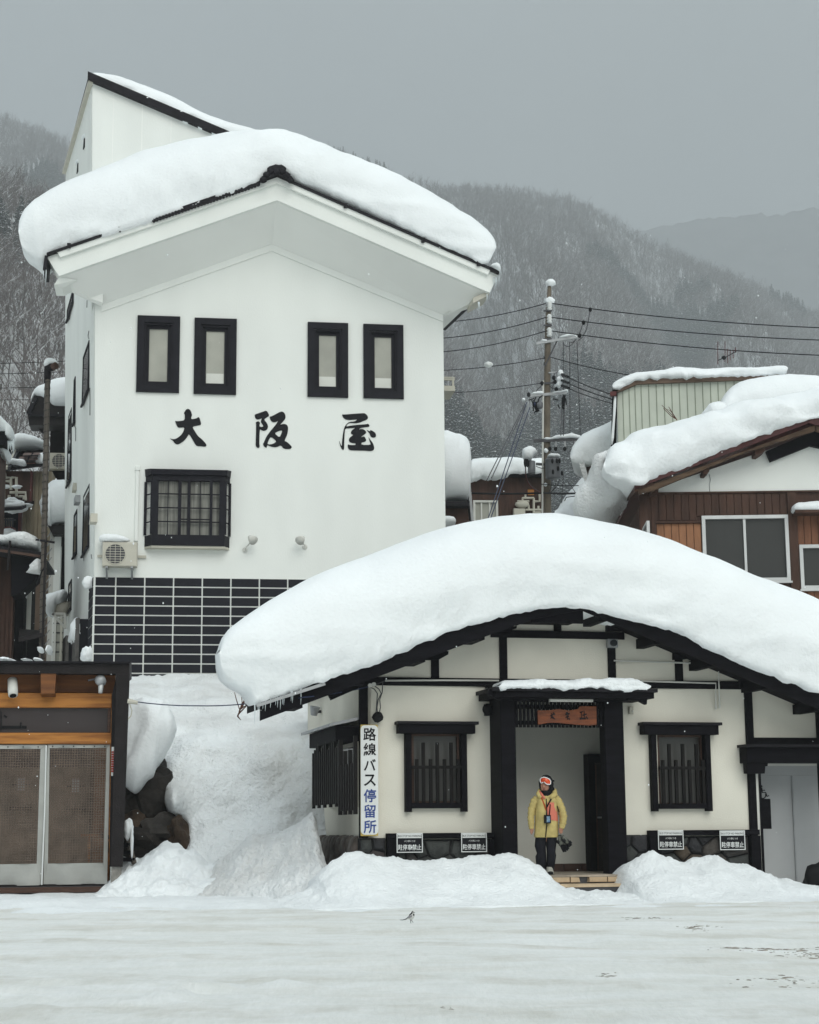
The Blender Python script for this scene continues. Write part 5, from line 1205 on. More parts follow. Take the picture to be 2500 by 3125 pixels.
# mesh curtains
def net_mat():
    m, t, b = new_mat('curtain_mesh'); tc = t.nodes.new('ShaderNodeTexCoord')
    mpn = t.nodes.new('ShaderNodeMapping'); t.links.new(tc.outputs['Object'], mpn.inputs['Vector'])
    def wav(axis):
        w = t.nodes.new('ShaderNodeTexWave'); w.wave_type = 'BANDS'; w.bands_direction = axis; w.inputs['Scale'].default_value = 7.0; w.inputs['Distortion'].default_value = 1.5; w.inputs['Detail'].default_value = 1
        t.links.new(mpn.outputs[0], w.inputs['Vector']); return w.outputs[1]
    mx = t.nodes.new('ShaderNodeMath'); mx.operation = 'MAXIMUM'; t.links.new(wav('X'), mx.inputs[0]); t.links.new(wav('Z'), mx.inputs[1])
    n = t.nodes.new('ShaderNodeTexNoise'); n.inputs['Scale'].default_value = 3.5; n.inputs['Detail'].default_value = 10; n.inputs['Distortion'].default_value = .6; t.links.new(mpn.outputs[0], n.inputs['Vector'])
    r = t.nodes.new('ShaderNodeValToRGB'); e = r.color_ramp.elements; e[0].position = .32; e[1].position = .72; e[0].color = (.055, .036, .026, 1); e[1].color = (.14, .10, .075, 1); t.links.new(n.outputs[0], r.inputs[0])
    lx_ = t.nodes.new('ShaderNodeMixRGB'); lx_.inputs[2].default_value = (.155, .12, .095, 1); lf = t.nodes.new('ShaderNodeMapRange'); lf.inputs[1].default_value = .75; lf.inputs[2].default_value = 1; lf.inputs[4].default_value = .55; t.links.new(mx.outputs[0], lf.inputs[0]); t.links.new(lf.outputs[0], lx_.inputs[0]); t.links.new(r.outputs[0], lx_.inputs[1])
    t.links.new(lx_.outputs[0], b.inputs['Base Color']); b.inputs['Roughness'].default_value = .45; b.inputs['Specular IOR Level'].default_value = .35
    f = t.nodes.new('ShaderNodeMapRange'); f.inputs[1].default_value = .3; f.inputs[2].default_value = .95; f.inputs[3].default_value = .42; f.inputs[4].default_value = .85; t.links.new(mx.outputs[0], f.inputs[0])
    t.links.new(f.outputs[0], b.inputs['Alpha'])
    bp = t.nodes.new('ShaderNodeBump'); bp.inputs['Strength'].default_value = .6; bp.inputs['Distance'].default_value = .05; t.links.new(n.outputs[0], bp.inputs['Height']); t.links.new(bp.outputs[0], b.inputs['Normal'])
    return m
M['net'] = net_mat(); M['vinyl'] = mat('vinyl_grey', (.36, .365, .345), .5, .08, 2.5, .3, 8, dist=.03)
YCt = YI + .05
def curtain(outer, inner, label, nm='mesh_curtain'):
    """outer / inner: tl, tr, br, bl pixel corners of the grey border and of the brown mesh window."""
    def wave(p, k):  # a gentle hanging fold
        x, z = SF.px(B1(*p), YCt); return x, z
    Oq = [SF.px(B1(*q), YCt) for q in outer]; Iq = [SF.px(B1(*q), YCt) for q in inner]
    t = thing(nm, label, 'curtain', SF.w((Oq[2][0] + Oq[3][0]) / 2, YCt, Oq[2][1]), SA, 'mesh curtains of the timber porch')
    def surf(q, y, name, m, n=24, mm=30):
        rows = []
        for j in range(mm + 1):
            v = j / mm; r = []
            for i in range(n + 1):
                u = i / n
                x = (q[0][0] * (1 - u) + q[1][0] * u) * (1 - v) + (q[3][0] * (1 - u) + q[2][0] * u) * v
                z = (q[0][1] * (1 - u) + q[1][1] * u) * (1 - v) + (q[3][1] * (1 - u) + q[2][1] * u) * v
                r.append((x, y + .03 * math.sin(x * 9 + 1.5 * math.sin(z * 2)) * v + .012 * fbm(x * 3, z * 2, 3, 3), z))
            rows.append(r)
        return MB(SF).grid(rows).build(name, M[m], t, smooth=True, recalc=False)
    surf(Iq, YCt, 'mesh_window', 'net')
    tl, tr, br, bl = Oq; itl, itr, ibr, ibl = Iq
    surf([tl, tr, itr, itl], YCt - .004, 'border', 'vinyl', 24, 2); surf([ibl, ibr, br, bl], YCt - .004, 'border', 'vinyl', 24, 6)
    surf([tl, itl, ibl, bl], YCt - .004, 'border', 'vinyl', 2, 30); surf([itr, tr, br, ibr], YCt - .004, 'border', 'vinyl', 2, 30)
    for k in range(6):
        x = tl[0] + (tr[0] - tl[0]) * (k + .5) / 6; MB(SF).tube([(x, YCt - .03, tl[1] - .03), (x, YCt, tl[1] - .03)], .012, 6).build('eyelet', M['rubber'], t)
    return t
cl = curtain([(-340, 800), (345, 795), (312, 1852), (-360, 1866)], [(-300, 830), (305, 826), (276, 1690), (-320, 1702)], 'left brown mesh curtain in grey edging, cut by the photo edge')
cr = curtain([(358, 795), (828, 796), (806, 1842), (326, 1850)], [(374, 822), (802, 820), (778, 1684), (360, 1690)], 'right brown mesh curtain in grey edging beside the black pillar')
MB(SF).tube([SF.P(B1(348, 800), YCt - .03), SF.P(B1(336, 1300), YCt - .03), SF.P(B1(314, 1850), YCt - .03)], .014, 5).build('zip', M['print_white'], cr)
sbox((-10, 1850), (810, 1872), YI + .05, YI + .3, 'threshold', 'frame_brown', XL, pl=YI)
sbox((-10, 1872), (760, 1905), YI - .1, YI + .3, 'sill_block', 'sash_brown', XL, pl=YI - .1)
# notice strip on the lining
st = MB(SF).prism([SF.px(B1(*q), .08) for q in ((840, 812), (858, 812), (850, 1030), (836, 1030))], .07, .08); st.build('notice_strip', M['print_white'], shed)
st = MB(SF)
for k in range(9):
    q = SF.P(B1(848 - k * .4, 850 + k * 18), .062); st.box(q[0] - .018, q[0] + .018, .060, .068, q[2] - .018, q[2] + .012)
st.build('notice_print', mat('print_red', (.35, .04, .03), .6, .1, 9), shed, kind='stuff')
# cameras and lamps under the header
def shed_fitting(nm, label, cat, q, pieces):
    P = SF.P(B1(*q), 0.0); t = thing(nm, label, cat, SF.w(*P), SA); pieces(t, P); return t
def f1(t, P):
    x, y, z = P
    MB(SF).tube([(x + .03, YI, z + .08), (x, .05, z + .06)], .03, 8).build('arm', M['plastic_white'], t)
    MB(SF).tube([(x - .02, .12, z + .15), (x, .02, z - .04), (x + .01, -.04, z - .14)], [.085, .09, .085], 14).build('camera_body', M['plastic_white'], t, smooth=True)
    MB(SF).tube([(x + .01, -.045, z - .145), (x + .012, -.05, z - .155)], .06, 12).build('lens', M['rubber'], t)
shed_fitting('security_camera', 'white cylindrical security camera under the porch header', 'camera', (97, 365), f1)
def f2(t, P):
    x, y, z = P
    MB(SF).tube([(x, YI, z + .10), (x + .02, .08, z + .08)], .035, 8).build('arm', M['metal_dark'], t)
    MB(SF).tube([(x + .05, .10, z + .14), (x + .04, -.02, z + .06), (x - .02, -.08, z + .04)], [.06, .11, .05], 12).build('lamp_shade', M['metal_grey'], t, smooth=True)
    MB(SF).tube([(x + .05, .0, z + .02), (x + .045, -.02, z - .16)], [.05, .04], 10).build('bulb', M['alu'], t, smooth=True)
    MB(SF).bar((x - .02, .0, z + .10), (x - .18, -.04, z + .06), .04, .03).build('sensor_arm', M['metal_dark'], t)
shed_fitting('sensor_lamp', 'chrome sensor lamp under the porch header beside the black pillar', 'lamp', (738, 340), f2)

# ================================================================== SNOW BANKS
def cubic(xs, ys, t):                          # smooth interpolation through control values
    return np.interp(t, xs, ys)
def relief(name, us, rows, nu=110, nv=90, amp=.06, fq=1.1, seed=0.0, m='snow_bank', bumps=(), **kw):
    """A snow slope given by rows of pixels from its foot to its crest with the distance of each row; columns us (overview pixels)."""
    us = np.array(us, float); V = np.array([[q[0] for q in r] for r in rows], float); D = np.array([[q[1] for q in r] for r in rows], float)
    uu = np.linspace(us[0], us[-1], nu); k = len(rows); tt = np.linspace(0, k - 1, nv)
    def sm(a, n):
        for _ in range(n): a = (np.pad(a, ((1, 1), (0, 0)), 'edge')[:-2] + 2 * a + np.pad(a, ((1, 1), (0, 0)), 'edge')[2:]) / 4
        return a
    Vu = np.array([np.interp(uu, us, V[i]) for i in range(k)]); Du = np.array([np.interp(uu, us, D[i]) for i in range(k)])
    Vf = np.array([np.interp(tt, range(k), Vu[:, j]) for j in range(nu)]).T; Df = np.array([np.interp(tt, range(k), Du[:, j]) for j in range(nu)]).T
    Vf, Df = sm(Vf, 4), sm(Df, 4); Vf = sm(Vf.T, 4).T; Df = sm(Df.T, 4).T
    b = MB(); g = []
    for i in range(nv):
        r = []
        for j in range(nu):
            d = Df[i, j]
            for (bu, bv, ru, rv, h) in bumps:
                e = ((uu[j] - bu) / ru) ** 2 + ((Vf[i, j] - bv) / rv) ** 2
                if e < 4: d -= h * math.exp(-e * 1.4)
            P = at_depth(*O(uu[j], Vf[i, j]), d)
            n = fbm(P.x * fq + seed, P.y * fq * .6, P.z * fq, 5, .55) * amp
            P = P + Vector((n * .3, -n * 1.2, n)); r.append(tuple(P))
        g.append(r)
    g.insert(0, [(x, y - .05, z - .35) for x, y, z in g[0]])
    b.grid(g); return b.build(name, M[m], None, smooth=True, recalc=False, kind='stuff', **kw)
us = [252, 275, 300, 330, 360, 400, 440, 480, 520, 560, 600, 640, 690]
def row(vs, ds):
    vs = vs if hasattr(vs, '__len__') else [vs] * len(us); ds = ds if hasattr(ds, '__len__') else [ds] * len(us); return list(zip(vs, ds))
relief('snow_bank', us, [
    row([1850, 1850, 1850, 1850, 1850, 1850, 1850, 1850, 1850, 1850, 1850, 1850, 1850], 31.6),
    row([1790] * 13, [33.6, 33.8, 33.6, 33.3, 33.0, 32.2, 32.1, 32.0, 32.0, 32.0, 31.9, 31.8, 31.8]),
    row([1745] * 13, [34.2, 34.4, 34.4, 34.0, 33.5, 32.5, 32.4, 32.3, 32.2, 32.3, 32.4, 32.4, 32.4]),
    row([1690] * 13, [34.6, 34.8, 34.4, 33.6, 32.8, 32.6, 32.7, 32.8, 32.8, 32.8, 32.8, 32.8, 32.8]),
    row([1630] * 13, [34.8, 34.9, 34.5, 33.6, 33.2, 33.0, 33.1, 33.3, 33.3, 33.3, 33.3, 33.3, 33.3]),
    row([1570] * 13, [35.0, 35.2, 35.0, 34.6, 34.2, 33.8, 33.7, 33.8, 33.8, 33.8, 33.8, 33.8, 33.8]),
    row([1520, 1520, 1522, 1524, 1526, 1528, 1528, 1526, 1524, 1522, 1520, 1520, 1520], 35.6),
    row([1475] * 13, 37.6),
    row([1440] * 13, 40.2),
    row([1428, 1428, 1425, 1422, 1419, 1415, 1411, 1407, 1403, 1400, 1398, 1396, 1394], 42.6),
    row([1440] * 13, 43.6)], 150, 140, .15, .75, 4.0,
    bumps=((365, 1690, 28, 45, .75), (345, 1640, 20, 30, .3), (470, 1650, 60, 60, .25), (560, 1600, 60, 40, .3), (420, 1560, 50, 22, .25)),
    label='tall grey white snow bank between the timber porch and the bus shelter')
# lower pile thrown against the shelter's side
us = [400, 440, 480, 520, 560, 600, 630, 655, 664, 672, 690]
relief('snow_pile', us, [
    row([1892, 1893, 1894, 1895, 1896, 1897, 1898, 1899, 1899, 1900, 1900], [30.0, 29.6, 29.2, 29.0, 28.8, 28.6, 28.4, 28.2, 28.1, 28.0, 28.0]),
    row([1862, 1860, 1858, 1856, 1855, 1854, 1853, 1852, 1850, 1848, 1846], [30.6, 30.2, 29.8, 29.5, 29.3, 29.1, 28.9, 28.7, 28.6, 28.5, 28.5]),
    row([1850, 1846, 1842, 1828, 1815, 1810, 1805, 1800, 1800, 1802, 1836], [31.2, 30.8, 30.4, 30.1, 29.9, 29.7, 29.5, 29.2, 29.1, 29.0, 28.9]),
    row([1845, 1835, 1815, 1790, 1770, 1757, 1745, 1732, 1740, 1770, 1832], [31.6, 31.2, 30.8, 30.6, 30.4, 30.2, 30.0, 29.7, 29.5, 29.4, 29.2]),
    row([1844, 1828, 1798, 1764, 1748, 1737, 1724, 1708, 1716, 1756, 1830], [31.8, 31.5, 31.2, 31.0, 30.8, 30.6, 30.4, 30.1, 29.8, 29.6, 29.4]),
    row([1850, 1838, 1810, 1780, 1766, 1754, 1740, 1722, 1730, 1770, 1840], [32.4, 32.2, 32.0, 31.8, 31.6, 31.5, 31.3, 31.0, 30.6, 30.2, 29.8])], 110, 80, .12, 1.6, 9.0,
    label='lower heap of snow shovelled against the side of the bus shelter')
# foot pile in front of the porch pillar
us = [200, 240, 262, 285, 310, 345, 380, 420, 470, 520, 560, 610, 660, 700]
relief('snow_heap', us, [
    row([1893] * 14, 29.8),
    row([1891, 1870, 1868, 1866, 1866, 1866, 1866, 1868, 1870, 1872, 1873, 1873, 1873, 1874], 30.1),
    row([1889, 1856, 1846, 1838, 1832, 1828, 1830, 1838, 1848, 1856, 1860, 1862, 1864, 1868], 30.6),
    row([1886, 1846, 1828, 1812, 1795, 1776, 1784, 1800, 1826, 1842, 1850, 1855, 1860, 1866], 31.4),
    row([1884, 1848, 1830, 1814, 1798, 1780, 1788, 1806, 1832, 1850, 1856, 1860, 1864, 1870], 32.2)], 150, 70, .10, 2.0, 14.0, m='snow_rough',
    label='fresh heap of snow at the foot of the porch pillar and boulders')
# overhanging lump beside the pillar
_p = at_depth(*O(310, 1580), 32.7)
snow_pillow('snow_overhang', Fr(_p.x, _p.y, 0), mp(O, [(250, 1500), (256, 1482), (270, 1472), (290, 1468), (310, 1468), (330, 1472), (347, 1480), (358, 1500), (366, 1515), (372, 1536)]), mp(O, [(250, 1500), (254, 1640), (266, 1662), (286, 1673), (308, 1652), (325, 1636), (331, 1612), (345, 1592), (361, 1570), (372, 1536)]), .1, .60, 90, 30, .18, 1.4, None, 'snow', 4.0,
    kind='stuff', label='bulging mass of old snow leaning against the side of the timber porch')
# dark boulders exposed under it
M['boulder'] = mat('boulder', (.018, .015, .013), .85, .45, 2.4, 1.0, 8, dist=.06); M['boulder_rust'] = mat('boulder_rust', (.052, .034, .022), .85, .35, 2.5, 1.0, 9, dist=.05)
M['boulder_grey'] = mat('boulder_grey', (.045, .040, .036), .85, .35, 2.4, 1.0, 9, dist=.05)
for u, v, d, r, mm, lab in ((285, 1668, 33.3, (.75, .6, .62), 'boulder', 'dark boulder under the snow overhang beside the black pillar'),
                          (322, 1690, 33.2, (.42, .45, .72), 'boulder', 'tall blackish boulder at the edge of the snow bank hollow'),
                          (288, 1738, 32.9, (.34, .4, .22), 'boulder_rust', 'rusty brown boulder low in the snow bank hollow'),
                          (300, 1768, 32.7, (.50, .4, .28), 'boulder', 'lowest dark boulder behind the leaning rack'),
                          (345, 1755, 32.7, (.42, .4, .34), 'boulder_grey', 'grey boulder beneath the nose of the snow bank'),
                          (375, 1762, 32.5, (.20, .3, .34), 'boulder_rust', 'small reddish boulder at the right end of the hollow')):
    P = at_depth(*O(u, v), d); b = MB(); b.blob((P.x, P.y, P.z), [q * 1.05 for q in r], 3, .55, 1.5, u * .1); b.build('boulder', M[mm], None, smooth=False, label=lab, cat='boulder', group='boulders below the snow bank')
# leaning wooden rack with snow
P0, P1 = at_depth(*B1(1010, 1690), 31.5), at_depth(*B1(945, 1460), 31.8)
rack = thing('wooden_rack', 'weathered slatted wooden rack leaning beside the porch pillar, capped with snow', 'rack', P0)
M['wood_grey'] = mat('wood_weathered', (.10, .085, .07), .85, .3, 5, .4, 30, stretch=(1, 1, 6))
MB().bar(P0, P1, .07, .07).build('rail', M['wood_grey'], rack)
off = Vector((-.34, .1, 0)); MB().bar(P0 + off, P1 + off + Vector((-.1, 0, 0)), .06, .06).build('rail', M['wood_black'], rack)
for k in range(4):
    t = .12 + .24 * k; q = P0 + (P1 - P0) * t; MB().bar(q + Vector((-.4, .02, .02)), q + Vector((.03, -.03, 0)), .05, .07).build('slat', M['wood_black'], rack)
Ps = at_depth(*B1(968, 1430), 31.55); MB().blob(Ps, (.085, .10, .17), 3, .4, 2, 1).blob(at_depth(*B1(992, 1530), 31.45), (.03, .05, .26), 3, .3, 2, 3).build('snow_cap', M['snow'], rack, smooth=True)

# mounds in front of the shelter
def mound(name, ridge, yR, yF, label, yK=.1, amp=.05, seed=0.0, N=190, zf=.0, parent=None, m='snow_rough'):
    P = resample(ridge, N); rows = []
    yF0 = yF
    for k, q in enumerate(P):
        tp_ = min(1.0, k / (N * .09), (N - 1 - k) / (N * .09)) ** .5; yF = yR - .05 + (yF0 - yR) * tp_
        x, z = BF.px(tuple(q), yR); z = max(z, .03) * tp_ - .10 * (1 - tp_); r = []
        for i in range(26):
            t = i / 25; y = yF + (yR - yF) * t; s = t * t * (3 - 2 * t); s = .15 * t + .5 * s + .35 * t ** 2.6; zz = zf + (z - zf) * s
            n = (fbm(x * 1.6 + seed, y * 1.6, 0, 5, .6) * amp * 1.2 + abs(fbm(x * 5 + seed, y * 5, 1, 3, .6)) * .035) * min(1, t * 3)
            r.append((x + fbm(x * 2, y * 2, seed + 9, 2) * .04, y, zz + n if i else -.12))
        for y in np.linspace(yR, yK, 6)[1:]: r.append((x, y, max(-.1, z - .22 * (y - yR) / (yK - yR) + fbm(x * 1.6 + seed, y * 1.6, 0, 4) * amp)))
        rows.append(r)
    return MB(BF).grid(rows).build(name, M[m], None, smooth=True, recalc=False, kind='stuff', label=label)
mound('snow_mound', mp(O, [(560, 1892), (600, 1888), (635, 1880), (655, 1866), (664, 1852), (668, 1840), (690, 1820), (705, 1812), (735, 1800), (760, 1796), (790, 1803), (810, 1806), (835, 1806), (850, 1811), (880, 1812), (920, 1811), (960, 1810), (985, 1805), (1010, 1805), (1040, 1802), (1060, 1797), (1078, 1799), (1100, 1806), (1125, 1816), (1138, 1820), (1150, 1834), (1160, 1846), (1172, 1858), (1184, 1868), (1215, 1876), (1260, 1880)]), -1.25, -3.1,
      'long mound of cleared snow in front of the shelter, left of the entrance step', -.12, .05, 2.0)
mound('snow_mound', mp(O, [(1268, 1880), (1285, 1868), (1297, 1850), (1304, 1838), (1312, 1828), (1322, 1818), (1334, 1808), (1352, 1800), (1375, 1791), (1388, 1796), (1402, 1806), (1414, 1807), (1430, 1812), (1448, 1816), (1462, 1806), (1482, 1804), (1496, 1801), (1510, 1806), (1530, 1814), (1548, 1820), (1570, 1822), (1600, 1834), (1640, 1850), (1680, 1860), (1725, 1866), (1800, 1872), (1850, 1880), (1900, 1890)]), -1.25, -3.1,
      'mound of cleared snow in front of the shelter, right of the entrance step', -.12, .05, 6.0)
mound('snow_mound', mp(O, [(1150, 1888), (1180, 1880), (1215, 1876), (1250, 1874), (1275, 1876), (1300, 1880), (1340, 1888)]), -1.9, -3.0, 'low ridge of trodden snow before the entrance step', -1.48, .04, 11.0, 50)
# dark rounded thing at the right edge
P = at_depth(2495, 2690, 29.9)
sack = thing('dark_sack', 'dark rubbish sack slumped beside the sliding door at the photo edge', 'sack', P)
MB().blob((P.x + .05, P.y, P.z + .05), (.30, .25, .26), 3, .35, 1.6, 3).build('sack_body', M['rubber'], sack, smooth=True)
# twigs poking out of the bank
tw = MB(); dT = 33.0
for pts in (((270, 1480), (285, 1440), (262, 1370), (250, 1322)), ((285, 1440), (300, 1390), (295, 1330)), ((280, 1450), (310, 1380), (340, 1318)), ((275, 1465), (330, 1410), (370, 1395)), ((290, 1430), (340, 1400)), ((270, 1478), (292, 1505)), ((300, 1420), (325, 1360))):
    tw.tube([tuple(at_depth(*B2(*q), dT)) for q in pts], [.016] + [.009] * (len(pts) - 2) + [.005], 4)
M['twig'] = mat('twig', (.10, .045, .03), .8, .3, 8)
tw.build('bare_shrub', M['twig'], None, label='few reddish bare twigs poking out of the snow bank beside the eave', cat='shrub')
tw = MB()
for pts in (((790, 608), (770, 575), (745, 545), (720, 535)), ((785, 600), (760, 560), (735, 520)), ((780, 598), (750, 580), (700, 530)), ((790, 605), (775, 590), (690, 510))):
    tw.tube([tuple(at_depth(*A7(*q), 43.5)) for q in pts], [.014, .01, .007, .004][:len(pts)], 4)
tw.build('bare_shrub', M['twig'], None, label='thin bare twigs rising from the house roof snow before the pale green wall', cat='shrub')
# ================================================================== BROWN HOUSE (right, behind the shelter)
HA = R(-2.0)
HF = frame_through((2100, 1500), 42.0, HA, (2000, 1600))
HL = Fr(*HF.w(HF.px(A7(545, 1150))[0], 0, 0)[:2], HA - R(90))
house = thing('timber_house', 'brown boarded house with white gable, aluminium windows and sagging roof snow', 'house', HF.o, HA)
M['plank_dark'] = mat('plank_dark', (.062, .030, .020), .7, .3, 3, .3, 30, stretch=(1, 1, .3))
M['plank_orange'] = mat('plank_orange', (.29, .135, .068), .7, .25, 2.5, .3, 30, stretch=(1, 1, .3))
M['plank_red'] = mat('plank_red', (.19, .082, .045), .7, .25, 2.5, .3, 30, stretch=(1, 1, .3))
M['log'] = mat('barge_log', (.12, .075, .045), .75, 0, 2.5, .5, 25, c2=(.045, .026, .016), stretch=(.6, 1, 4))
M['roof_red'] = mat('roof_edge_red', (.055, .012, .012), .5, .25, 5)
def hp(x, y, pl=0.0): return HF.px(A7(x, y), pl)
xl = hp(545, 1200)[0]; xR = hp(2600, 1200)[0]
zg = hp(1000, 1083)[1]
YV3 = -.7
def hv(x, y): return HF.px(A7(x, y), YV3)
e0_, e1_ = hv(510, 1048), hv(1700, 598); sl_ = (e1_[1] - e0_[1]) / (e1_[0] - e0_[0]); apx = e1_
hz = lambda x: e0_[1] + (min(x, 2 * apx[0] - x) - e0_[0]) * sl_ if x > apx[0] else e0_[1] + (x - e0_[0]) * sl_
hwR = hp(1558, 1200)[0]
W1 = HF.rect(A7(950, 1240), A7(1538, 1668)); W2 = HF.rect(A7(1592, 1430), A7(1960, 1718))
b = MB(HF); wall_holes(b, xl, xR, 0, zg, [W1, W2], .03, .2); b.build('wall', M['plank_dark'], house)
b = MB(HF); b.prism([(xl + .1, zg + .001), (xR, zg + .001), (xR, hz(xR) - .25), (apx[0], hz(apx[0]) - .25), (xl + .1, max(zg + .01, hz(xl + .1) - .25))], .0, .2); b.build('gable_wall', M['stucco_white'], house)
MB(HF).box(xl, xR, -.04, -.001, zg - .03, zg + .01).build('gable_trim', M['plank_dark'], house)
b = MB(HL); b.box(-7, -.001, 0, .2, 0, zg - .3); b.build('side_wall', M['plank_dark'], house)
# vertical boards
def boards(fr, x0, x1, z0, z1, w, m, y=0.0, holes=(), th=.022):
    n = max(1, int(round((x1 - x0) / w))); w = (x1 - x0) / n
    for k in range(n):
        a, d = x0 + k * w, x0 + (k + 1) * w; segs = [(z0, z1)]
        for h in holes:
            if d > h[0] + .005 and a < h[1] - .005:
                segs = [q for s in segs for q in ((s[0], min(s[1], h[2])), (max(s[0], h[3]), s[1])) if q[1] - q[0] > .03]
        for s in segs: MB(fr).bevbox(a + .006, d - .006, y - th, y + .02, s[0], s[1], .006).build('plank', M[m], house)
zc = hp(800, 1268)[1]
boards(HF, hp(620, 1200)[0], hp(1518, 1200)[0], zc, zg - .04, .19, 'plank_dark', 0.028, [W1])
boards(HF, hp(655, 1300)[0], hp(948, 1300)[0], zc - 2.2, zc - .08, .17, 'plank_orange', 0.028)
boards(HF, hp(1578, 1300)[0], xR, hp(1600, 2000)[1], hp(1600, 1232)[1], .17, 'plank_red', 0.028, [W2])
MB(HF).box(hp(1518, 1200)[0], hp(1577, 1200)[0], -.05, .03, zc - 3, zg - .04).build('corner_board', M['plank_dark'], house)
MB(HF).box(hp(622, 1300)[0], hp(654, 1300)[0], -.05, .03, zc - 3, zc).build('corner_board', M['plank_dark'], house)
MB(HF).box(hp(648, 1300)[0], hp(950, 1300)[0], -.07, .03, zc - .075, zc - .02).build('drip_board', M['plank_dark'], house)
boards(HL, -5.5, -.02, 0, zg - .35, .2, 'plank_dark')
def alu_window(r, mull, nm='window'):
    x0, x1, z0, z1 = r; e = MB(HF); frame_ring(e, x0, x1, z0, z1, .085, -.06, .06); root = e.build(nm, M['alu'], house)
    for m_ in mull: MB(HF).box(m_ - .03, m_ + .03, -.03, .05, z0 + .085, z1 - .085).build('mullion', M['alu'], root)
    ed = [x0 + .08] + list(mull) + [x1 - .08]
    for k in range(len(ed) - 1): MB(HF).box(ed[k], ed[k + 1], .02 + .01 * k, .028 + .01 * k, z0 + .08, z1 - .08).build('pane', M['glass_grey'], root)
    MB(HF).box(x0 - .03, x1 + .03, -.10, .0, z0 - .05, z0 - .002).build('sill', M['alu'], root)
alu_window(W1, [hp(1239, 1450)[0]]); alu_window(W2, [])
# side window in the receding wall
sw = MB(HL); q0 = HL.px(A7(575, 1300)); q1 = HL.px(A7(604, 1270)); q2 = HL.px(A7(604, 1385))
frame_ring(sw, q0[0], q1[0], q2[1] - .5, q1[1], .06, -.05, .02); sw.build('side_window', M['alu'], house); MB(HL).box(q0[0] + .05, q1[0] - .05, -.02, -.01, q2[1] - .45, q1[1] - .05).build('pane', M['glass'], house)
# little snow-capped ledge over the right window
lx = hp(1545, 1220)[0]; MB(HF).box(lx, xR, -.5, .0, hp(1600, 1240)[1], hp(1600, 1222)[1]).build('ledge', M['plank_dark'], house)
snow_pillow('ledge_snow', HF, mp(A7, [(1545, 1200), (1550, 1170), (1575, 1155), (1650, 1148), (1725, 1145), (1900, 1140), (2000, 1150), (2010, 1190)]), mp(A7, [(1545, 1200), (1550, 1218), (1600, 1224), (1725, 1222), (1850, 1222), (1950, 1222), (2000, 1220), (2010, 1190)]), -.25, .3, 40, 12, .02, 3, house)
# barge: weathered log, red roof edge, dark inner board, purlin ends
def hb(pts, y0, y1, nm, m): return MB(HF).prism([HF.px(A7(*q), y0) for q in pts], y0, y1).build(nm, M[m], house)
hb([(530, 1068), (540, 1098), (640, 1068), (960, 935), (1210, 832), (1700, 676), (1700, 640)], YV3, YV3 + .14, 'barge_log', 'log')
MB(HF).prism([(2 * apx[0] - q[0], q[1]) for q in [HF.px(A7(*q), YV3) for q in ((530, 1068), (540, 1098), (1700, 676), (1700, 640))]], YV3, YV3 + .14).build('barge_log', M['log'], house)
MB(HF).prism([(e0_[0], e0_[1] - .06), (apx[0], apx[1] - .06), (apx[0], apx[1] + .1), (e0_[0], e0_[1] + .06)], YV3 - .06, 6).build('roof_slab', M['roof_red'], house)
MB(HF).prism([(2 * apx[0] - e0_[0], e0_[1] - .06), (2 * apx[0] - e0_[0], e0_[1] + .06), (apx[0], apx[1] + .1), (apx[0], apx[1] - .06)], YV3 - .06, 6).build('roof_slab', M['roof_red'], house)
hb([(1655, 622), (1700, 592), (1780, 600), (1780, 640), (1700, 640)], YV3 - .1, YV3 + .1, 'ridge_cap', 'roof_red')
hb([(1378, 812), (1406, 880), (1668, 775), (1790, 800), (1790, 660), (1690, 680)], -.18, -.02, 'gable_board', 'wood_black')
for pts in ([(1303, 808), (1365, 790), (1368, 810), (1330, 836), (1306, 834)], [(960, 938), (1005, 925), (1003, 945), (985, 962), (962, 960)], [(620, 1068), (670, 1050), (668, 1080), (625, 1092)]): hb(pts, YV3 + .15, .0, 'purlin_end', 'plank_dark')
MB(HF).tube([HF.P(A7(*q), -.004) for q in ((1003, 965), (1010, 1000), (1004, 1030), (1006, 1080))], .010, 4).build('wall_crack', M['metal_grey'], house)
# left eave running back (seen from below, dark)
g0 = HF.px(A7(512, 1050), YV3)
g1 = at_depth(*A7(300, 1292), 49.0); g1 = HF.loc(g1)
MB(HF).hexa([(g0[0], YV3, g0[1] - .12), (xl + .3, YV3, g0[1] + .05), (xl + .3, 6.4, g1[2] + .15), (g1[0], g1[1], g1[2] - .1),
             (g0[0], YV3, g0[1] + .03), (xl + .3, YV3, g0[1] + .35), (xl + .3, 6.4, g1[2] + .45), (g1[0], g1[1], g1[2] + .05)]).build('eave', M['plank_dark'], house)
# roof snow in big drooping folds
top = mp(A7, [(305, 905), (312, 870), (330, 828), (362, 795), (420, 770), (450, 742), (480, 708), (520, 685), (570, 670), (640, 656), (720, 640), (800, 615), (900, 590), (1000, 567), (1080, 552), (1200, 520), (1350, 485), (1500, 455), (1725, 438), (1950, 450), (2200, 520), (2600, 700), (2800, 850), (2860, 950)])
bot = mp(A7, [(305, 905), (310, 940), (330, 965), (372, 990), (430, 1012), (478, 1030), (530, 1038), (575, 1022), (640, 985), (760, 950), (880, 905), (965, 862), (1100, 806), (1250, 742), (1400, 690), (1550, 638), (1640, 612), (1700, 592), (1780, 602), (2000, 690), (2300, 820), (2600, 950), (2800, 1040), (2860, 950)])
snow_loft('roof_snow', HF, top, bot, .4, YV3 - .12, 5.5, .28, 130, 18, .20, .85, house, 'snow', 6.0, dfn=lambda t: .25 + .75 * min(1, t / .25))
_p = HF.loc(at_depth(*A7(300, 1130), 43.1))
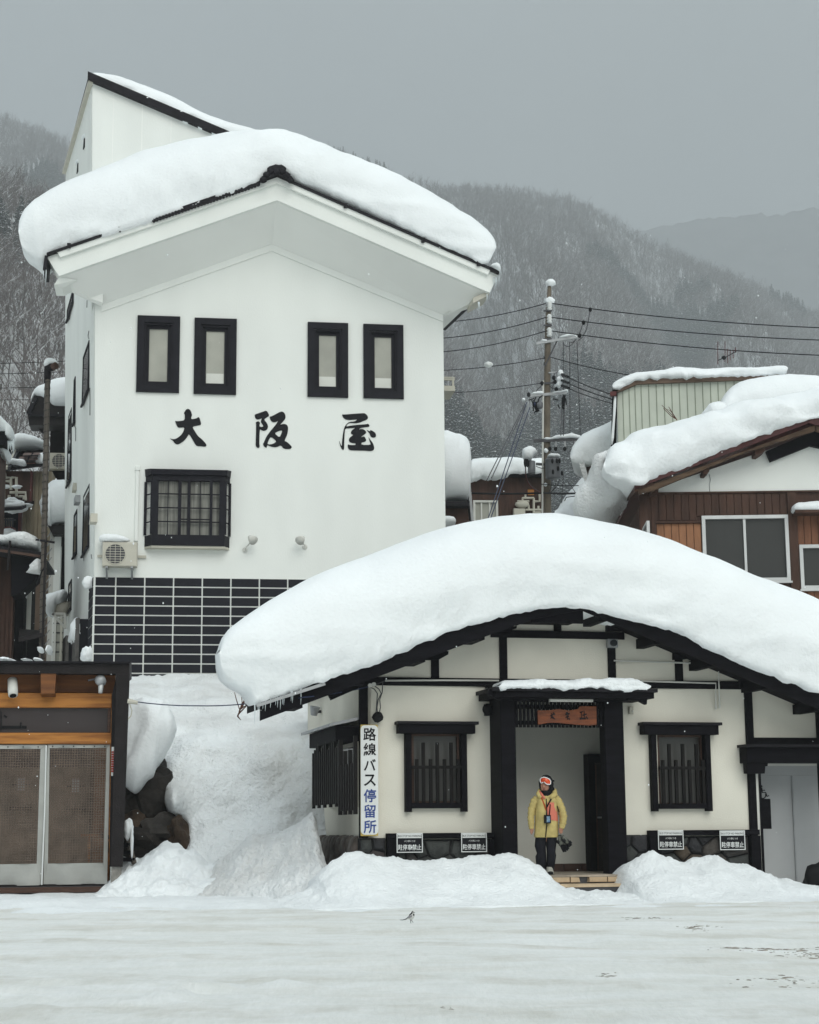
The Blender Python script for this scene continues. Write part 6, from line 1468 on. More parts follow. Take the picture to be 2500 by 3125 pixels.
_es = Fr(*at_depth(*A7(300, 1130), 43.1)[:2], R(-25))
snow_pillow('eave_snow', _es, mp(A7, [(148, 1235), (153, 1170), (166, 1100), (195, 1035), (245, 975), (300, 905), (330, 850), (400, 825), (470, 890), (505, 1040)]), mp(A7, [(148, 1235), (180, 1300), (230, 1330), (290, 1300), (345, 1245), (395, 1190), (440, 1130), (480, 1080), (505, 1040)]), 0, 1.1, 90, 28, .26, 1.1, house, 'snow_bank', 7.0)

# second, higher roof further right behind
hb2 = Fr(*HF.w(0, 7.5, 0)[:2], HA)
back_roof = thing('snowy_roof', 'rounded snow covered roof behind the brown house ridge', 'house', hb2.w(hb2.px(A7(1400, 500))[0], 0, 0), HA)
snow_loft('roof_snow', hb2, mp(A7, [(1062, 525), (1068, 500), (1085, 465), (1110, 428), (1150, 390), (1190, 367), (1250, 350), (1320, 338), (1420, 323), (1520, 318), (1620, 323), (1725, 335), (1900, 370), (2100, 450), (2200, 540)]), mp(A7, [(1062, 525), (1070, 600), (1150, 640), (1300, 640), (1500, 620), (1725, 600), (1900, 620), (2100, 620), (2200, 540)]), 1.0, 0, 5, .3, 80, 14, .08, .8, back_roof, 'snow', 4.0)
snow_pillow('snow_lump', hb2, mp(A7, [(930, 600), (950, 565), (975, 535), (990, 515), (1015, 503), (1060, 495), (1090, 500), (1120, 540)]), mp(A7, [(930, 600), (970, 640), (1010, 650), (1050, 650), (1080, 640), (1100, 620), (1110, 590), (1120, 540)]), -.4, .7, 40, 14, .05, 1.2, back_roof)
MB(hb2).box(hb2.px(A7(1120, 600))[0], hb2.px(A7(2150, 600))[0], .2, 5, 0, hb2.px(A7(1200, 610))[1]).build('wall', M['plank_dark'], back_roof)

# pale green metal-clad box house
GF = frame_through(A7(700, 600), 51.0, R(-8), A7(400, 790))
green = thing('green_clad_house', 'pale green metal clad box house with brown fascia and thin roof snow', 'house', GF.o, GF.ang)
M['clad_green'] = mat('clad_green', (.55, .585, .505), .55, .05, 1.5); M['clad_seam'] = mat('clad_seam', (.24, .27, .21), .6, .1, 3); M['fascia_brown'] = mat('fascia_brown', (.16, .105, .075), .6, .12, 3); M['edge_green'] = mat('edge_green', (.03, .085, .05), .5, .1, 3); M['pipe_red'] = mat('pipe_red', (.10, .025, .022), .5, .15, 4)
gp = lambda x, y, pl=0.0: GF.px(A7(x, y), pl)
gx0, gx1 = gp(397, 600)[0], gp(1560, 600)[0]
ftop = [gp(385, 405), gp(528, 343), gp(1505, 306)]; fbot = [gp(385, 440), gp(528, 378), gp(1505, 340)]
MB(GF).prism([(gx0, 0), (gx1, 0), (gx1, fbot[2][1] + .05), (fbot[1][0], fbot[1][1] + .05), (gx0, fbot[0][1] + .08)], 0.01, 6).build('wall', M['clad_seam'], green)
xs_ = [397, 438, 480, 519, 560, 610, 660, 711, 762, 812, 863, 915, 966, 1018, 1068, 1120, 1175, 1230, 1290, 1350, 1410, 1470, 1530]
zl = gp(500, 900)[1]
def fz(x):
    if x < fbot[1][0]: t = (x - fbot[0][0]) / (fbot[1][0] - fbot[0][0]); return fbot[0][1] + (fbot[1][1] - fbot[0][1]) * t
    t = (x - fbot[1][0]) / (fbot[2][0] - fbot[1][0]); return fbot[1][1] + (fbot[2][1] - fbot[1][1]) * t
for a, d in zip(xs_[:-1], xs_[1:]):
    p, q = gp(a, 600)[0] + .005, gp(d, 600)[0] - .005
    MB(GF).prism([(p, zl), (q, zl), (q, fz(q) + .02), (p, fz(p) + .02)], -.02, .008).build('wall_panel', M['clad_green'], green)
    MB(GF).box(q - .005, q + .018, -.035, .0, zl, fz(q)).build('panel_seam', M['clad_seam'], green)
MB(GF).prism(fbot[:1] + fbot[1:] + ftop[::-1], -.16, -.022).build('fascia', M['fascia_brown'], green)
et = [(p[0] - .05 * (i == 0), p[1]) for i, p in enumerate(ftop)]
MB(GF).prism(et + [(p[0], p[1] + .07) for p in et[::-1]], -.26, 6).build('roof_edge', M['edge_green'], green)
snow_loft('roof_snow', GF, mp(A7, [(367, 390), (372, 375), (395, 358), (440, 335), (490, 316), (560, 303), (640, 295), (710, 287), (750, 272), (790, 264), (850, 268), (930, 275), (1010, 280), (1100, 276), (1250, 271), (1400, 265), (1495, 263), (1512, 270), (1515, 285)]), mp(A7, [(367, 390), (378, 404), (410, 398), (470, 368), (528, 340), (620, 336), (760, 330), (900, 325), (1050, 320), (1200, 315), (1350, 310), (1450, 306), (1500, 303), (1514, 296), (1515, 285)]), .3, -.28, 5.5, .10, 110, 10, .04, 2.0, green, 'snow', 3.0)
p0, p1 = gp(382, 410, -.1), gp(372, 800, -.1)
MB(GF).bar((p0[0], -.1, p0[1]), (p1[0], -.1, p1[1]), .16, .12).build('corner_pipe', M['wood_black'], green)
MB(GF).tube([GF.P(A7(*q), -.17) for q in ((384, 440), (380, 520), (374, 620), (366, 720), (360, 770))], [.035, .05, .04, .05, .03], 6).build('clinging_snow', M['snow'], green, smooth=True)
x0, x1, z0, z1 = GF.rect(A7(350, 422), A7(392, 448), -.25); MB(GF).box(x0, x1, -.3, -.15, z0, z1).build('gutter_end', M['pipe_red'], green)
# TV aerial
P = GF.P(A7(1090, 275), 2.5); an = thing('roof_aerial', 'thin television aerial with reddish elements on the green house roof', 'aerial', GF.w(P[0], 2.5, P[2] - .3), GF.ang)
ab = MB(GF); ap = lambda x, y: GF.P(A7(x, y), 2.5)
q = ap(1087, 275); ab.tube([(q[0], q[1], q[2] - .4), ap(1089, 190)], .03, 6); ab.build('mast', M['metal_grey'], an)
ab = MB(GF); ab.tube([ap(1060, 215), ap(1110, 195), ap(1180, 155)], .018, 5); ab.build('boom', M['metal_dark'], an)
for (a, y0, y1) in ((1059, 92, 240), (1106, 90, 225), (1124, 140, 235), (1140, 150, 215), (1176, 128, 165), (1160, 145, 200)):
    MB(GF).tube([ap(a, y0), ap(a, y1)], .012, 5).build('element', M['pipe_red'], an)
MB(GF).blob(ap(1098, 198), (.08, .08, .07), 2).build('balun', M['rubber'], an)

# snowy roof left of the green house, with its pillar, and the slopes below
RF = frame_through(A7(240, 800), 53.0, R(-8), A7(190, 1030))
low = thing('snowy_outbuilding', 'dark outbuilding under thick sloping snow beside the green house', 'building', RF.o, RF.ang)
snow_loft('roof_snow', RF, mp(A7, [(91, 862), (92, 838), (100, 800), (120, 768), (150, 730), (172, 708), (230, 680), (300, 650), (370, 618), (420, 600), (450, 640), (455, 720)]), mp(A7, [(91, 862), (97, 880), (120, 897), (150, 903), (200, 893), (250, 888), (310, 890), (350, 890), (390, 880), (430, 850), (448, 780), (455, 720)]), .6, -.3, 3, .25, 70, 14, .05, 1.2, low, 'snow', 2.0, dfn=lambda t: .25 + .75 * t)
MB(RF).box(RF.px(A7(192, 950))[0], RF.px(A7(420, 950))[0], .1, 4, 0, RF.px(A7(200, 885))[1]).build('wall', M['plank_dark'], low)
x0, x1, z0, z1 = RF.rect(A7(216, 970), A7(270, 992)); MB(RF).box(x0, x1, .05, .11, z0, z1).build('window', M['plastic_beige'], low)
MB(RF).prism([RF.px(A7(*q), -.1) for q in ((145, 893), (180, 893), (200, 960), (218, 1030), (190, 1035), (165, 960))], -.3, .0).build('snow_slide', M['snow_bank'], low)
relief('snow_slope', [1168, 1185, 1200, 1215, 1230, 1245, 1262, 1285, 1320], [
    row9 for row9 in ([(1120, 55.0)] * 9, [(1100, 55.5)] * 9, [(1078, 56)] * 9,
      [(v, 57) for v in (1082, 1062, 1050, 1040, 1030, 1030, 1040, 1040, 1040)],
      [(v, 58.5) for v in (1084, 1052, 1035, 1018, 1002, 998, 1005, 1010, 1010)], [(v, 60) for v in (1095, 1075, 1060, 1040, 1020, 1015, 1020, 1025, 1030)])], 60, 50, .12, .6, 3.0, m='snow',
    label='snow slope between the utility pole and the brown house')

# ================================================================== HOUSES BETWEEN THE TOWER AND THE POLE
CF = frame_through(A6(600, 1700), 64.0, R(4), A6(380, 1980))
cen = thing('dark_house', 'dark brown house with a level snow roof behind the utility pole', 'house', CF.o, CF.ang)
cp = lambda x, y, pl=0.0: CF.px(A6(x, y), pl)
cw = CF.rect(A6(388, 1825), A6(595, 2010))
b = MB(CF); wall_holes(b, cp(340, 1700)[0], cp(1010, 1700)[0], 0, cp(600, 1600)[1], [cw], 0, .2); b.build('wall', M['plank_dark'], cen)
xa, xb = cp(340, 1700)[0], cp(1010, 1700)[0]
n = 26
for k in range(n):
    a = xa + (xb - xa) * k / n; d = xa + (xb - xa) * (k + 1) / n
    if a < cw[1] and d > cw[0]: MB(CF).box(a + .01, d - .01, -.02, -.001, cw[3] + .02, cp(600, 1640)[1]).build('plank', M['plank_dark'], cen); continue
    MB(CF).box(a + .01, d - .01, -.02, -.001, 0, cp(600, 1640)[1]).build('plank', M['plank_dark'], cen)
e = MB(CF); frame_ring(e, *cw, .08, -.06, .05); wr = e.build('window', M['plastic_white'], cen); MB(CF).box(cw[0] + .07, cw[1] - .07, .02, .03, cw[2] + .07, cw[3] - .07).build('pane', M['pane_frost'], wr)
for k in (.33, .66): xx = cw[0] + (cw[1] - cw[0]) * k; MB(CF).box(xx - .03, xx + .03, -.03, .04, cw[2] + .08, cw[3] - .08).build('mullion', M['plastic_white'], wr)
MB(CF).box(xa - .2, xb + .2, -.5, 4, cp(600, 1635)[1], cp(600, 1600)[1]).build('roof_slab', M['roof_dark'], cen)
snow_loft('roof_snow', CF, mp(A6, [(352, 1560), (356, 1520), (380, 1492), (450, 1482), (550, 1480), (650, 1476), (740, 1478), (800, 1485), (880, 1488), (950, 1492), (1000, 1500), (1015, 1540)]), mp(A6, [(352, 1560), (362, 1610), (375, 1655), (420, 1645), (470, 1630), (520, 1632), (560, 1642), (610, 1635), (660, 1615), (720, 1602), (790, 1605), (860, 1598), (930, 1602), (990, 1600), (1015, 1540)]), .2, -.55, 4, .2, 80, 12, .07, 2.2, cen, 'snow', 4.0)
# gas pipes and meter box on its wall
pm = MB(CF)
for pts in (((818, 1775), (818, 1805), (795, 1805), (795, 1830)), ((890, 1805), (795, 1805)), ((887, 1805), (887, 1975)), ((890, 1832), (935, 1832), (935, 1775)), ((755, 1870), (755, 1832), (850, 1832)), ((820, 1865), (845, 1868), (845, 1905)), ((820, 1902), (950, 1902)), ((880, 1925), (945, 1925)), ((925, 1900), (925, 1870))):
    pm.tube([CF.P(A6(*q), -.15) for q in pts], .045, 6)
pm.build('gas_pipe', M['plastic_beige'], cen, kind='stuff')
x0, x1, z0, z1 = CF.rect(A6(722, 1890), A6(820, 1990), -.3); MB(CF).bevbox(x0, x1, -.3, -.02, z0, z1, .02).build('meter_box', M['plastic_beige'], cen)
MB(CF).blob(CF.P(A6(793, 1858), -.2), (.28, .12, .14), 2, .2, 2).build('gas_meter', M['plastic_beige'], cen, smooth=True)
x0, x1, z0, z1 = CF.rect(A6(838, 1735), A6(890, 1780), -.06); MB(CF).box(x0, x1, -.06, -.01, z0, z1).build('notice', M['beam_orange'], cen)
# narrow house hugging the tower
NF = frame_through(A6(250, 1500), 56.0, R(4), A6(250, 2000))
nar = thing('narrow_house', 'narrow dark house under tall snow hard against the right of the white inn', 'house', NF.o, NF.ang)
npx = lambda x, y, pl=0.0: NF.px(A6(x, y), pl)
MB(NF).box(npx(60, 1700)[0], npx(345, 1700)[0], .1, 4, 0, npx(200, 1840)[1]).build('wall', M['plank_dark'], nar)
MB(NF).prism([npx(355, 1580), npx(392, 1995), npx(372, 1995), npx(340, 1700)], -.1, .6).build('edge_board', M['metal_grey'], nar)
MB(NF).box(npx(60, 1850)[0], npx(350, 1850)[0], -.4, 4, npx(200, 1885)[1], npx(200, 1848)[1]).build('eave', M['roof_dark'], nar)
snow_pillow('roof_snow', NF, mp(A6, [(40, 1500), (60, 1330), (110, 1285), (170, 1270), (215, 1275), (260, 1290), (300, 1315), (335, 1345), (352, 1370), (356, 1450), (358, 1560), (366, 1640)]), mp(A6, [(40, 1500), (60, 1700), (110, 1800), (150, 1850), (200, 1845), (245, 1840), (280, 1842), (330, 1845), (345, 1820), (338, 1780), (352, 1720), (366, 1640)]), .3, 1.1, 60, 20, .10, 1.4, nar)
snow_pillow('snow_lump', NF, mp(A6, [(110, 2000), (140, 1965), (190, 1958), (225, 1968), (240, 1990), (242, 2010)]), mp(A6, [(110, 2000), (140, 2030), (190, 2035), (225, 2035), (238, 2028), (242, 2010)]), -.9, .5, 24, 12, .03, 2, nar)

# ================================================================== UTILITY POLE
UD = 58.0
UF = frame_through(A6(990, 1500), UD, 0.0, A6(990, 1980))
pole = thing('utility_pole', 'concrete utility pole carrying snowy crossarms, transformers and many cables', 'utility pole', (UF.o.x, UF.o.y, 0), 0)
M['pole'] = mat('pole_concrete', (.15, .125, .095), .85, .2, 2.5, .3, 20)
uP = lambda x, y, pl=0.0: UF.P(A6(x, y), pl)
pts = [uP(985, 1990), uP(993, 1300), uP(998, 900), uP(1004, 400), uP(1018, 45)]; pts[0] = (pts[0][0], 0, 0)
MB(UF).tube(pts, [.145, .125, .115, .10, .07], 12).build('shaft', M['pole'], pole, smooth=True)
p0, p1 = uP(962, 700, -.15), uP(958, 1985, -.16); MB(UF).tube([(p0[0], -.15, p0[2] - .6), (p1[0], -.16, p1[2])], .035, 6).build('riser_pipe', M['plastic_white'], pole)
def ubar(a, c, w, nm='crossarm', m='metal_grey', pl=-.14): return MB(UF).bar(uP(*a, pl), uP(*c, pl), w, w).build(nm, M[m], pole)
ubar((905, 535), (1245, 478), .09); ubar((1095, 480), (980, 718), .05, 'brace', 'metal_dark'); ubar((832, 968), (1158, 938), .09); ubar((885, 1335), (1270, 1322), .10, 'crossarm', 'metal_dark', -.16)
ubar((968, 862), (1095, 855), .06, 'bracket', 'metal_dark'); ubar((1010, 775), (1075, 770), .04, 'bracket'); ubar((905, 1525), (985, 1530), .08, 'bracket', 'metal_dark')
for y in (265, 385, 497): ubar((968, y), (1036, y), .05, 'clamp', 'metal_dark')
for y in (650, 700, 1690, 1762): MB(UF).tube([uP(968, y, 0), uP(1024, y, 0)], .06, 6).build('pole_band', M['metal_dark'], pole)
for y in (222, 330, 440):
    q = uP(1016, y, -.14); MB(UF).rings([[(q[0] + r * math.cos(a), q[1] + r * math.sin(a), q[2] + z) for a in np.linspace(0, 2 * math.pi, 11)[:-1]] for z, r in ((-.17, .05), (-.12, .10), (-.06, .06), (-.02, .105), (.04, .06), (.09, .10), (.16, .04))]).build('insulator', M['print_white'], pole, smooth=True)
def ublob(q, r, nm, m, pl=-.15, sub=2, amp=.25): return MB(UF).blob(uP(*q, pl), r, sub, amp, 2.2, q[0] * .3).build(nm, M[m], pole, smooth=True)
ublob((1026, 36), (.17, .12, .13), 'snow_cap', 'snow', -.05, 3); ublob((1020, 186), (.17, .13, .14), 'snow_cap', 'snow', -.1, 3); ublob((972, 512), (.12, .1, .05), 'snow_cap', 'snow', -.12, 3)
def usnow(top, bot, pl=-.14, ry=.10): snow_pillow('snow_cap', UF, mp(A6, top), mp(A6, bot), pl, ry, 40, 10, .015, 5, pole)
usnow([(1090, 488), (1115, 470), (1150, 458), (1190, 450), (1225, 456), (1245, 475), (1248, 490)], [(1090, 488), (1120, 489), (1160, 482), (1195, 476), (1222, 473), (1240, 488), (1248, 490)])
usnow([(858, 952), (885, 938), (915, 930), (945, 925), (965, 930), (970, 945)], [(858, 952), (890, 956), (920, 955), (945, 954), (962, 952), (970, 945)])
usnow([(1030, 940), (1060, 930), (1110, 925), (1150, 912), (1165, 915), (1170, 930)], [(1030, 940), (1060, 944), (1110, 938), (1150, 932), (1165, 938), (1170, 930)])
usnow([(965, 1318), (985, 1306), (1030, 1310), (1060, 1295), (1110, 1285), (1160, 1280), (1190, 1272), (1240, 1282), (1270, 1290), (1278, 1310)], [(965, 1318), (990, 1327), (1030, 1326), (1060, 1322), (1110, 1318), (1160, 1316), (1200, 1316), (1240, 1318), (1268, 1322), (1278, 1310)], -.16, .14)
for q, r in (((1108, 778), (.10, .1, .12)), ((1102, 830), (.11, .1, .14)), ((1095, 872), (.10, .1, .12)), ((988, 1415), (.07, .08, .08)), ((985, 1695), (.06, .08, .06)), ((804, 995), (.06, .06, .06))): ublob(q, r, 'snow_clump', 'snow', -.2, 3)
for q in ((1052, 815), (1062, 850), (1072, 912), (955, 860), (1120, 792), (1110, 838), (1105, 878), (845, 955), (1352, 256), (1297, 362), (1265, 470), (1135, 985), (1130, 1030), (915, 1080), (905, 1030), (1068, 1400), (1142, 1400), (1227, 1395), (1020, 1400)): ublob(q, (.065, .06, .085), 'insulator', 'rubber', -.18, 2, .2)
for x in (1070, 1144, 1228): ubar((x, 1330), (x, 1400), .05, 'cutout', 'metal_grey', -.17)
# transformers
q = uP(1048, 1560, -.45); r_ = (uP(1112, 1560)[0] - uP(985, 1560)[0]) / 2; z1 = uP(1048, 1478, -.45)[2]; z0 = uP(1048, 1645, -.45)[2]
M['tank'] = mat('tank_grey', (.14, .145, .155), .45, .1, 3)
tk = MB(UF); tk.rings([[(q[0] + r * math.cos(a), -.45 + r * math.sin(a), z) for a in np.linspace(0, 2 * math.pi, 21)[:-1]] for z, r in ((z0, r_ * .96), (z0 + .03, r_), (z1 - .12, r_), (z1 - .1, r_ * 1.05), (z1 - .04, r_ * 1.05), (z1, r_ * .8))])
tk = tk.build('transformer_tank', M['tank'], pole, smooth=True)
for xx, yy in ((1040, 1500), (1078, 1498), (1100, 1500), (1088, 1562), (1046, 1590), (1120, 1600)): MB(UF).blob(uP(xx, yy, -.45 - r_), (.045, .05, .09), 2, .1).build('bushing', M['rubber'], tk)
usnow([(996, 1465), (1010, 1450), (1040, 1445), (1080, 1448), (1100, 1458), (1106, 1470)], [(996, 1465), (1012, 1478), (1045, 1482), (1080, 1480), (1100, 1476), (1106, 1470)], -.45, .36)
q = uP(870, 1560, -.3); r_ = (uP(902, 1560)[0] - uP(840, 1560)[0]) / 2; z1 = uP(870, 1500, -.3)[2]; z0 = uP(870, 1605, -.3)[2]
tk = MB(UF); tk.rings([[(q[0] + r * math.cos(a), -.3 + r * math.sin(a), z) for a in np.linspace(0, 2 * math.pi, 17)[:-1]] for z, r in ((z0, r_ * .9), (z0 + .04, r_), (z1 - .02, r_), (z1, r_ * .8))]); tk.build('transformer_tank', M['tank'], pole, smooth=True)
snow_pillow('snow_cap', UF, mp(A6, [(792, 1440), (794, 1415), (808, 1395), (840, 1386), (870, 1388), (900, 1400), (912, 1420), (914, 1440)]), mp(A6, [(792, 1440), (800, 1480), (815, 1495), (845, 1500), (865, 1498), (876, 1475), (890, 1455), (914, 1440)]), -.3, .36, 40, 14, .03, 3, pole)
for xx in (818, 835): MB(UF).blob(uP(xx, 1515, -.45), (.06, .07, .16), 2, .1).build('bushing', M['rubber'], pole)
# tangle of jumpers and drop leads on the pole
def leads(lst, r, m, nm='jumper', pl=-.2):
    for pts in lst: MB(UF).tube([uP(*q, pl) for q in pts], r, 5).build(nm, M[m], pole)
leads([((1350, 260), (1338, 340), (1320, 420), (1290, 480), (1255, 510)), ((1290, 365), (1280, 410), (1262, 455)), ((1130, 530), (1140, 550), (1170, 560), (1200, 545), (1235, 500)), ((1185, 520), (1200, 527), (1225, 512)), ((1050, 820), (1060, 780), (1085, 768), (1100, 775)), ((1060, 855), (1040, 890), (1038, 930)), ((950, 862), (945, 890), (920, 910), (905, 930)), ((1012, 880), (1040, 900), (1075, 912)), ((820, 1540), (822, 1600), (835, 1660), (870, 1710), (940, 1760)), ((905, 1545), (950, 1560), (1000, 1555), (1040, 1520)), ((1130, 1610), (1128, 1680), (1110, 1950)), ((1100, 1640), (1085, 1700), (1040, 1750)), ((1040, 1655), (1030, 1720), (1012, 1760)), ((1075, 1650), (1060, 1720), (1020, 1765)), ((1220, 1330), (1205, 1390), (1175, 1430)), ((1110, 1425), (1060, 1440), (1025, 1420))], .014, 'metal_dark')
MB(UF).tube([uP(818, 1545, -.2), uP(820, 1610, -.2), uP(840, 1680, -.2), uP(880, 1730, -.2), uP(942, 1760, -.2)], .016, 5).build('red_lead', M['pipe_red'], pole)
leads([((905, 975), (880, 1030), (885, 1090)), ((935, 975), (912, 1040), (905, 1100)), ((885, 1000), (905, 1060), (930, 1090)), ((870, 1000), (890, 1050), (915, 1100)), ((1135, 960), (1120, 1020), (1122, 1070)), ((1145, 960), (1140, 1020), (1135, 1075)), ((1045, 990), (1090, 1000)), ((1085, 1035), (1100, 1070)), ((890, 985), (845, 1000)), ((930, 985), (960, 960)), ((900, 1090), (890, 1110)), ((1150, 985), (1155, 1040))], .022, 'rubber', 'hanging_lead')
ublob((935, 1040), (.14, .1, .16), 'junction_box', 'tank'); ublob((895, 1035), (.05, .1, .1), 'junction_box', 'wire_blue'); ublob((1130, 1005), (.06, .1, .14), 'junction_box', 'rubber')

# ================================================================== POWER LINES
def line(nm, lab, pts, r=.016, m='rubber', sag=0.0, grp='overhead lines at the utility pole'):
    """pts: world points; each span sags."""
    out = []
    for a, c in zip(pts[:-1], pts[1:]):
        a, c = Vector(a), Vector(c)
        for k in range(13):
            t = k / 12
            if out and k == 0: continue
            p = a.lerp(c, t); p.z -= sag * 4 * t * (1 - t); out.append(tuple(p))
    return MB().tube(out, r, 5).build(nm, M[m], None, label=lab, cat='cable', group=grp)
uw = lambda x, y: tuple(UF.w(*uP(x, y, -.15)))
T6 = lambda x, y, d: tuple(at_depth(*A6(x, y), d))
for y, yl, yr, lab in ((205, 349, (1725, 690), 'topmost'), (320, 463, (1725, 716), 'second highest'), (432, 575, (1725, 748), 'third highest')):
    line('power_line', lab + ' power line from the pole top leftwards behind the white inn', [uw(985, y), T6(100, yl + 20 + (10 if y > 205 else -8), 66)], .018, sag=.12)
    line('power_line', lab + ' power line from the pole top rightwards over the green house', [uw(1040, y), tuple(at_depth(*O(*yr), 54)), tuple(at_depth(*O(yr[0] + 220, yr[1] + 24), 52))], .018, sag=.12)
line('power_line', 'single line with a white marker from mid pole leftwards to the white inn', [uw(968, 655), T6(100, 756, 66)], .016, sag=.08)
MB().blob(T6(516, 708, 61.5), (.16, .12, .11), 3, .2, 2).build('line_marker', M['print_white'], None, smooth=True, label='small white snow lump on the single mid pole line', cat='snow lump')
line('power_line', 'single line from mid pole rightwards down behind the green house roof', [uw(1024, 645), tuple(at_depth(*A7(480, 312), 56))], .016, sag=.05)
line('power_line', 'lower line from the pole bracket leftwards past the small balcony', [uw(950, 860), T6(200, 940, 64)], .014, sag=.05)
for i, ((x, y), (a, c)) in enumerate((((1112, 785), (352, 436)), ((1112, 835), (362, 470)), ((1112, 878), (370, 500)))):
    line('service_cable', ('upper', 'middle', 'lower')[i] + ' of three service cables running down to the corner of the green house', [uw(x, y), tuple(at_depth(*A7(a, c), 51.2))], .02 if i < 2 else .016, sag=.04)
    MB().tube([uw(x, y), tuple(Vector(uw(x, y)).lerp(at_depth(*A7(a, c), 51.2), .16))], .045, 6).build('cable_sleeve', M['rubber'], None, label=('upper', 'middle', 'lower')[i] + ' thick black sleeve at the pole end of the service cables', cat='cable')
for i, (x, x2) in enumerate(((1130, 1128), (1183, 1186), (1243, 1270))): line('drop_wire', ('left', 'middle', 'right')[i] + ' of three thin upright wires hanging from the top crossarm', [uw(x, 520), uw(x2, 1285)], .011)
for i, ((x, y), (a, c)) in enumerate((((830, 1020), (510, 1980)), ((855, 1060), (530, 1980)), ((815, 1030), (500, 1660)), ((825, 1030), (540, 1640)), ((1118, 1070), (1110, 1290)), ((1140, 1070), (1132, 1290)))):
    line('guy_cable', ('blue cable slanting from the lower crossarm down to the shelter roof', 'green tinted cable slanting beside the blue one to the shelter roof', 'thin pale stay slanting left of the blue cable', 'thin pale stay slanting over the dark house eave', 'left of two short drop cables right of the pole', 'right of two short drop cables right of the pole')[i], [uw(x, y), T6(a, c, 57.2 if i in (4, 5) else 50)], .017, 'wire_blue' if i < 2 else 'metal_dark')
line('telephone_cable', 'thick black cable crossing low behind the pole to the snow slope', [T6(370, 1765, 58.6), uw(970, 1762), T6(1300, 1762, 54)], .035, sag=.03)
line('telephone_cable', 'thin double cable crossing just above the thick black one', [uw(950, 1690), T6(1335, 1698, 54)], .014, sag=.04)
line('stay_wire', 'thin stay from the pole down right to the snow covered eave', [uw(1165, 1665), T6(1290, 1850, 50)], .011)
line('stay_wire', 'looped lead over the snow slope right of the pole', [T6(1140, 1830, 52), T6(1155, 1800, 52), T6(1290, 1780, 52)], .013)
# cable from the porch to the shelter
line('shed_cable', 'dark cable strung across the snow bank from the porch pillar to the shelter', [tuple(SF.w(*SF.P(B1(1020, 472), -.1))), tuple(at_depth(*B2(0, 1410), 31)), tuple(at_depth(*B2(390, 1390), 29.5)), tuple(BF.w(*BF.P(B2(700, 1355), -1.1))), tuple(BF.w(*BF.P(B2(1130, 1285), -.15)))], .010, 'wire_blue', .02, None)
ib = MB(); q = SF.P(B1(985, 467), -.1); ib.fr = SF; ib.tube([(q[0] - .06, -.1, q[2]), (q[0] + .12, -.1, q[2] - .03)], [.05, .03], 8); ib.tube([SF.P(B1(*p), -.1) for p in ((975, 490), (992, 540), (985, 580), (962, 605))], .010, 5)
ib.build('cable_anchor', M['plastic_beige'], None, label='small beige cable anchor with a loop on the porch pillar edge', cat='cable anchor')
# lines across the left wood
for i, (a, c, d) in enumerate((((0, 150), (1065, 115), 66), ((0, 322), (1065, 290), 66), ((0, 555), (1065, 530), 67), ((0, 750), (1065, 742), 68))):
    p = at_depth(*D1(*a), d); q = at_depth(*D1(*c), d + 2); dv = (q - p)
    line('power_line', ('topmost', 'second', 'third', 'lowest')[i] + ' wire crossing the wooded slope at the left edge', [tuple(p - dv), tuple(q + dv * .5)], .014, sag=.02, grp='wires at the left edge')

# ================================================================== HOUSES AT THE LEFT EDGE
# dark house behind the tower's left side
LF = frame_through(D1(900, 1200), 60.0, R(6), D1(900, 2100))
lh = thing('dark_gabled_house', 'dark gabled house under thick snow just left of the white inn', 'house', LF.o, LF.ang)
lpx = lambda x, y, pl=0.0: LF.px(D1(x, y), pl)
MB(LF).box(lpx(820, 1300)[0], lpx(1400, 1300)[0], .8, 6, 0, lpx(900, 1000)[1]).build('wall', M['wood_black'], lh)
for k in range(14):
    a = lpx(825 + 30 * k, 1500, .8)[0]; MB(LF).box(a, a + .13, .76, .79, 0, lpx(900, 1190, .8)[1]).build('plank', M['frame_brown'], lh)
MB(LF).prism([lpx(590, 705), lpx(462, 985), lpx(490, 1195), lpx(1400, 1195), lpx(1400, 900), lpx(700, 720)], -.2, .75).build('gable', M['frame_brown'], lh)
MB(LF).bar(LF.P(D1(465, 990), -.3), LF.P(D1(595, 705), -.3), .12, .15).build('barge', M['roof_dark'], lh)
MB(LF).box(lpx(465, 1000, -.3)[0], lpx(1400, 1000, -.3)[0], -.35, -.21, lpx(600, 1020, -.3)[1], lpx(600, 985, -.3)[1]).build('eave_board', M['roof_dark'], lh)
MB(LF).prism([lpx(575, 1195, .5), lpx(720, 1195, .5), lpx(720, 1325, .5)], .4, .7).build('eave_bracket', M['frame_brown'], lh)
snow_pillow('roof_snow', LF, mp(D1, [(517, 800), (525, 720), (545, 655), (580, 605), (640, 565), (725, 538), (800, 490), (870, 460), (960, 440), (1070, 428), (1250, 440), (1400, 500), (1450, 650)]), mp(D1, [(517, 800), (525, 835), (560, 760), (590, 705), (640, 725), (690, 800), (740, 830), (830, 850), (870, 930), (920, 960), (1070, 958), (1300, 960), (1450, 650)]), .4, 1.0, 60, 18, .06, 1.3, lh)
split_unit(LF, D1, (820, 1625), (1140, 1895), .2, 'air conditioner on the dark wall left of the white inn', (972, 1760), 120, None, False)
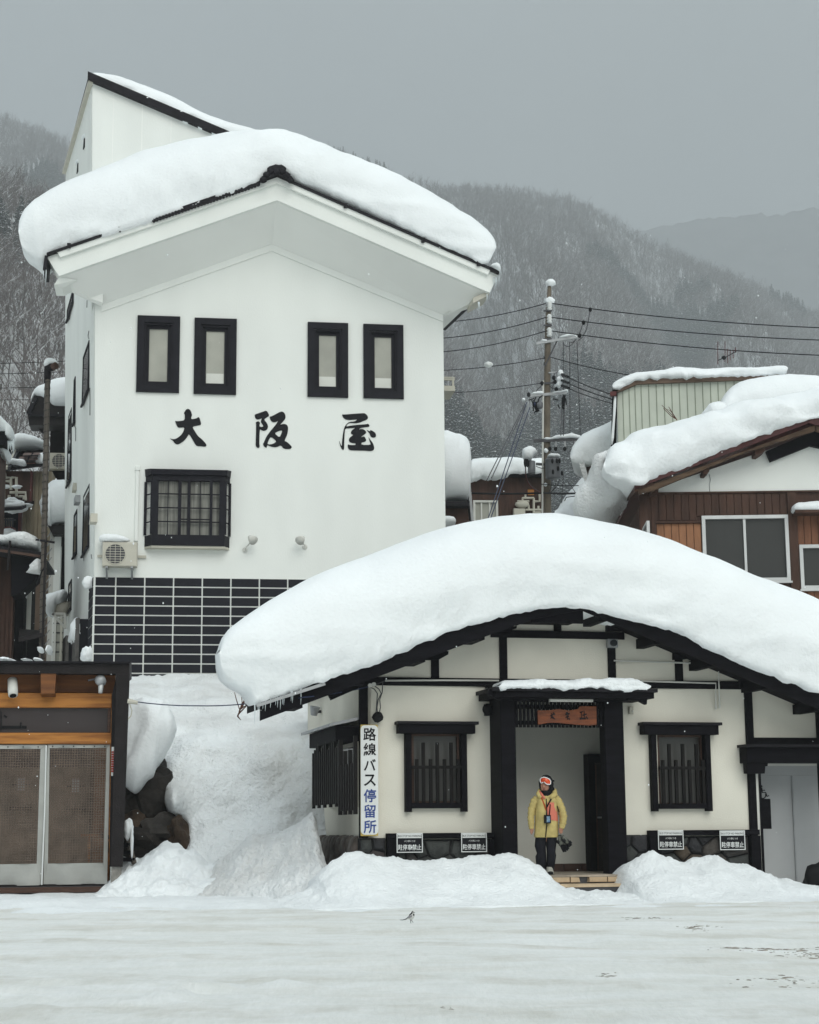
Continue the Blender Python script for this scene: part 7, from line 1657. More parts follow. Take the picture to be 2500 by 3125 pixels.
# spiral duct
P = at_depth(*D1(775, 400), 46.5); Pt = at_depth(*D1(785, 250), 46.5); Pb = at_depth(*D2(755, 2000), 46.0); Pb = Vector((Pb.x, Pb.y, 0))
fl = thing('spiral_flue', 'tall brown spiral wound flue pipe with a snow capped elbow beside the white inn', 'flue', Pb)
M['duct'] = mat('duct', (.085, .072, .06), .5, .15, 2, metal=.2)
Pc = Vector((Pt.x, Pt.y, Pt.z)); d = Pc - Pb; L = d.length; ptsd, rd_ = [], []
nseg = int(L / .2)
b = MB(); 
for k in range(nseg + 1):
    t = k / nseg
    for o_, r in ((0, .078), (.055, .088), (.11, .078)):
        if k < nseg: ptsd.append(tuple(Pb + d * t + d.normalized() * o_)); rd_.append(r)
b.tube(ptsd, rd_, 12); b.build('pipe', M['duct'], fl, smooth=True)
for k in range(nseg):
    q = Pb + d * (k / nseg); 
    if k % 1 == 0 and q.z > 4: MB().tube([tuple(q + Vector((-.085, -.03, .0))), tuple(q + Vector((0, -.09, .02))), tuple(q + Vector((.085, -.03, .045)))], .009, 4).build('seam', M['rubber'], fl)
e1, e2 = at_depth(*D1(800, 255), 46.4), at_depth(*D1(875, 215), 46.3)
MB().tube([tuple(Pc - Vector((0, 0, .4))), tuple(Pc), tuple(Pc + (e1 - Pc) * .6 + Vector((0, 0, .1))), tuple(e1 + Vector((.06, 0, .06))), tuple(e2)], [.092, .10, .115, .12, .105], 12).build('elbow', M['roof_dark'], fl, smooth=True)
MB().tube([tuple(e2), tuple(e2 + (e2 - e1).normalized() * .12)], .10, 12).build('outlet', M['sash_brown'], fl)
snow_pillow('snow_cap', Fr(e1.x, e1.y, 0), mp(D1, [(728, 190), (735, 140), (760, 100), (800, 80), (860, 76), (910, 90), (945, 125), (950, 170), (935, 215), (915, 250)]), mp(D1, [(728, 190), (735, 205), (770, 205), (800, 200), (825, 178), (870, 172), (895, 195), (905, 225), (912, 240), (915, 250)]), 0, .17, 30, 12, .015, 4, fl)
Pr = at_depth(*D2(750, 1100), 45.8); MB().tube([(Pr.x, Pr.y, 0), tuple(Pr)], .03, 6).build('stand_pipe', M['frame_brown'], fl)
Pw = at_depth(*D2(740, 1060), 46.0); MB().bar(Pw + Vector((-.25, 0, 0)), Pw + Vector((.22, .2, -.05)), .05, .05).build('bracket', M['roof_dark'], fl)
MB().tube([tuple(at_depth(*D2(*q), 46)) for q in ((735, 1515), (690, 1580), (650, 1700), (610, 1800), (595, 1800))], .022, 6).build('drain_hose', M['rubber'], fl)
# white clad annex behind the flue with a big snow cap
WFr = frame_through(D2(940, 1400), 56.0, R(6), D2(940, 2100))
wh = thing('white_annex', 'narrow white panelled annex under a bulging snow cap beside the inn', 'building', WFr.o, WFr.ang)
wp = lambda c, x, y, pl=0.0: WFr.px(c(x, y), pl)
MB(WFr).box(wp(D2, 885, 1400)[0], wp(D2, 995, 1400)[0], 0, .12, 0, wp(D2, 900, 975)[1]).build('wall', M['stucco_white'], wh)
MB(WFr).box(wp(D2, 995, 1400)[0], wp(D2, 1300, 1400)[0], .3, .4, 0, wp(D2, 900, 975)[1]).build('dark_opening', M['wood_black'], wh)
MB(WFr).box(wp(D2, 805, 1400)[0], wp(D2, 884, 1400)[0], .12, 3, 0, wp(D2, 850, 900)[1]).build('panel_wall', M['plastic_white'], wh)
for k in range(14):
    z = wp(D2, 850, 950 + k * 150)[1]; MB(WFr).bar((wp(D2, 806, 1)[0], .115, z - .12), (wp(D2, 884, 1)[0], .115, z + .12), .01, .03).build('panel_joint', M['metal_grey'], wh)
MB(WFr).hexa([(wp(D2, 885, 970)[0], -.5, wp(D2, 900, 972, -.5)[1]), (wp(D2, 1300, 970)[0], -.5, wp(D2, 900, 972, -.5)[1]), (wp(D2, 1300, 970)[0], 2, wp(D2, 900, 972, -.5)[1]), (wp(D2, 885, 970)[0], 2, wp(D2, 900, 972, -.5)[1]),
              (wp(D2, 800, 850)[0], -.5, wp(D2, 900, 810, -.5)[1]), (wp(D2, 1300, 850)[0], -.5, wp(D2, 900, 810, -.5)[1]), (wp(D2, 1300, 850)[0], 2, wp(D2, 900, 810, -.5)[1]), (wp(D2, 800, 850)[0], 2, wp(D2, 900, 810, -.5)[1])]).build('eave', M['frame_brown'], wh)
snow_pillow('roof_snow', WFr, mp(D2, [(648, 470), (665, 425), (705, 380), (720, 310), (755, 250), (800, 190), (870, 145), (960, 115), (1070, 100), (1200, 110), (1300, 200), (1340, 450)]), mp(D2, [(648, 470), (670, 530), (685, 600), (690, 700), (720, 780), (800, 855), (862, 878), (860, 830), (930, 805), (1070, 800), (1250, 800), (1340, 450)]), -.2, 1.0, 60, 20, .07, 1.4, wh)
# glazed lower wall, bracketed duct with snow
MB(WFr).box(wp(D3, 690, 800, -.4)[0], wp(D3, 818, 800, -.4)[0], -.4, -.3, 0, wp(D3, 750, 560, -.4)[1]).build('glazed_wall', M['pane_frost'], wh)
for y in (625, 742, 862, 985): z = wp(D3, 750, y, -.42)[1]; MB(WFr).box(wp(D3, 690, 1, -.4)[0], wp(D3, 818, 1, -.4)[0], -.43, -.401, z - .02, z + .02).build('glazing_bar', M['metal_dark'], wh)
for x, m in ((686, 'plastic_white'), (765, 'plastic_beige')): q = wp(D3, x, 800, -.45)[0]; MB(WFr).box(q - .035, q + .035, -.47, -.405, 0, wp(D3, 750, 560, -.4)[1]).build('downpipe', M[m], wh)
DB = TL
q0, q1 = at_depth(*D3(760, 440), 52.5), at_depth(*D3(830, 440), 52.5)
vd = thing('wall_duct', 'stubby grey duct on a white triangular bracket, heaped with snow, on the inn side wall', 'duct', q0)
MB().tube([tuple(at_depth(*D3(712, 445), 52.3)), tuple(at_depth(*D3(835, 440), 52.6))], .24, 14).build('duct', M['plastic_beige'], vd, smooth=True)
bt = MB(); b3 = lambda x, y: tuple(at_depth(*D3(x, y), 52.2))
for p, q in (((650, 505), (822, 505)), ((665, 510), (822, 690)), ((815, 505), (815, 690)), ((755, 570), (780, 530))): bt.bar(b3(*p), b3(*q), .08, .07)
bt.build('bracket', M['plastic_white'], vd)
snow_pillow('snow_cap', Fr(q0.x, q0.y - .1, R(0)), mp(D3, [(543, 350), (550, 310), (575, 275), (615, 250), (680, 238), (750, 222), (815, 207), (835, 240), (838, 300)]), mp(D3, [(543, 350), (565, 420), (580, 490), (610, 540), (655, 548), (690, 500), (715, 400), (780, 390), (838, 300)]), 0, .6, 40, 16, .04, 2, vd)
# beige ribbed house with pipes
EF = frame_through(D2(450, 900), 58.0, R(6), D2(450, 2100))
eh = thing('beige_ribbed_house', 'beige ribbed house with vent pipes and snowy little roofs at the left edge', 'house', EF.o, EF.ang)
M['rib_beige'] = mat('rib_beige', (.27, .225, .155), .6, .1, 2); M['rib_brown'] = mat('rib_brown', (.16, .115, .085), .6, .15, 2); M['rust'] = mat('rusty_roof', (.11, .07, .06), .6, .35, 5)
epx = lambda c, x, y, pl=0.0: EF.px(c(x, y), pl)
xa, xb = epx(D1, 550, 2000)[0], epx(D2, 830, 900)[0]
def ribs(x0, x1, z0, z1, m, y=0.0, step=.14):
    n = int((x1 - x0) / step)
    for k in range(n):
        a = x0 + k * step; MB(EF).bevbox(a + .008, a + step - .008, y - .03, y + .01, z0, z1, .012).build('wall_rib', M[m], eh)
MB(EF).box(epx(D2, 360, 900)[0], xb, .01, 4, 0, epx(D1, 600, 1930)[1]).build('wall', M['rib_beige'], eh)
ribs(epx(D2, 550, 900)[0], xb, epx(D2, 600, 2300)[1], epx(D1, 600, 1930)[1], 'rib_beige'); ribs(epx(D2, 360, 900)[0], epx(D2, 549, 900)[0], epx(D2, 600, 2300)[1], epx(D2, 450, 500)[1], 'rib_beige')
MB(EF).box(epx(D1, -200, 2000)[0], epx(D1, 545, 2000)[0], -.35, .0, epx(D2, 400, 480)[1], epx(D1, 300, 1960)[1]).build('dark_wall', M['plank_dark'], eh)
MB(EF).box(epx(D1, 520, 2000)[0], epx(D1, 550, 2000)[0], -.42, -.0, epx(D2, 400, 460)[1], epx(D1, 300, 1960)[1]).build('corner_post', M['pipe_red'], eh)
# tiled rusty roof: panels
rp = lambda x, y, d: tuple(at_depth(*D1(x, y), d))
MB().hexa([rp(-150, 1960, 57.2), rp(720, 1850, 57.2), rp(720, 1560, 59.5), rp(150, 1600, 59.5)] + [tuple(Vector(rp(x, y, d)) + Vector((0, 0, .08))) for x, y, d in ((-150, 1960, 57.2), (720, 1850, 57.2), (720, 1560, 59.5), (150, 1600, 59.5))]).build('roof_slab', M['roof_dark'], eh)
for (x0, y0, w, h) in ((370, 1628, 140, 42), (530, 1622, 130, 42), (300, 1690, 150, 55), (470, 1685, 150, 60), (270, 1760, 160, 50), (440, 1752, 140, 60)):
    MB().poly([rp(x0, y0 + h, 57.0), rp(x0 + w, y0 + h - 6, 57.0), rp(x0 + w + 14, y0 - 4, 57.6), rp(x0 + 28, y0, 57.6)]).build('roof_sheet', M['rust'], eh)
for k in range(5): MB().bar(rp(10 + 34 * k, 1880, 56.8), rp(160 + 34 * k, 1600, 58.6), .09, .09).build('roof_pipe', M['plastic_beige' if k % 2 else 'metal_dark'], eh)
snow_pillow('roof_snow', EF, mp(D1, [(215, 1480), (240, 1430), (290, 1390), (370, 1373), (460, 1375), (560, 1390), (650, 1420), (760, 1470), (780, 1520)]), mp(D1, [(215, 1480), (220, 1560), (260, 1590), (360, 1585), (470, 1580), (560, 1570), (650, 1552), (760, 1545), (780, 1520)]), .9, 1.1, 40, 14, .05, 1.5, eh)
snow_pillow('roof_snow', EF, mp(D1, [(575, 1790), (585, 1740), (630, 1700), (650, 1640), (690, 1625), (790, 1625), (800, 1720)]), mp(D1, [(575, 1790), (600, 1810), (650, 1830), (700, 1845), (750, 1830), (790, 1800), (800, 1720)]), -.6, .3, 30, 12, .04, 2, eh)
snow_pillow('roof_snow', EF, mp(D1, [(90, 1800), (130, 1770), (180, 1760), (215, 1738), (300, 1742), (400, 1745), (430, 1790), (435, 1815)]), mp(D1, [(90, 1800), (130, 1825), (180, 1815), (250, 1812), (320, 1825), (380, 1840), (420, 1835), (435, 1815)]), -.9, .3, 30, 12, .04, 2.5, eh)
vp = MB(EF)
for pts in (((90, 40), (180, 40), (180, 240)), ((190, 40), (270, 40), (270, 350), (330, 350), (390, 350), (390, 400)), ((160, 285), (420, 285), (420, 415)), ((150, 330), (150, 420)), ((65, 210), (65, 400)), ((10, -120), (40, 90), (160, 100)), ((60, -120), (90, 60))):
    vp.tube([EF.P(D2(*q), -.55) for q in pts], .05, 7)
vp.build('vent_pipe', M['plastic_beige'], eh, kind='stuff')
for q, r in (((70, 190), (.2, .15, .06)), ((275, 190), (.16, .15, .06)), ((100, 470), (.5, .3, .14)), ((230, 520), (.42, .35, .22)), ((330, 500), (.3, .3, .1)), ((430, 495), (.2, .25, .06)), ((200, 410), (.18, .2, .1)), ((50, 570), (.4, .3, .07)), ((205, 580), (.16, .2, .12))):
    MB(EF).blob(EF.P(D2(*q), -.9), r, 3, .4, 1.8, q[0]).build('snow_lump', M['snow'], eh, smooth=True)
MB().hexa([tuple(at_depth(*D2(x, y), d)) for x, y, d in ((-60, 600, 56.4), (360, 570, 56.4), (560, 470, 58), (-60, 480, 58))] + [tuple(at_depth(*D2(x, y), d) + Vector((0, 0, .1))) for x, y, d in ((-60, 600, 56.4), (360, 570, 56.4), (560, 470, 58), (-60, 480, 58))]).build('lean_to_roof', M['roof_dark'], eh)
x0, x1, z0, z1 = EF.rect(D2(0, 700), D2(200, 985), -.5)
MB(EF).box(x0 - 1, epx(D2, 318, 900)[0], -.4, -.2, 0, epx(D2, 100, 600)[1]).build('recess', M['wood_black'], eh)
MB(EF).box(epx(D2, 318, 900)[0], epx(D2, 358, 900)[0], -.42, -.01, 0, epx(D2, 100, 590)[1]).build('corner_post', M['pipe_red'], eh)
MB(EF).box(x0, x1, -.46, -.42, z0, z1).build('pale_pane', M['curtain_pale'] if 'curtain_pale' in M else mat('curtain_pale', (.42, .36, .22), .8, .1, 3), eh)  # pane in one plain pale ochre colour
for k in range(8): xx = x0 + (x1 - x0) * k / 7; MB(EF).box(xx - .02, xx + .02, -.50, -.465, z0, z1).build('railing_bar', M['metal_dark'], eh)
for zz in (z0 + .2, z1 - .1): MB(EF).box(x0 - .3, x1 + .1, -.53, -.505, zz, zz + .05).build('rail', M['metal_dark'], eh)
MB(EF).blob(EF.P(D2(150, 910), -.6), (.26, .15, .14), 2, .2).build('red_pot', M['pipe_red'], eh); MB(EF).blob(EF.P(D2(150, 940), -.7), (.22, .15, .12), 3, .5, 3).build('snow_lump', M['snow'], eh, smooth=True)
# second roof at the very edge with icicles
e2 = thing('edge_house', 'snow laden dark eave with long icicles at the left photo edge', 'house', at_depth(*D1(0, 1500), 54), 0)
EE = Fr(*at_depth(*D1(0, 1500), 54)[:2], R(6))
snow_pillow('roof_snow', EE, mp(D1, [(-260, 1150), (-200, 1040), (-100, 1000), (0, 1020), (50, 1060), (100, 1120), (160, 1170), (205, 1220), (222, 1280), (222, 1390)]), mp(D1, [(-260, 1150), (-200, 1310), (-100, 1330), (0, 1320), (60, 1318), (122, 1325), (100, 1380), (150, 1420), (200, 1440), (222, 1390)]), 0, .9, 40, 16, .06, 1.5, e2)
MB(EE).box(EE.px(D1(-260, 1400))[0], EE.px(D1(125, 1400))[0], -.4, 1, EE.px(D1(0, 1535))[1], EE.px(D1(0, 1320))[1]).build('eave', M['wood_black'], e2)
MB(EE).box(EE.px(D1(-400, 1400))[0], EE.px(D1(-20, 1400))[0], -.1, 2, 0, EE.px(D1(0, 1535))[1]).build('wall', M['plank_dark'], e2)
for x, y0, y1 in ((135, 1430, 1670), (158, 1435, 1560), (172, 1435, 1580), (205, 1430, 1600), (224, 1400, 1660), (190, 1440, 1520)): MB(EE).tube([EE.P(D1(x, y0), -.3), EE.P(D1(x + 2, y1), -.3)], [.03, .006], 5).build('icicle', M['ice'], e2, smooth=True)
snow_pillow('snow_lump', EE, mp(D1, [(-200, 1650), (-150, 1545), (0, 1535), (100, 1545), (160, 1590), (175, 1640)]), mp(D1, [(-200, 1650), (-100, 1720), (0, 1700), (60, 1720), (120, 1760), (175, 1640)]), .9, .8, 30, 14, .05, 1.6, e2)
# dark timber house lower left
QF = frame_through(D2(200, 1400), 47.0, R(6), D2(200, 2100))
dk = thing('old_timber_house', 'very dark old timber house with jutting eave and rounded snow, lower left', 'house', QF.o, QF.ang)
qp = lambda c, x, y, pl=0.0: QF.px(c(x, y), pl)
MB(QF).box(qp(D2, -300, 1500)[0], qp(D2, 180, 1500)[0], .8, 4, 0, qp(D2, 100, 1240, .8)[1]).build('wall', M['plank_dark'], dk)
for k in range(9): a = qp(D2, -10 + 22 * k, 1600, .78)[0]; MB(QF).box(a, a + .10, .765, .795, 0, qp(D2, 100, 1240, .8)[1]).build('plank', M['plank_dark'], dk)
MB(QF).box(qp(D2, 180, 1500)[0], qp(D2, 330, 1500)[0], 1.2, 4, 0, qp(D2, 100, 1240, .8)[1]).build('inner_wall', M['wood_black'], dk)
MB(QF).prism([qp(D2, -300, 1100, -.4), qp(D2, 0, 1165, -.4), qp(D2, 690, 1265, -.4), qp(D2, 705, 1345, -.4), qp(D2, 600, 1350, -.4), qp(D2, 0, 1250, -.4), qp(D2, -300, 1200, -.4)], -.4, 3).build('roof_slab', M['roof_dark'], dk)
MB(QF).bar(QF.P(D2(0, 1240), -.45), QF.P(D2(660, 1335), -.45), .06, .07).build('fascia', M['sash_brown'], dk)
MB(QF).prism([qp(D2, 190, 1300), qp(D2, 600, 1360), qp(D2, 440, 1580), qp(D2, 660, 1650), qp(D2, 330, 1960), qp(D2, 190, 1990)], -.1, .9).build('side_eave', M['wood_black'], dk)
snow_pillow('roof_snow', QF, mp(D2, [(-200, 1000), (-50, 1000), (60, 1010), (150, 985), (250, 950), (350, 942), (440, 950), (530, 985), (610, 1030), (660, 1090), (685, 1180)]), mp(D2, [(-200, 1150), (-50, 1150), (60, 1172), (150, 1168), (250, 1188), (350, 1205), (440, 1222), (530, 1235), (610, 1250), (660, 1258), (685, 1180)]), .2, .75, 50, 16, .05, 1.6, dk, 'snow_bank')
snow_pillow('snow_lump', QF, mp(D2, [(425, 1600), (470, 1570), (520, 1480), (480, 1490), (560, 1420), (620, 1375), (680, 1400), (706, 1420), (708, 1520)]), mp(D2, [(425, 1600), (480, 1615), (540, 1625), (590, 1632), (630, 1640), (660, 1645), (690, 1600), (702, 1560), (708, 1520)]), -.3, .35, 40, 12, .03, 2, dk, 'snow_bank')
MB(QF).tube([QF.P(D2(165, 1080), -.5), QF.P(D2(140, 1400), -.5), QF.P(D2(120, 1560), -.5)], .035, 6).build('downpipe', M['frame_brown'], dk)
MB(QF).box(qp(D3, 250, 700, 2.0)[0], qp(D3, 345, 700, 2.0)[0], 2.0, 2.1, 0, qp(D3, 300, 190, 2.0)[1]).build('window_wall', M['glass_grey'], dk)
for x in (322, 365): q = qp(D3, x, 500, 1.9)[0]; MB(QF).box(q - .05, q + .05, 1.85, 1.95, qp(D3, 300, 745, 1.9)[1], qp(D3, 300, 180, 1.9)[1]).build('downpipe', M['plastic_white'], dk)
zz = [(300, 330), (255, 385), (312, 450), (255, 520), (315, 600), (250, 670), (305, 730)]
MB(QF).tube([QF.P(D3(*q), 1.8) for q in zz], .018, 5).build('lattice_gate', M['metal_grey'], dk)
snow_pillow('snow_lump', QF, mp(D3, [(250, 280), (262, 255), (310, 240), (335, 225), (340, 270)]), mp(D3, [(250, 280), (252, 315), (290, 320), (330, 312), (340, 270)]), 1.7, .3, 20, 10, .02, 2, dk, 'snow_bank')
MB().hexa([tuple(at_depth(*D3(x, y), d)) for x, y, d in ((235, 860, 46), (525, 800, 46), (525, 770, 48), (235, 745, 48))] + [tuple(at_depth(*D3(x, y), d) + Vector((0, 0, .12))) for x, y, d in ((235, 860, 46), (525, 800, 46), (525, 770, 48), (235, 745, 48))]).build('lower_roof', M['frame_brown'], dk)
MB(QF).box(qp(D3, 235, 900, 2.3)[0], qp(D3, 560, 900, 2.3)[0], 2.3, 2.4, 0, qp(D3, 300, 760, 2.3)[1]).build('lower_wall', M['wood_black'], dk)
# ribbed brown wall behind
MB(EF).box(epx(D2, 500, 1900, -.05)[0], epx(D2, 830, 1900, -.05)[0], -.06, -.035, 0, epx(D2, 600, 1420, -.05)[1]).build('brown_cladding', M['rib_brown'], eh)
# snow bits along the porch roof edge
for i, (x, y, w, h, d) in enumerate(((70, 1085, 60, 30, 34.5), (150, 1095, 40, 18, 34.6), (480, 1085, 40, 22, 35), (510, 960, 12, 40, 44), (615, 960, 20, 60, 44), (345, 1090, 60, 14, 35))):
    P = at_depth(*D3(x, y), d); s = .2435 * d / 5300
    MB().blob(tuple(P), (w * s, .4, h * s), 3, .3, 1.6, i * 3.0).build('snow_patch', M['snow'], None, smooth=True, kind='stuff', label='small patch of snow on the yard behind the timber porch')
# ================================================================== PERSON in the doorway
pd = BF.w(*BF.P(PC(690, 1950), -.86)); PF = Fr(pd.x, pd.y, 0.0)
person = thing('person', 'person in yellow ski jacket, black hood and orange goggles standing on the entrance step', 'person', (pd.x, pd.y, zst), 0)
K = .167 / FPX * pd.y                                     # metres per crop pixel
pq = lambda x, y, d=0.0: PF.P(PC(x, y), d)
M['jacket'] = mat('jacket_yellow', (.47, .375, .145), .85, .16, 9, .9, 12, dist=.02); M['coral'] = mat('jacket_coral', (.60, .17, .115), .7, .06, 8)
M['trousers'] = mat('trousers_black', (.009, .009, .013), .75, .3, 8, .5, 14, spec=.15); M['hood'] = mat('hood_black', (.008, .008, .010), .8, .3, 20, .3, 40, spec=.12)
M['skin'] = mat('skin', (.36, .18, .12), .6, .10, 18); M['lip'] = mat('lip', (.25, .08, .07), .6, .1, 9)
M['goggle_lens'] = mat('goggle_lens', (.80, .09, .012), .12, 0, 5, c2=(.25, .02, .01), spec=.5); M['boot'] = mat('boot_grey', (.34, .33, .29), .7, .15, 12)
M['strap'] = mat('strap_orange', (.40, .075, .015), .7, .15, 10); M['camo'] = mat('glove_camo', (.008, .008, .009), .8, 0, 14, c2=(.12, .125, .105), lo=.47, hi=.53)
# the body: one skinned surface
def skin_body(name, V, E, parent, m):
    me = bpy.data.meshes.new(name); me.from_pydata([v[0] for v in V], E, []); o = bpy.data.objects.new(name, me); COL.objects.link(o)
    md = o.modifiers.new('s', 'SKIN'); md.use_smooth_shade = True; sv = me.skin_vertices[0].data
    for i, v in enumerate(V):
        r = v[1]; sv[i].radius = r if hasattr(r, '__len__') else (r, r)
    sv[0].use_root = True
    o.modifiers.new('u', 'SUBSURF').levels = 2
    d = bpy.context.evaluated_depsgraph_get(); me2 = bpy.data.meshes.new_from_object(o.evaluated_get(d)); bpy.data.objects.remove(o)
    b = MB(PF); [b.p(*v.co) for v in me2.vertices]; [b.face(list(p.vertices)) for p in me2.polygons]; bpy.data.meshes.remove(me2)
    return b.build(name, M[m], parent, smooth=True)
V, E = [], []
def jt(x, y, d, r, par=None):
    V.append((Vector(pq(x, y, d)), r)); i = len(V) - 1
    if par is not None: E.append((par, i))
    return i
pel = jt(640, 1270, 0, (.11, .08)); ab = jt(640, 1050, 0, (.13, .10), pel); chs = jt(640, 760, 0, (.15, .10), ab); uch = jt(640, 590, .0, (.12, .08), chs)
nk = jt(632, 500, 0, .052, uch); hd0 = jt(625, 425, -.02, (.07, .08), nk); hd1 = jt(622, 345, -.025, (.082, .095), hd0); hd2 = jt(632, 265, 0, (.08, .09), hd1); hd3 = jt(640, 205, .01, .05, hd2)
ns = jt(590, 372, -.125, .014, hd1)
def arm(pts, tips):
    p = uch
    for x, y, d, r in pts: p = jt(x, y, d, r, p)
    for f in tips:
        q = p
        for x, y, d, r in f: q = jt(x, y, d, r, q)
arm([(490, 600, .01, .06), (375, 780, .02, .048), (355, 930, .0, .042), (372, 1100, -.03, .030), (378, 1150, -.04, (.040, .022))],
    [[(352, 1175, -.055, .0085), (357, 1212, -.06, .0075)], [(366, 1190, -.06, .0088), (368, 1238, -.06, .0075)], [(381, 1190, -.06, .0088), (378, 1240, -.06, .0075)], [(393, 1182, -.055, .0082), (390, 1220, -.055, .007)], [(404, 1150, -.06, .0092), (405, 1185, -.07, .008)]])
arm([(800, 595, .01, .06), (915, 760, .02, .048), (950, 910, -.01, .042), (930, 1090, -.05, .030), (917, 1145, -.06, (.040, .022))],
    [[(880, 1165, -.075, .0085), (886, 1215, -.09, .0075)], [(900, 1185, -.08, .0088), (904, 1228, -.095, .0075)], [(920, 1188, -.075, .0088), (918, 1230, -.09, .0075)], [(938, 1180, -.07, .0082), (930, 1215, -.085, .007)], [(876, 1135, -.08, .0095), (884, 1172, -.10, .008)]])
for s_, (hx, kx, ax, tx_) in ((-1, (560, 545, 560, 545)), (1, (725, 735, 720, 708))):
    h = jt(hx, 1350, 0, .07, pel); k_ = jt(kx, 1600, -.02, .058, h); a_ = jt(ax, 1890, .02, .042, k_); jt(tx_, 1930, -.12, .035, a_)
skin_body('body', V, E, person, 'skin')
def hull(name, prof, m, n=20, wob=.0, seed=0.0, off=0.0):
    """Cloth as stacked oval rings: (x left, x right, y pixel, half depth, depth offset)."""
    rs = []
    for (xa, xb, y, ry, d) in prof:
        A, B = pq(xa, y, d), pq(xb, y, d); cx, rx = (A[0] + B[0]) / 2, (B[0] - A[0]) / 2; r = []
        for k in range(n):
            t = 2 * math.pi * k / n; w = 1 + wob * noise.noise(Vector((math.cos(t) * 1.6 + seed, math.sin(t) * 1.6, y * .02)))
            r.append((cx + rx * math.copysign(abs(math.cos(t)) ** .85, math.cos(t)) * w, d + ry * math.copysign(abs(math.sin(t)) ** .85, math.sin(t)) * w, A[2]))
        rs.append(r)
    return MB(PF).rings(rs).build(name, M[m], person, smooth=True)
TOR = [(432, 862, 1294, .150, 0), (424, 866, 1275, .155, 0), (430, 862, 1150, .155, 0), (440, 858, 1000, .150, 0), (448, 850, 850, .148, 0), (450, 845, 720, .145, 0), (440, 838, 630, .135, 0), (470, 812, 560, .115, 0), (505, 775, 505, .095, .01), (540, 735, 470, .08, .01)]
hull('jacket', TOR, 'jacket', 28, .09, 2)
def sleeve(pts, nm='sleeve'):
    b = MB(PF); path, rr = [], []
    for (x0, y0, d0, r0), (x1, y1, d1, r1) in zip(pts[:-1], pts[1:]):
        for k in range(5):
            t = k / 5; j = 1 + .13 * math.sin(k * 2.6 + y0 * .05); path.append(pq(x0 + (x1 - x0) * t, y0 + (y1 - y0) * t, d0 + (d1 - d0) * t)); rr.append((r0 + (r1 - r0) * t) * K * j)
    x, y, d, r = pts[-1]; path.append(pq(x, y, d)); rr.append(r * K)
    b.tube(path, rr, 14); return b.build(nm, M['jacket'], person, smooth=True)
sleeve([(490, 560, .01, 70), (440, 640, .015, 84), (385, 770, .02, 74), (362, 930, .0, 62), (370, 1050, -.02, 56), (374, 1142, -.035, 44)])
sleeve([(790, 550, .01, 68), (845, 630, .015, 86), (912, 760, .02, 76), (955, 910, -.01, 70), (945, 1030, -.035, 64), (920, 1132, -.055, 50)])
# jacket hood lying round the neck
MB(PF).tube([pq(545, 575, -.11), pq(500, 500, -.05), pq(530, 440, .06), pq(650, 430, .12), pq(790, 455, .06), pq(800, 510, -.04), pq(705, 590, -.115)], [.030, .042, .045, .06, .055, .050, .026], 10).build('jacket_collar', M['jacket'], person, smooth=True)
MB(PF).tube([pq(520, 450, -.04), pq(560, 510, -.10), pq(618, 585, -.13)], [.016, .022, .014], 8).build('collar_lining', M['coral'], person, smooth=True)
hull('neck_gaiter', [(560, 720, 600, .085, -.015), (545, 735, 540, .095, -.01), (530, 745, 480, .105, -.005), (528, 720, 440, .10, 0)], 'hood', 18, .06)
def tfront(x, y, o=.006):                                 # a point on the front of the jacket
    P = pq(x, y)
    for (a0, b0, y0, r0, d0), (a1, b1, y1, r1, d1) in zip(TOR[:-1], TOR[1:]):
        if y1 <= y <= y0:
            t = (y0 - y) / (y0 - y1); a, bb, ry = a0 + (a1 - a0) * t, b0 + (b1 - b0) * t, r0 + (r1 - r0) * t; break
    c = (x - (a + bb) / 2) / ((bb - a) / 2); return (P[0], -ry * math.sqrt(max(.02, 1 - abs(c) ** 2.35)) * 1.03 - o, P[2])
rows = []
for j in range(9):
    t = j / 8; y = 655 + 320 * t; xa = 652 - 8 * t + (60 * max(0, t - .75) * 4 if t > .75 else 0); xb = 815 + 42 * t; y2 = y + 18 * t
    rows.append([tfront(xa + (xb - xa) * i / 8, min(y + (y2 - y) * i / 8, 1270)) for i in range(9)])
MB(PF).grid(rows).build('chest_pocket', M['coral'], person, smooth=True)
for pts, m, r, nm in ((((632, 590), (636, 700), (640, 830), (648, 960), (640, 1060), (628, 1180), (618, 1285)), 'hood', .009, 'zip'), (((702, 690), (695, 790), (682, 900)), 'hood', .011, 'pocket_zip'), (((842, 715), (858, 770), (882, 830)), 'hood', .008, 'arm_zip')):
    MB(PF).tube([tfront(*q) if q[0] < 830 else pq(q[0], q[1], -.085) for q in pts], r, 6).build(nm, M[m], person)
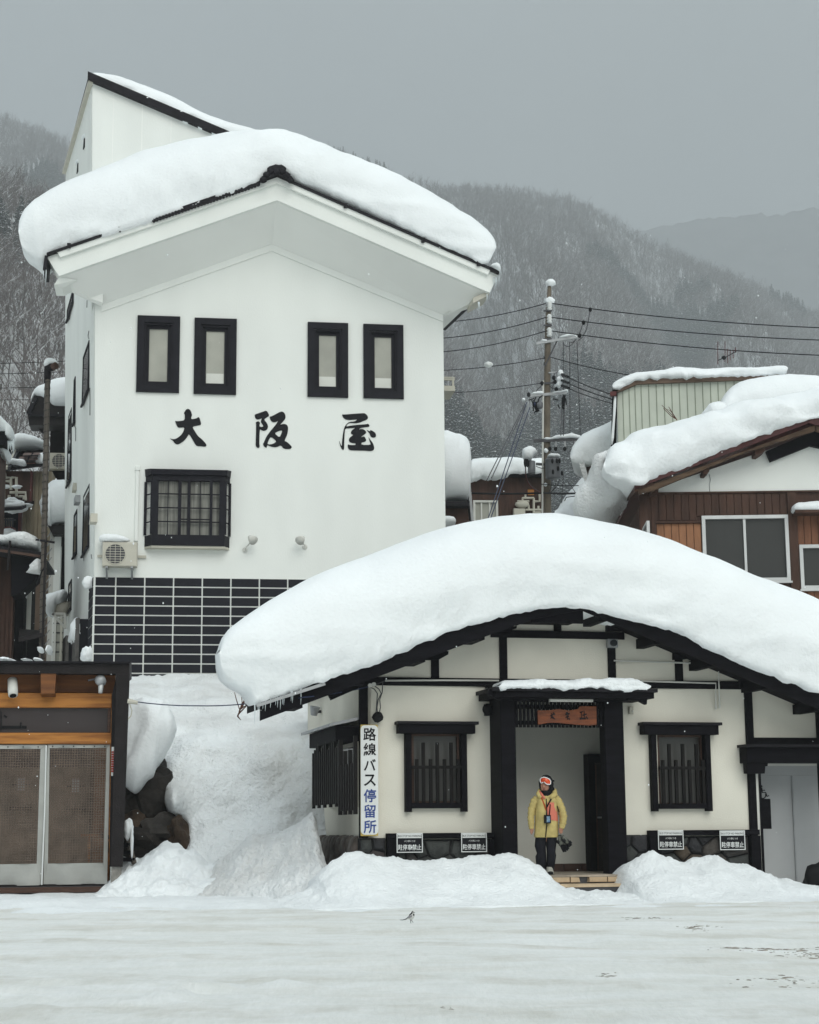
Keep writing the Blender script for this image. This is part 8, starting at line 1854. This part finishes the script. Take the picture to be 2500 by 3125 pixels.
# trousers, boots
hull('trouser_leg', [(470, 650, 1945, .085, .01), (462, 652, 1860, .09, .0), (450, 648, 1740, .095, -.01), (440, 645, 1640, .105, -.03), (468, 640, 1585, .10, -.02), (432, 638, 1450, .115, 0), (440, 650, 1330, .13, 0), (450, 660, 1270, .13, 0)], 'trousers', 16, .10, 1)
hull('trouser_leg', [(655, 782, 1895, .080, -.02), (648, 800, 1800, .09, -.03), (645, 825, 1620, .10, -.05), (650, 812, 1560, .10, -.05), (640, 825, 1440, .115, -.03), (632, 838, 1330, .13, 0), (630, 835, 1270, .13, 0)], 'trousers', 16, .10, 5)
for cx, cy, d in ((708, 1925, -.08), (548, 1925, .04)):
    q = pq(cx, cy, d); zq_ = zst
    MB(PF).rings([[(q[0] + rx * math.cos(t), q[1] - oy + ry * math.sin(t), zq_ + z) for t in np.linspace(0, 2 * math.pi, 17)[:-1]] for z, rx, ry, oy in ((.0, .060, .135, .03), (.03, .064, .14, .03), (.06, .060, .125, .02), (.09, .055, .09, -.01), (.13, .050, .07, -.03))]).build('boot', M['boot'], person, smooth=True)
    MB(PF).blob((q[0], q[1] - .15, zq_ + .035), (.05, .03, .03), 2).build('toe_cap', M['rubber'], person, smooth=True)
# hood, face opening, goggles
hb_ = MB(PF); C0 = Vector(pq(642, 315, .015)); bm = bmesh.new(); bmesh.ops.create_icosphere(bm, subdivisions=4, radius=1)
fd = Vector((-.42, -.86, -.28)).normalized(); keep = {}
for v in bm.verts:
    q = v.co.copy(); keep[v.index] = None
bm.verts.index_update(); drop_ = set(v.index for v in bm.verts if v.co.normalized().dot(fd) > .78)
for v in bm.verts:
    q = v.co; k = 1 + .05 * noise.noise(q * 3); r = (.122, .128, .150)
    w = 1 + (.12 if q.z < -.5 else 0); keep[v.index] = hb_.p(C0.x + q.x * r[0] * k * w, C0.y + q.y * r[1] * k * w, C0.z + q.z * r[2] * k)
for f in bm.faces:
    if not any(v.index in drop_ for v in f.verts): hb_.face([keep[v.index] for v in f.verts])
bm.free(); hb_.build('hood', M['hood'], person, smooth=True)
MB(PF).tube([pq(735, 400, .02), pq(760, 440, .03), pq(770, 475, .02)], [.05, .045, .02], 8).build('hood_flap', M['hood'], person, smooth=True)
def gp_(x, y, o=0.0):
    P = pq(x, y); dx = (P[0] - C0.x) / .135; return (P[0], C0.y - .135 * math.sqrt(max(.05, 1 - dx * dx)) - .012 - o, P[2])
outl = [(524, 262), (528, 225), (548, 203), (590, 196), (640, 208), (690, 232), (715, 268), (712, 318), (690, 328), (645, 326), (615, 305), (598, 282), (578, 282), (556, 302), (538, 300)]
ctr = (622, 262); rws = [[gp_(*q, .004) for q in outl], [gp_(ctr[0] + (x - ctr[0]) * .5, ctr[1] + (y - ctr[1]) * .5, .022) for x, y in outl], [gp_(ctr[0] + (x - ctr[0]) * .02, ctr[1] + (y - ctr[1]) * .02, .027) for x, y in outl]]
gg = MB(PF).grid(rws, close_u=True).build('goggles', M['goggle_lens'], person, smooth=True)
MB(PF).tube([gp_(*q, .008) for q in outl + outl[:2]], .0085, 6, False).build('goggle_frame', M['print_white'], gg, smooth=True)
MB(PF).tube([gp_(712, 270), (gp_(745, 262)[0], C0.y - .06, gp_(745, 262)[2]), (C0.x + .125, C0.y, C0.z + .05)], .016, 6).build('goggle_strap', M['hood'], gg)
for x in (575, 640): MB(PF).blob(gp_(x, 340, -.020), (.013, .008, .006), 2).build('eye', M['hood'], person, smooth=True)
MB(PF).blob(gp_(592, 418, -.012), (.022, .010, .007), 2).build('mouth', M['lip'], person, smooth=True)
# camera on its strap, gloves in the hand
q = tfront(648, 960, .05); cam_t = thing('compact_camera', 'small black camera with pale screen hanging on the chest of the yellow jacket', 'camera', PF.w(q[0], q[1], q[2] - .07), 0)
MB(PF).bevbox(q[0] - .055, q[0] + .055, q[1] - .035, q[1] + .03, q[2] - .068, q[2] + .068, .012).build('camera_body', M['rubber'], cam_t)
MB(PF).box(q[0] - .015, q[0] + .040, q[1] - .038, q[1] - .0355, q[2] - .05, q[2] + .045).build('screen', mat('camera_screen', (.25, .36, .40), .3, 0, 25, c2=(.03, .10, .25)), cam_t)
MB(PF).bar(tfront(545, 560, .012), tfront(632, 800, .016), .008, .024).build('strap', M['strap'], cam_t); MB(PF).bar(tfront(722, 590, .012), tfront(640, 740, .016), .008, .024).build('strap', M['hood'], cam_t); MB(PF).bar(tfront(640, 740, .016), (q[0] - .02, q[1], q[2] + .06), .008, .018).build('strap', M['hood'], cam_t)
gl = thing('ski_gloves', 'pair of black and grey camouflage gloves dangling from the left hand', 'gloves', PF.w(*pq(960, 1560, -.10)), 0)
def glove(b, c0, c1, tips, w):
    b.tube([pq(*c0), pq((c0[0] + c1[0]) / 2, (c0[1] + c1[1]) / 2, c0[2]), pq(*c1)], [w * .7, w, w * .95], 10)
g1 = MB(PF); glove(g1, (900, 1245, -.09), (930, 1440, -.10), 0, .052); g1.build('glove_cuff', M['camo'], gl, smooth=True)
g1 = MB(PF); glove(g1, (925, 1260, -.13), (1040, 1400, -.13), 0, .046); g1.build('glove_cuff', M['camo'], gl, smooth=True)
g1 = MB(PF); g1.tube([pq(860, 1345, -.10), pq(850, 1375, -.10), pq(880, 1400, -.10)], .022, 8)
for a, c in (((915, 1440), (965, 1560)), ((945, 1430), (1000, 1555)), ((970, 1430), (1035, 1530)), ((990, 1425), (1055, 1500))): g1.tube([pq(*a, -.10), pq((a[0] + c[0]) / 2, (a[1] + c[1]) / 2, -.11), pq(*c, -.105)], [.024, .020, .015], 8)
for a, c in (((1030, 1390), (1075, 1465)), ((1050, 1380), (1105, 1440)), ((1060, 1365), (1108, 1400))): g1.tube([pq(*a, -.13), pq((a[0] + c[0]) / 2, (a[1] + c[1]) / 2, -.13), pq(*c, -.13)], [.026, .022, .016], 8)
g1.build('glove_fingers', M['hood'], gl, smooth=True, kind='stuff')

# ================================================================== BIRD on the street
KB = crop(1200, 2740, .05797); g = at_z(*KB(935, 1290), .02); g.z = road_z(g.x, g.y) - .002
G = Fr(g.x, g.y, 0, 0); bq = lambda x, y, d=0.0: G.P(KB(x, y), d)
dz_ = g.z - bq(935, 1290)[2]
bird = thing('wagtail', 'small black and white wagtail standing on the snowy street', 'bird', (g.x, g.y, g.z), 0)
G = Fr(g.x, g.y, 0, dz_); _px = G.px
M['bird_white'] = mat('bird_white', (.60, .60, .58), .8, .08, 60); M['bird_grey'] = mat('bird_grey', (.24, .24, .25), .8, .15, 60); M['bird_black'] = mat('bird_black', (.012, .012, .014), .7, .2, 60)
_loc = lambda x, y, d=0.0: (Fr(g.x, g.y, 0).P(KB(x, y), d))
def bp_(x, y, d=0.0): return _loc(x, y, d)
kb = .05797 / FPX * g.y
MB(G).tube([bp_(700, 1040), bp_(800, 1010), bp_(900, 985), bp_(1000, 930), bp_(1050, 850), bp_(1060, 770), bp_(1065, 700), bp_(1068, 660)], [18 * kb, 70 * kb, 120 * kb, 130 * kb, 95 * kb, 62 * kb, 60 * kb, 22 * kb], 12).build('body', M['bird_white'], bird, smooth=True)
def bb_(pts, rr, nm, m): MB(G).tube([bp_(*q) for q in pts], [r * kb for r in rr], 8).build(nm, M[m], bird, smooth=True)
bb_(((350, 1110, .0), (500, 1115, 0), (640, 1080, 0), (760, 1025, 0), (830, 990, 0)), (10, 16, 20, 34, 40), 'tail', 'bird_black')
for d in (-.032, .032):
    bb_(((720, 1010, d), (830, 960, d), (930, 920, d), (1000, 870, d)), (12, 50, 62, 30), 'wing', 'bird_grey')
bb_(((830, 905, 0), (900, 850, 0), (980, 780, 0), (1010, 700, 0), (1060, 655, 0)), (20, 55, 50, 40, 34), 'mantle', 'bird_black')
MB(G).blob(bp_(1085, 840, -.02), (42 * kb, 70 * kb, 55 * kb), 2).build('bib', M['bird_black'], bird, smooth=True)
bb_(((1040, 715, -.018), (1090, 715, -.022)), (18, 12), 'eye_stripe', 'bird_black'); bb_(((1110, 712, -.005), (1165, 722, -.005)), (16, 4), 'bill', 'bird_black')
bb_(((910, 1100, .006), (920, 1190, .0), (935, 1285, .0), (965, 1290, 0)), (16, 12, 11, 8), 'leg', 'bird_black'); bb_(((955, 1100, -.006), (1000, 1180, -.01), (1035, 1225, -.01), (1085, 1235, -.01)), (16, 12, 11, 7), 'leg', 'bird_black')
# ================================================================== HILLS AND FOREST
RIDGE = [(-700, 60), (-400, 120), (-200, 185), (-60, 232), (0, 250), (40, 262), (90, 282), (140, 306), (220, 335), (330, 345), (450, 325), (560, 305), (640, 305), (690, 316), (720, 322), (760, 342), (820, 365), (880, 382), (940, 394), (1000, 398), (1060, 402), (1120, 410), (1200, 424), (1260, 445), (1320, 480), (1400, 520), (1460, 545), (1500, 566), (1560, 590), (1620, 618), (1700, 655), (1760, 690), (1900, 760), (2100, 860), (2400, 980)]
G2 = 2.0                                              # the hills stand this many times farther than the village is long
YR_ = 900.0 * G2; Y0_ = 95.0 * G2
ra = []
for u, v in RIDGE: P = at_depth(*O(u, v), YR_); ra.append((P.x / P.y, P.z))
ra = np.array(ra)
NB = [(-500, 330), (-200, 395), (-60, 420), (0, 432), (50, 446), (110, 470), (170, 520), (260, 600), (360, 700), (480, 800)]
na = []
for u, v in NB: P = at_depth(*O(u, v), 330.0 * G2); na.append((P.x / P.y, P.z))
na = np.array(na)
def hill_z(x, y):
    a = x / max(y, 1); t = max(0.0, (y - Y0_) / (YR_ - Y0_)); zr = float(np.interp(a, ra[:, 0], ra[:, 1]))
    f = .58 * t + .42 * t * t if t <= 1 else 1 - .55 * (t - 1)
    g_ = 1 + .10 * math.sin(a * 46 + t * 5) * math.sin(t * math.pi) + .05 * math.sin(a * 90 + 2 + 9 * t) * math.sin(t * math.pi)
    z = zr * f * (g_ if t < 1 else 1) + fbm(x * .006, y * .006, 2, 4) * 18 * min(1, t * 4) * (1 - .8 * min(1, t))
    zn = float(np.interp(a, na[:, 0], na[:, 1])); s = (y - 105 * G2) / (225 * G2)
    if s > 0:
        k = s * (1.25 - .25 * s) if s <= 1 else max(0.0, 1 - .8 * (s - 1)); z = max(z, zn * min(1, k) * max(0, min(1, (-.05 - a) / .08 + 1)))
    return z - .3 - 5 * G2 * min(1, max(0, t * 1.3 - .25)) ** 1
M['hill'] = mat('hill_snow', (.42, .42, .42), .9, 0, .05, .5, 1.0, c2=(.74, .76, .77), spec=.1, dist=.5, detail=10)
ys_ = G2 * np.r_[np.linspace(92, 360, 60), np.linspace(372, 900, 70), np.linspace(925, 1300, 10)]; as_ = np.linspace(-.42, .42, 150)
HZ = np.array([[hill_z(a * y, y) for a in as_] for y in ys_])
MB().grid([[(a * y, y, HZ[j, i]) for i, a in enumerate(as_)] for j, y in enumerate(ys_)]).build('wooded_hill', M['hill'], None, smooth=True, recalc=False, kind='structure', label='snowy hillside under bare woods behind the village')
FARR = [(300, 700), (900, 620), (1200, 540), (1360, 482), (1450, 466), (1520, 458), (1600, 452), (1725, 440), (1850, 428), (2000, 420), (2300, 400), (2700, 420)]
M['far_hill'] = mat('far_hill_wood', (.085, .085, .088), .95, 0, .02, 0, 1, c2=(.14, .14, .142), detail=12, spec=.05)
rows = []
for t in np.linspace(0, 1, 24):
    rows.append([tuple(Vector(at_depth(*O(u, v), 3500.0)) * (1 - .35 * (1 - t)) * Vector((1, 1, 0)).to_3d() + Vector((0, 0, at_depth(*O(u, v), 3500.0).z * t ** .8 + fbm(u * .02, t * 3, 1, 3) * 14 * t * (1 - t)))) if False else
                 (at_depth(*O(u, v), 3500.0).x * (.62 + .38 * t), 3500.0 * (.62 + .38 * t), at_depth(*O(u, v), 3500.0).z * t ** .85 + fbm(u * .01, t * 4, 1, 4) * 40 * t * (1.15 - t) + fbm(u * .11, t * 2, 7, 3) * 9 * t) for u, v in [(q[0], q[1]) for q in resample(FARR, 220)]])
rows.append([(x * 1.1, y * 1.1, z * .4) for x, y, z in rows[-1]])
MB().grid(rows).build('distant_hill', M['far_hill'], None, smooth=True, recalc=False, kind='structure', label='pale distant mountain almost lost in the snowfall')

# ---- tree kinds
def bark_snow():
    m, t, b = new_mat('bark_snow'); g = t.nodes.new('ShaderNodeNewGeometry'); s = t.nodes.new('ShaderNodeSeparateXYZ'); t.links.new(g.outputs['Normal'], s.inputs[0])
    r = t.nodes.new('ShaderNodeMapRange'); r.inputs[1].default_value = .18; r.inputs[2].default_value = .58; t.links.new(s.outputs[2], r.inputs[0])
    n = t.nodes.new('ShaderNodeTexNoise'); n.inputs['Scale'].default_value = 1.1; tc = t.nodes.new('ShaderNodeTexCoord'); t.links.new(tc.outputs['Object'], n.inputs['Vector'])
    q = t.nodes.new('ShaderNodeMath'); q.operation = 'MULTIPLY'; q2 = t.nodes.new('ShaderNodeMapRange'); q2.inputs[1].default_value = .28; q2.inputs[2].default_value = .45; t.links.new(n.outputs[0], q2.inputs[0])
    t.links.new(r.outputs[0], q.inputs[0]); t.links.new(q2.outputs[0], q.inputs[1])
    x = t.nodes.new('ShaderNodeMixRGB'); x.inputs[1].default_value = (.105, .080, .072, 1); x.inputs[2].default_value = (.74, .76, .77, 1); t.links.new(q.outputs[0], x.inputs[0])
    t.links.new(x.outputs[0], b.inputs['Base Color']); b.inputs['Roughness'].default_value = .9; b.inputs['Specular IOR Level'].default_value = .1; return m
M['bark_snow'] = bark_snow()
M['bark'] = mat('bark', (.075, .058, .050), .9, .3, 2); M['needle'] = mat('needle', (.026, .034, .030), .85, .4, 1.2, spec=.1)
def bare_tree(seed, h=9.0, levels=4):
    r = random.Random(seed); tr, br = MB(), MB()
    def grow(p, d, L, rad, lv):
        q = p; pts = [tuple(p)]; rr = [rad]; n = 3 if lv < 2 else 2
        for k in range(n):
            d = (d + Vector((r.gauss(0, .13), r.gauss(0, .13), .05 if lv else .02))).normalized(); q = q + d * (L / n); pts.append(tuple(q)); rr.append(rad * (1 - .55 * (k + 1) / n))
        (tr if lv == 0 else br).tube(pts, rr, 5 if lv == 0 else 3, False)
        if lv >= levels: return
        for k in range((6, 4, 4, 3)[lv]):
            t = r.uniform(.35 if lv == 0 else .2, 1); i = min(n - 1, int(t * n)); a = Vector(pts[i]).lerp(Vector(pts[i + 1]), t * n - i)
            nd = (d * .75 + Vector((r.gauss(0, .6), r.gauss(0, .6), r.uniform(.0, .55)))).normalized(); grow(a, nd, L * r.uniform(.42, .66), rad * (.5 if lv else .45), lv + 1)
    grow(Vector((0, 0, -.3)), Vector((r.gauss(0, .06), r.gauss(0, .06), 1)), h * .62, h * .014, 0); return tr, br
def conifer(seed, h=9.0, w=1.9):
    r = random.Random(seed); tr, cr = MB(), MB(); tr.tube([(0, 0, -.3), (0, 0, h * .96)], [h * .016, .02], 5)
    n = 15
    for k in range(n):
        t = (k + .4) / n; zk = h * (.06 + .92 * t); R_ = w * (1 - t) ** .8 * r.uniform(.85, 1.1) + .10; m = max(4, int(9 * (1 - t) + 4)); a0 = r.random() * 6
        for j in range(m):
            z = zk; a = a0 + 2 * math.pi * j / m + r.gauss(0, .15); L = R_ * r.uniform(.7, 1.1); dz = -L * r.uniform(.25, .55); z += r.gauss(0, h * .018); cx, sy = math.cos(a), math.sin(a); wd = L * .34 + .06
            p0 = (0, 0, z); p1 = (cx * L * .55 - sy * wd, sy * L * .55 + cx * wd, z + dz * .35); p2 = (cx * L, sy * L, z + dz); p3 = (cx * L * .55 + sy * wd, sy * L * .55 - cx * wd, z + dz * .35)
            cr.mi = 0; cr.poly([p0, p1, p2, p3])
            for _ in range(2):
                e = r.uniform(.4, 1); u_ = r.gauss(0, wd * .5); X_, Y_, Z_ = cx * L * e - sy * u_, sy * L * e + cx * u_, z + dz * e; s = r.uniform(.10, .2)
                cr.mi = 0; cr.poly([(X_, Y_, Z_), (X_ - sy * s, Y_ + cx * s, Z_ - s * 1.4), (X_ + sy * s, Y_ - cx * s, Z_ - s * 1.6)])
            if r.random() < .92:
                cr.mi = 1; o = .07; e0 = r.uniform(.08, .3)
                f = lambda e, u_: (cx * L * e - sy * u_, sy * L * e + cx * u_, z + dz * e + o + .03)
                cr.poly([f(e0, 0), f(.62, wd * r.uniform(.5, .95)), f(r.uniform(.85, 1.02), 0), f(.62, -wd * r.uniform(.5, .95))])
    return tr, cr
HID = bpy.data.collections.new('unlinked_prototypes')
def proto_joined(name, a, c, mats):
    b = MB(); b.v = a.v + c.v; n = len(a.v); b.f = a.f + [tuple(i + n for i in f) for f in c.f]; b.m = [0] * len(a.f) + [1 + q for q in c.m]
    o = b.build(name, mats, None, recalc=False); o.location = (0, 0, 0); lo = min(v[2] for v in b.v); cx = (min(v[0] for v in b.v) + max(v[0] for v in b.v)) / 2; cy_ = (min(v[1] for v in b.v) + max(v[1] for v in b.v)) / 2
    o.data.transform(Matrix.Translation((cx, cy_, lo))); COL.objects.unlink(o); return o
bares = [bare_tree(s, 9.0, 3) for s in (1, 2, 3, 4, 5)]; cons = [conifer(s) for s in (11, 12, 13, 14)]
PB = [proto_joined('bare_tree_stock', a, c, [M['bark'], M['bark_snow']]) for a, c in bares]
PCn = [proto_joined('conifer_stock', a, c, [M['bark'], M['needle'], M['snow']]) for a, c in cons]
def wood(name, protos, pts, label):
    """Far-off wood as one object: a point cloud of stems with trees instanced on it."""
    me = bpy.data.meshes.new(name); me.from_pydata([p[0] for p in pts], [], [])
    for nm, k, ty in (('size', 1, 'FLOAT'), ('kind', 2, 'INT'), ('turn', 3, 'FLOAT')):
        at = me.attributes.new(nm, ty, 'POINT'); at.data.foreach_set('value', [p[k] for p in pts])
    o = bpy.data.objects.new(name, me); COL.objects.link(o); props(o, label, None, None, 'stuff')
    ng = bpy.data.node_groups.new(name, 'GeometryNodeTree'); ng.interface.new_socket('Geometry', in_out='INPUT', socket_type='NodeSocketGeometry'); ng.interface.new_socket('Geometry', in_out='OUTPUT', socket_type='NodeSocketGeometry')
    N = ng.nodes; gi, go = N.new('NodeGroupInput'), N.new('NodeGroupOutput'); gj = N.new('GeometryNodeJoinGeometry')
    def attr(nm, ty): a = N.new('GeometryNodeInputNamedAttribute'); a.data_type = ty; a.inputs[0].default_value = nm; return a.outputs[0]
    for k, p in enumerate(protos):
        oi = N.new('GeometryNodeObjectInfo'); oi.inputs[0].default_value = p; oi.inputs[1].default_value = True
        ip = N.new('GeometryNodeInstanceOnPoints'); eq = N.new('FunctionNodeCompare'); eq.data_type = 'INT'; eq.operation = 'EQUAL'; eq.inputs[3].default_value = k
        ng.links.new(attr('kind', 'INT'), eq.inputs[2]); cb = N.new('ShaderNodeCombineXYZ'); ng.links.new(attr('turn', 'FLOAT'), cb.inputs[2])
        ng.links.new(gi.outputs[0], ip.inputs['Points']); ng.links.new(eq.outputs[0], ip.inputs['Selection']); ng.links.new(oi.outputs['Geometry'], ip.inputs['Instance']); ng.links.new(cb.outputs[0], ip.inputs['Rotation']); ng.links.new(attr('size', 'FLOAT'), ip.inputs['Scale'])
        ng.links.new(ip.outputs[0], gj.inputs[0])
    ng.links.new(gj.outputs[0], go.inputs[0]); o.modifiers.new('wood', 'NODES').node_group = ng; return o
fr_r = random.Random(5)
def is_con(x, y):
    a = x / y; n = fbm(x * .006 + 3, y * .005, 0, 3); y = y / G2
    if y > 520: return n > .42
    if a > 0: return n > (.05 if y < 430 else .24) + (.12 if a < .045 and y > 300 else 0) - (.35 if y < 330 else 0)
    return n > (.30 if y > 200 else .02)
Pb, Pc_, near_b, near_c = [], [], [], []
def seen(u, v): return -60 < u < 2560 and v < 1700 and not (300 < u < 1340 and 900 < v)
for _ in range(72000):
    y = (125 + 790 * fr_r.random() ** .8) * G2; a = fr_r.uniform(-.37, .35); x = a * y
    if fr_r.random() > max(.72 * y / 915 / G2, 0.36 if a < 0 and y < 420 * G2 else 0): continue
    u = 1250 + a * FPX
    if 250 < u < 1000 and fr_r.random() < .35: continue           # thinner where the inn stands before it
    z = hill_z(x, y); clear = fbm(x * .01, y * .004, 7, 3)
    if clear > .36 and y < 520 * G2: continue
    if is_con(x, y):
        Pc_.append(((x, y, z), G2 * fr_r.uniform(.75, 1.25) * (1.15 if y > 400 * G2 else 1), fr_r.randrange(4), fr_r.random() * 6.3))
    else: Pb.append(((x, y, z), G2 * fr_r.uniform(.75, 1.3), fr_r.randrange(5), fr_r.random() * 6.3))
Pb.sort(key=lambda p: p[0][1]); Pc_.sort(key=lambda p: p[0][1])
def vis(p):
    a = p[0][0] / p[0][1]; u = 1250 + a * FPX; e = (p[0][2] - 1.15) / p[0][1]; v = 1562.5 + FPX * math.tan(PITCH - math.atan(e))
    return (-20 < u < 215 and v < 1500) or (1355 < u < 1900 and v < 1500) or (u >= 1900 and v < 1150)
nb_ = [p for p in Pb if vis(p)][:70]; nc_ = [p for p in Pc_ if vis(p)][:110]
sb_, sc_ = set(map(id, nb_)), set(map(id, nc_))
wood('bare_wood', PB, [p for p in Pb if id(p) not in sb_], 'leafless wood dusted with snow covering the hillside')
wood('conifer_wood', PCn, [p for p in Pc_ if id(p) not in sc_], 'snow laden conifers scattered in stands over the hillside')
def tree_things(kind, stock, mats, lst, label, group, pname):
    ms = []
    for a, c in stock:
        q = []
        for b_, mt, nm in ((a, mats[0], 'trunk'), (c, mats[1], pname)):
            me = bpy.data.meshes.new(nm); me.from_pydata(b_.v, [], b_.f); [me.materials.append(k) for k in mt]
            if any(b_.m): me.polygons.foreach_set('material_index', b_.m)
            q.append((nm, me))
        ms.append(q)
    for (pos, s, k, tn) in lst:
        side = 'on the slope at the left edge' if pos[0] < 0 else 'on the slope right of the white inn'
        r = bpy.data.objects.new(kind, None); COL.objects.link(r); r.location = pos; r.scale = (s, s, s); r.rotation_euler = (0, 0, tn); props(r, label + ' ' + side, 'tree', group + ' ' + side)
        for nm, me in ms[k]:
            o = bpy.data.objects.new(nm, me); COL.objects.link(o); o.parent = r
tree_things('bare_tree', bares, ([M['bark']], [M['bark_snow']]), nb_, 'leafless tree with snow lined branches', 'nearer bare trees', 'branches')
tree_things('conifer', cons, ([M['bark']], [M['needle'], M['snow']]), nc_, 'dark conifer with snow on every branch', 'nearer conifers', 'crown')

# ================================================================== FALLING SNOW, HAZE
fl_r = random.Random(9); b = MB()
for _ in range(200):
    d = 7 + 22 * fl_r.random(); P = at_depth(fl_r.uniform(-50, 2550), fl_r.uniform(700, 2800), d)
    if P.z < .15: continue
    s = fl_r.uniform(.003, .0055); o = [(s, 0, 0), (-s, 0, 0), (0, s, 0), (0, -s, 0), (0, 0, s * 1.3), (0, 0, -s * 1.3)]; i = [b.p(P.x + q[0], P.y + q[1], P.z + q[2]) for q in o]
    for f in ((0, 2, 4), (2, 1, 4), (1, 3, 4), (3, 0, 4), (2, 0, 5), (1, 2, 5), (3, 1, 5), (0, 3, 5)): b.face([i[k] for k in f])
b.build('snowflakes', M['snow'], None, recalc=False, kind='stuff', label='scattered snowflakes drifting down')
hm = bpy.data.materials.new('haze'); hm.use_nodes = True; t = hm.node_tree; t.nodes.clear()
vo = t.nodes.new('ShaderNodeVolumePrincipled'); vo.inputs['Color'].default_value = (.76, .80, .82, 1); vo.inputs['Density'].default_value = .00045; vo.inputs['Anisotropy'].default_value = .0
try: vo.inputs['Density Attribute'].default_value = ''
except Exception: pass
ou = t.nodes.new('ShaderNodeOutputMaterial'); t.links.new(vo.outputs[0], ou.inputs['Volume'])
ztop_ = max(q[2] for r_ in rows for q in r_) + 25
MB().box(-2400, 2400, -200, 4100, -1.6, ztop_).build('haze', hm, None, kind='stuff', label='snowy air between the camera and the hills')
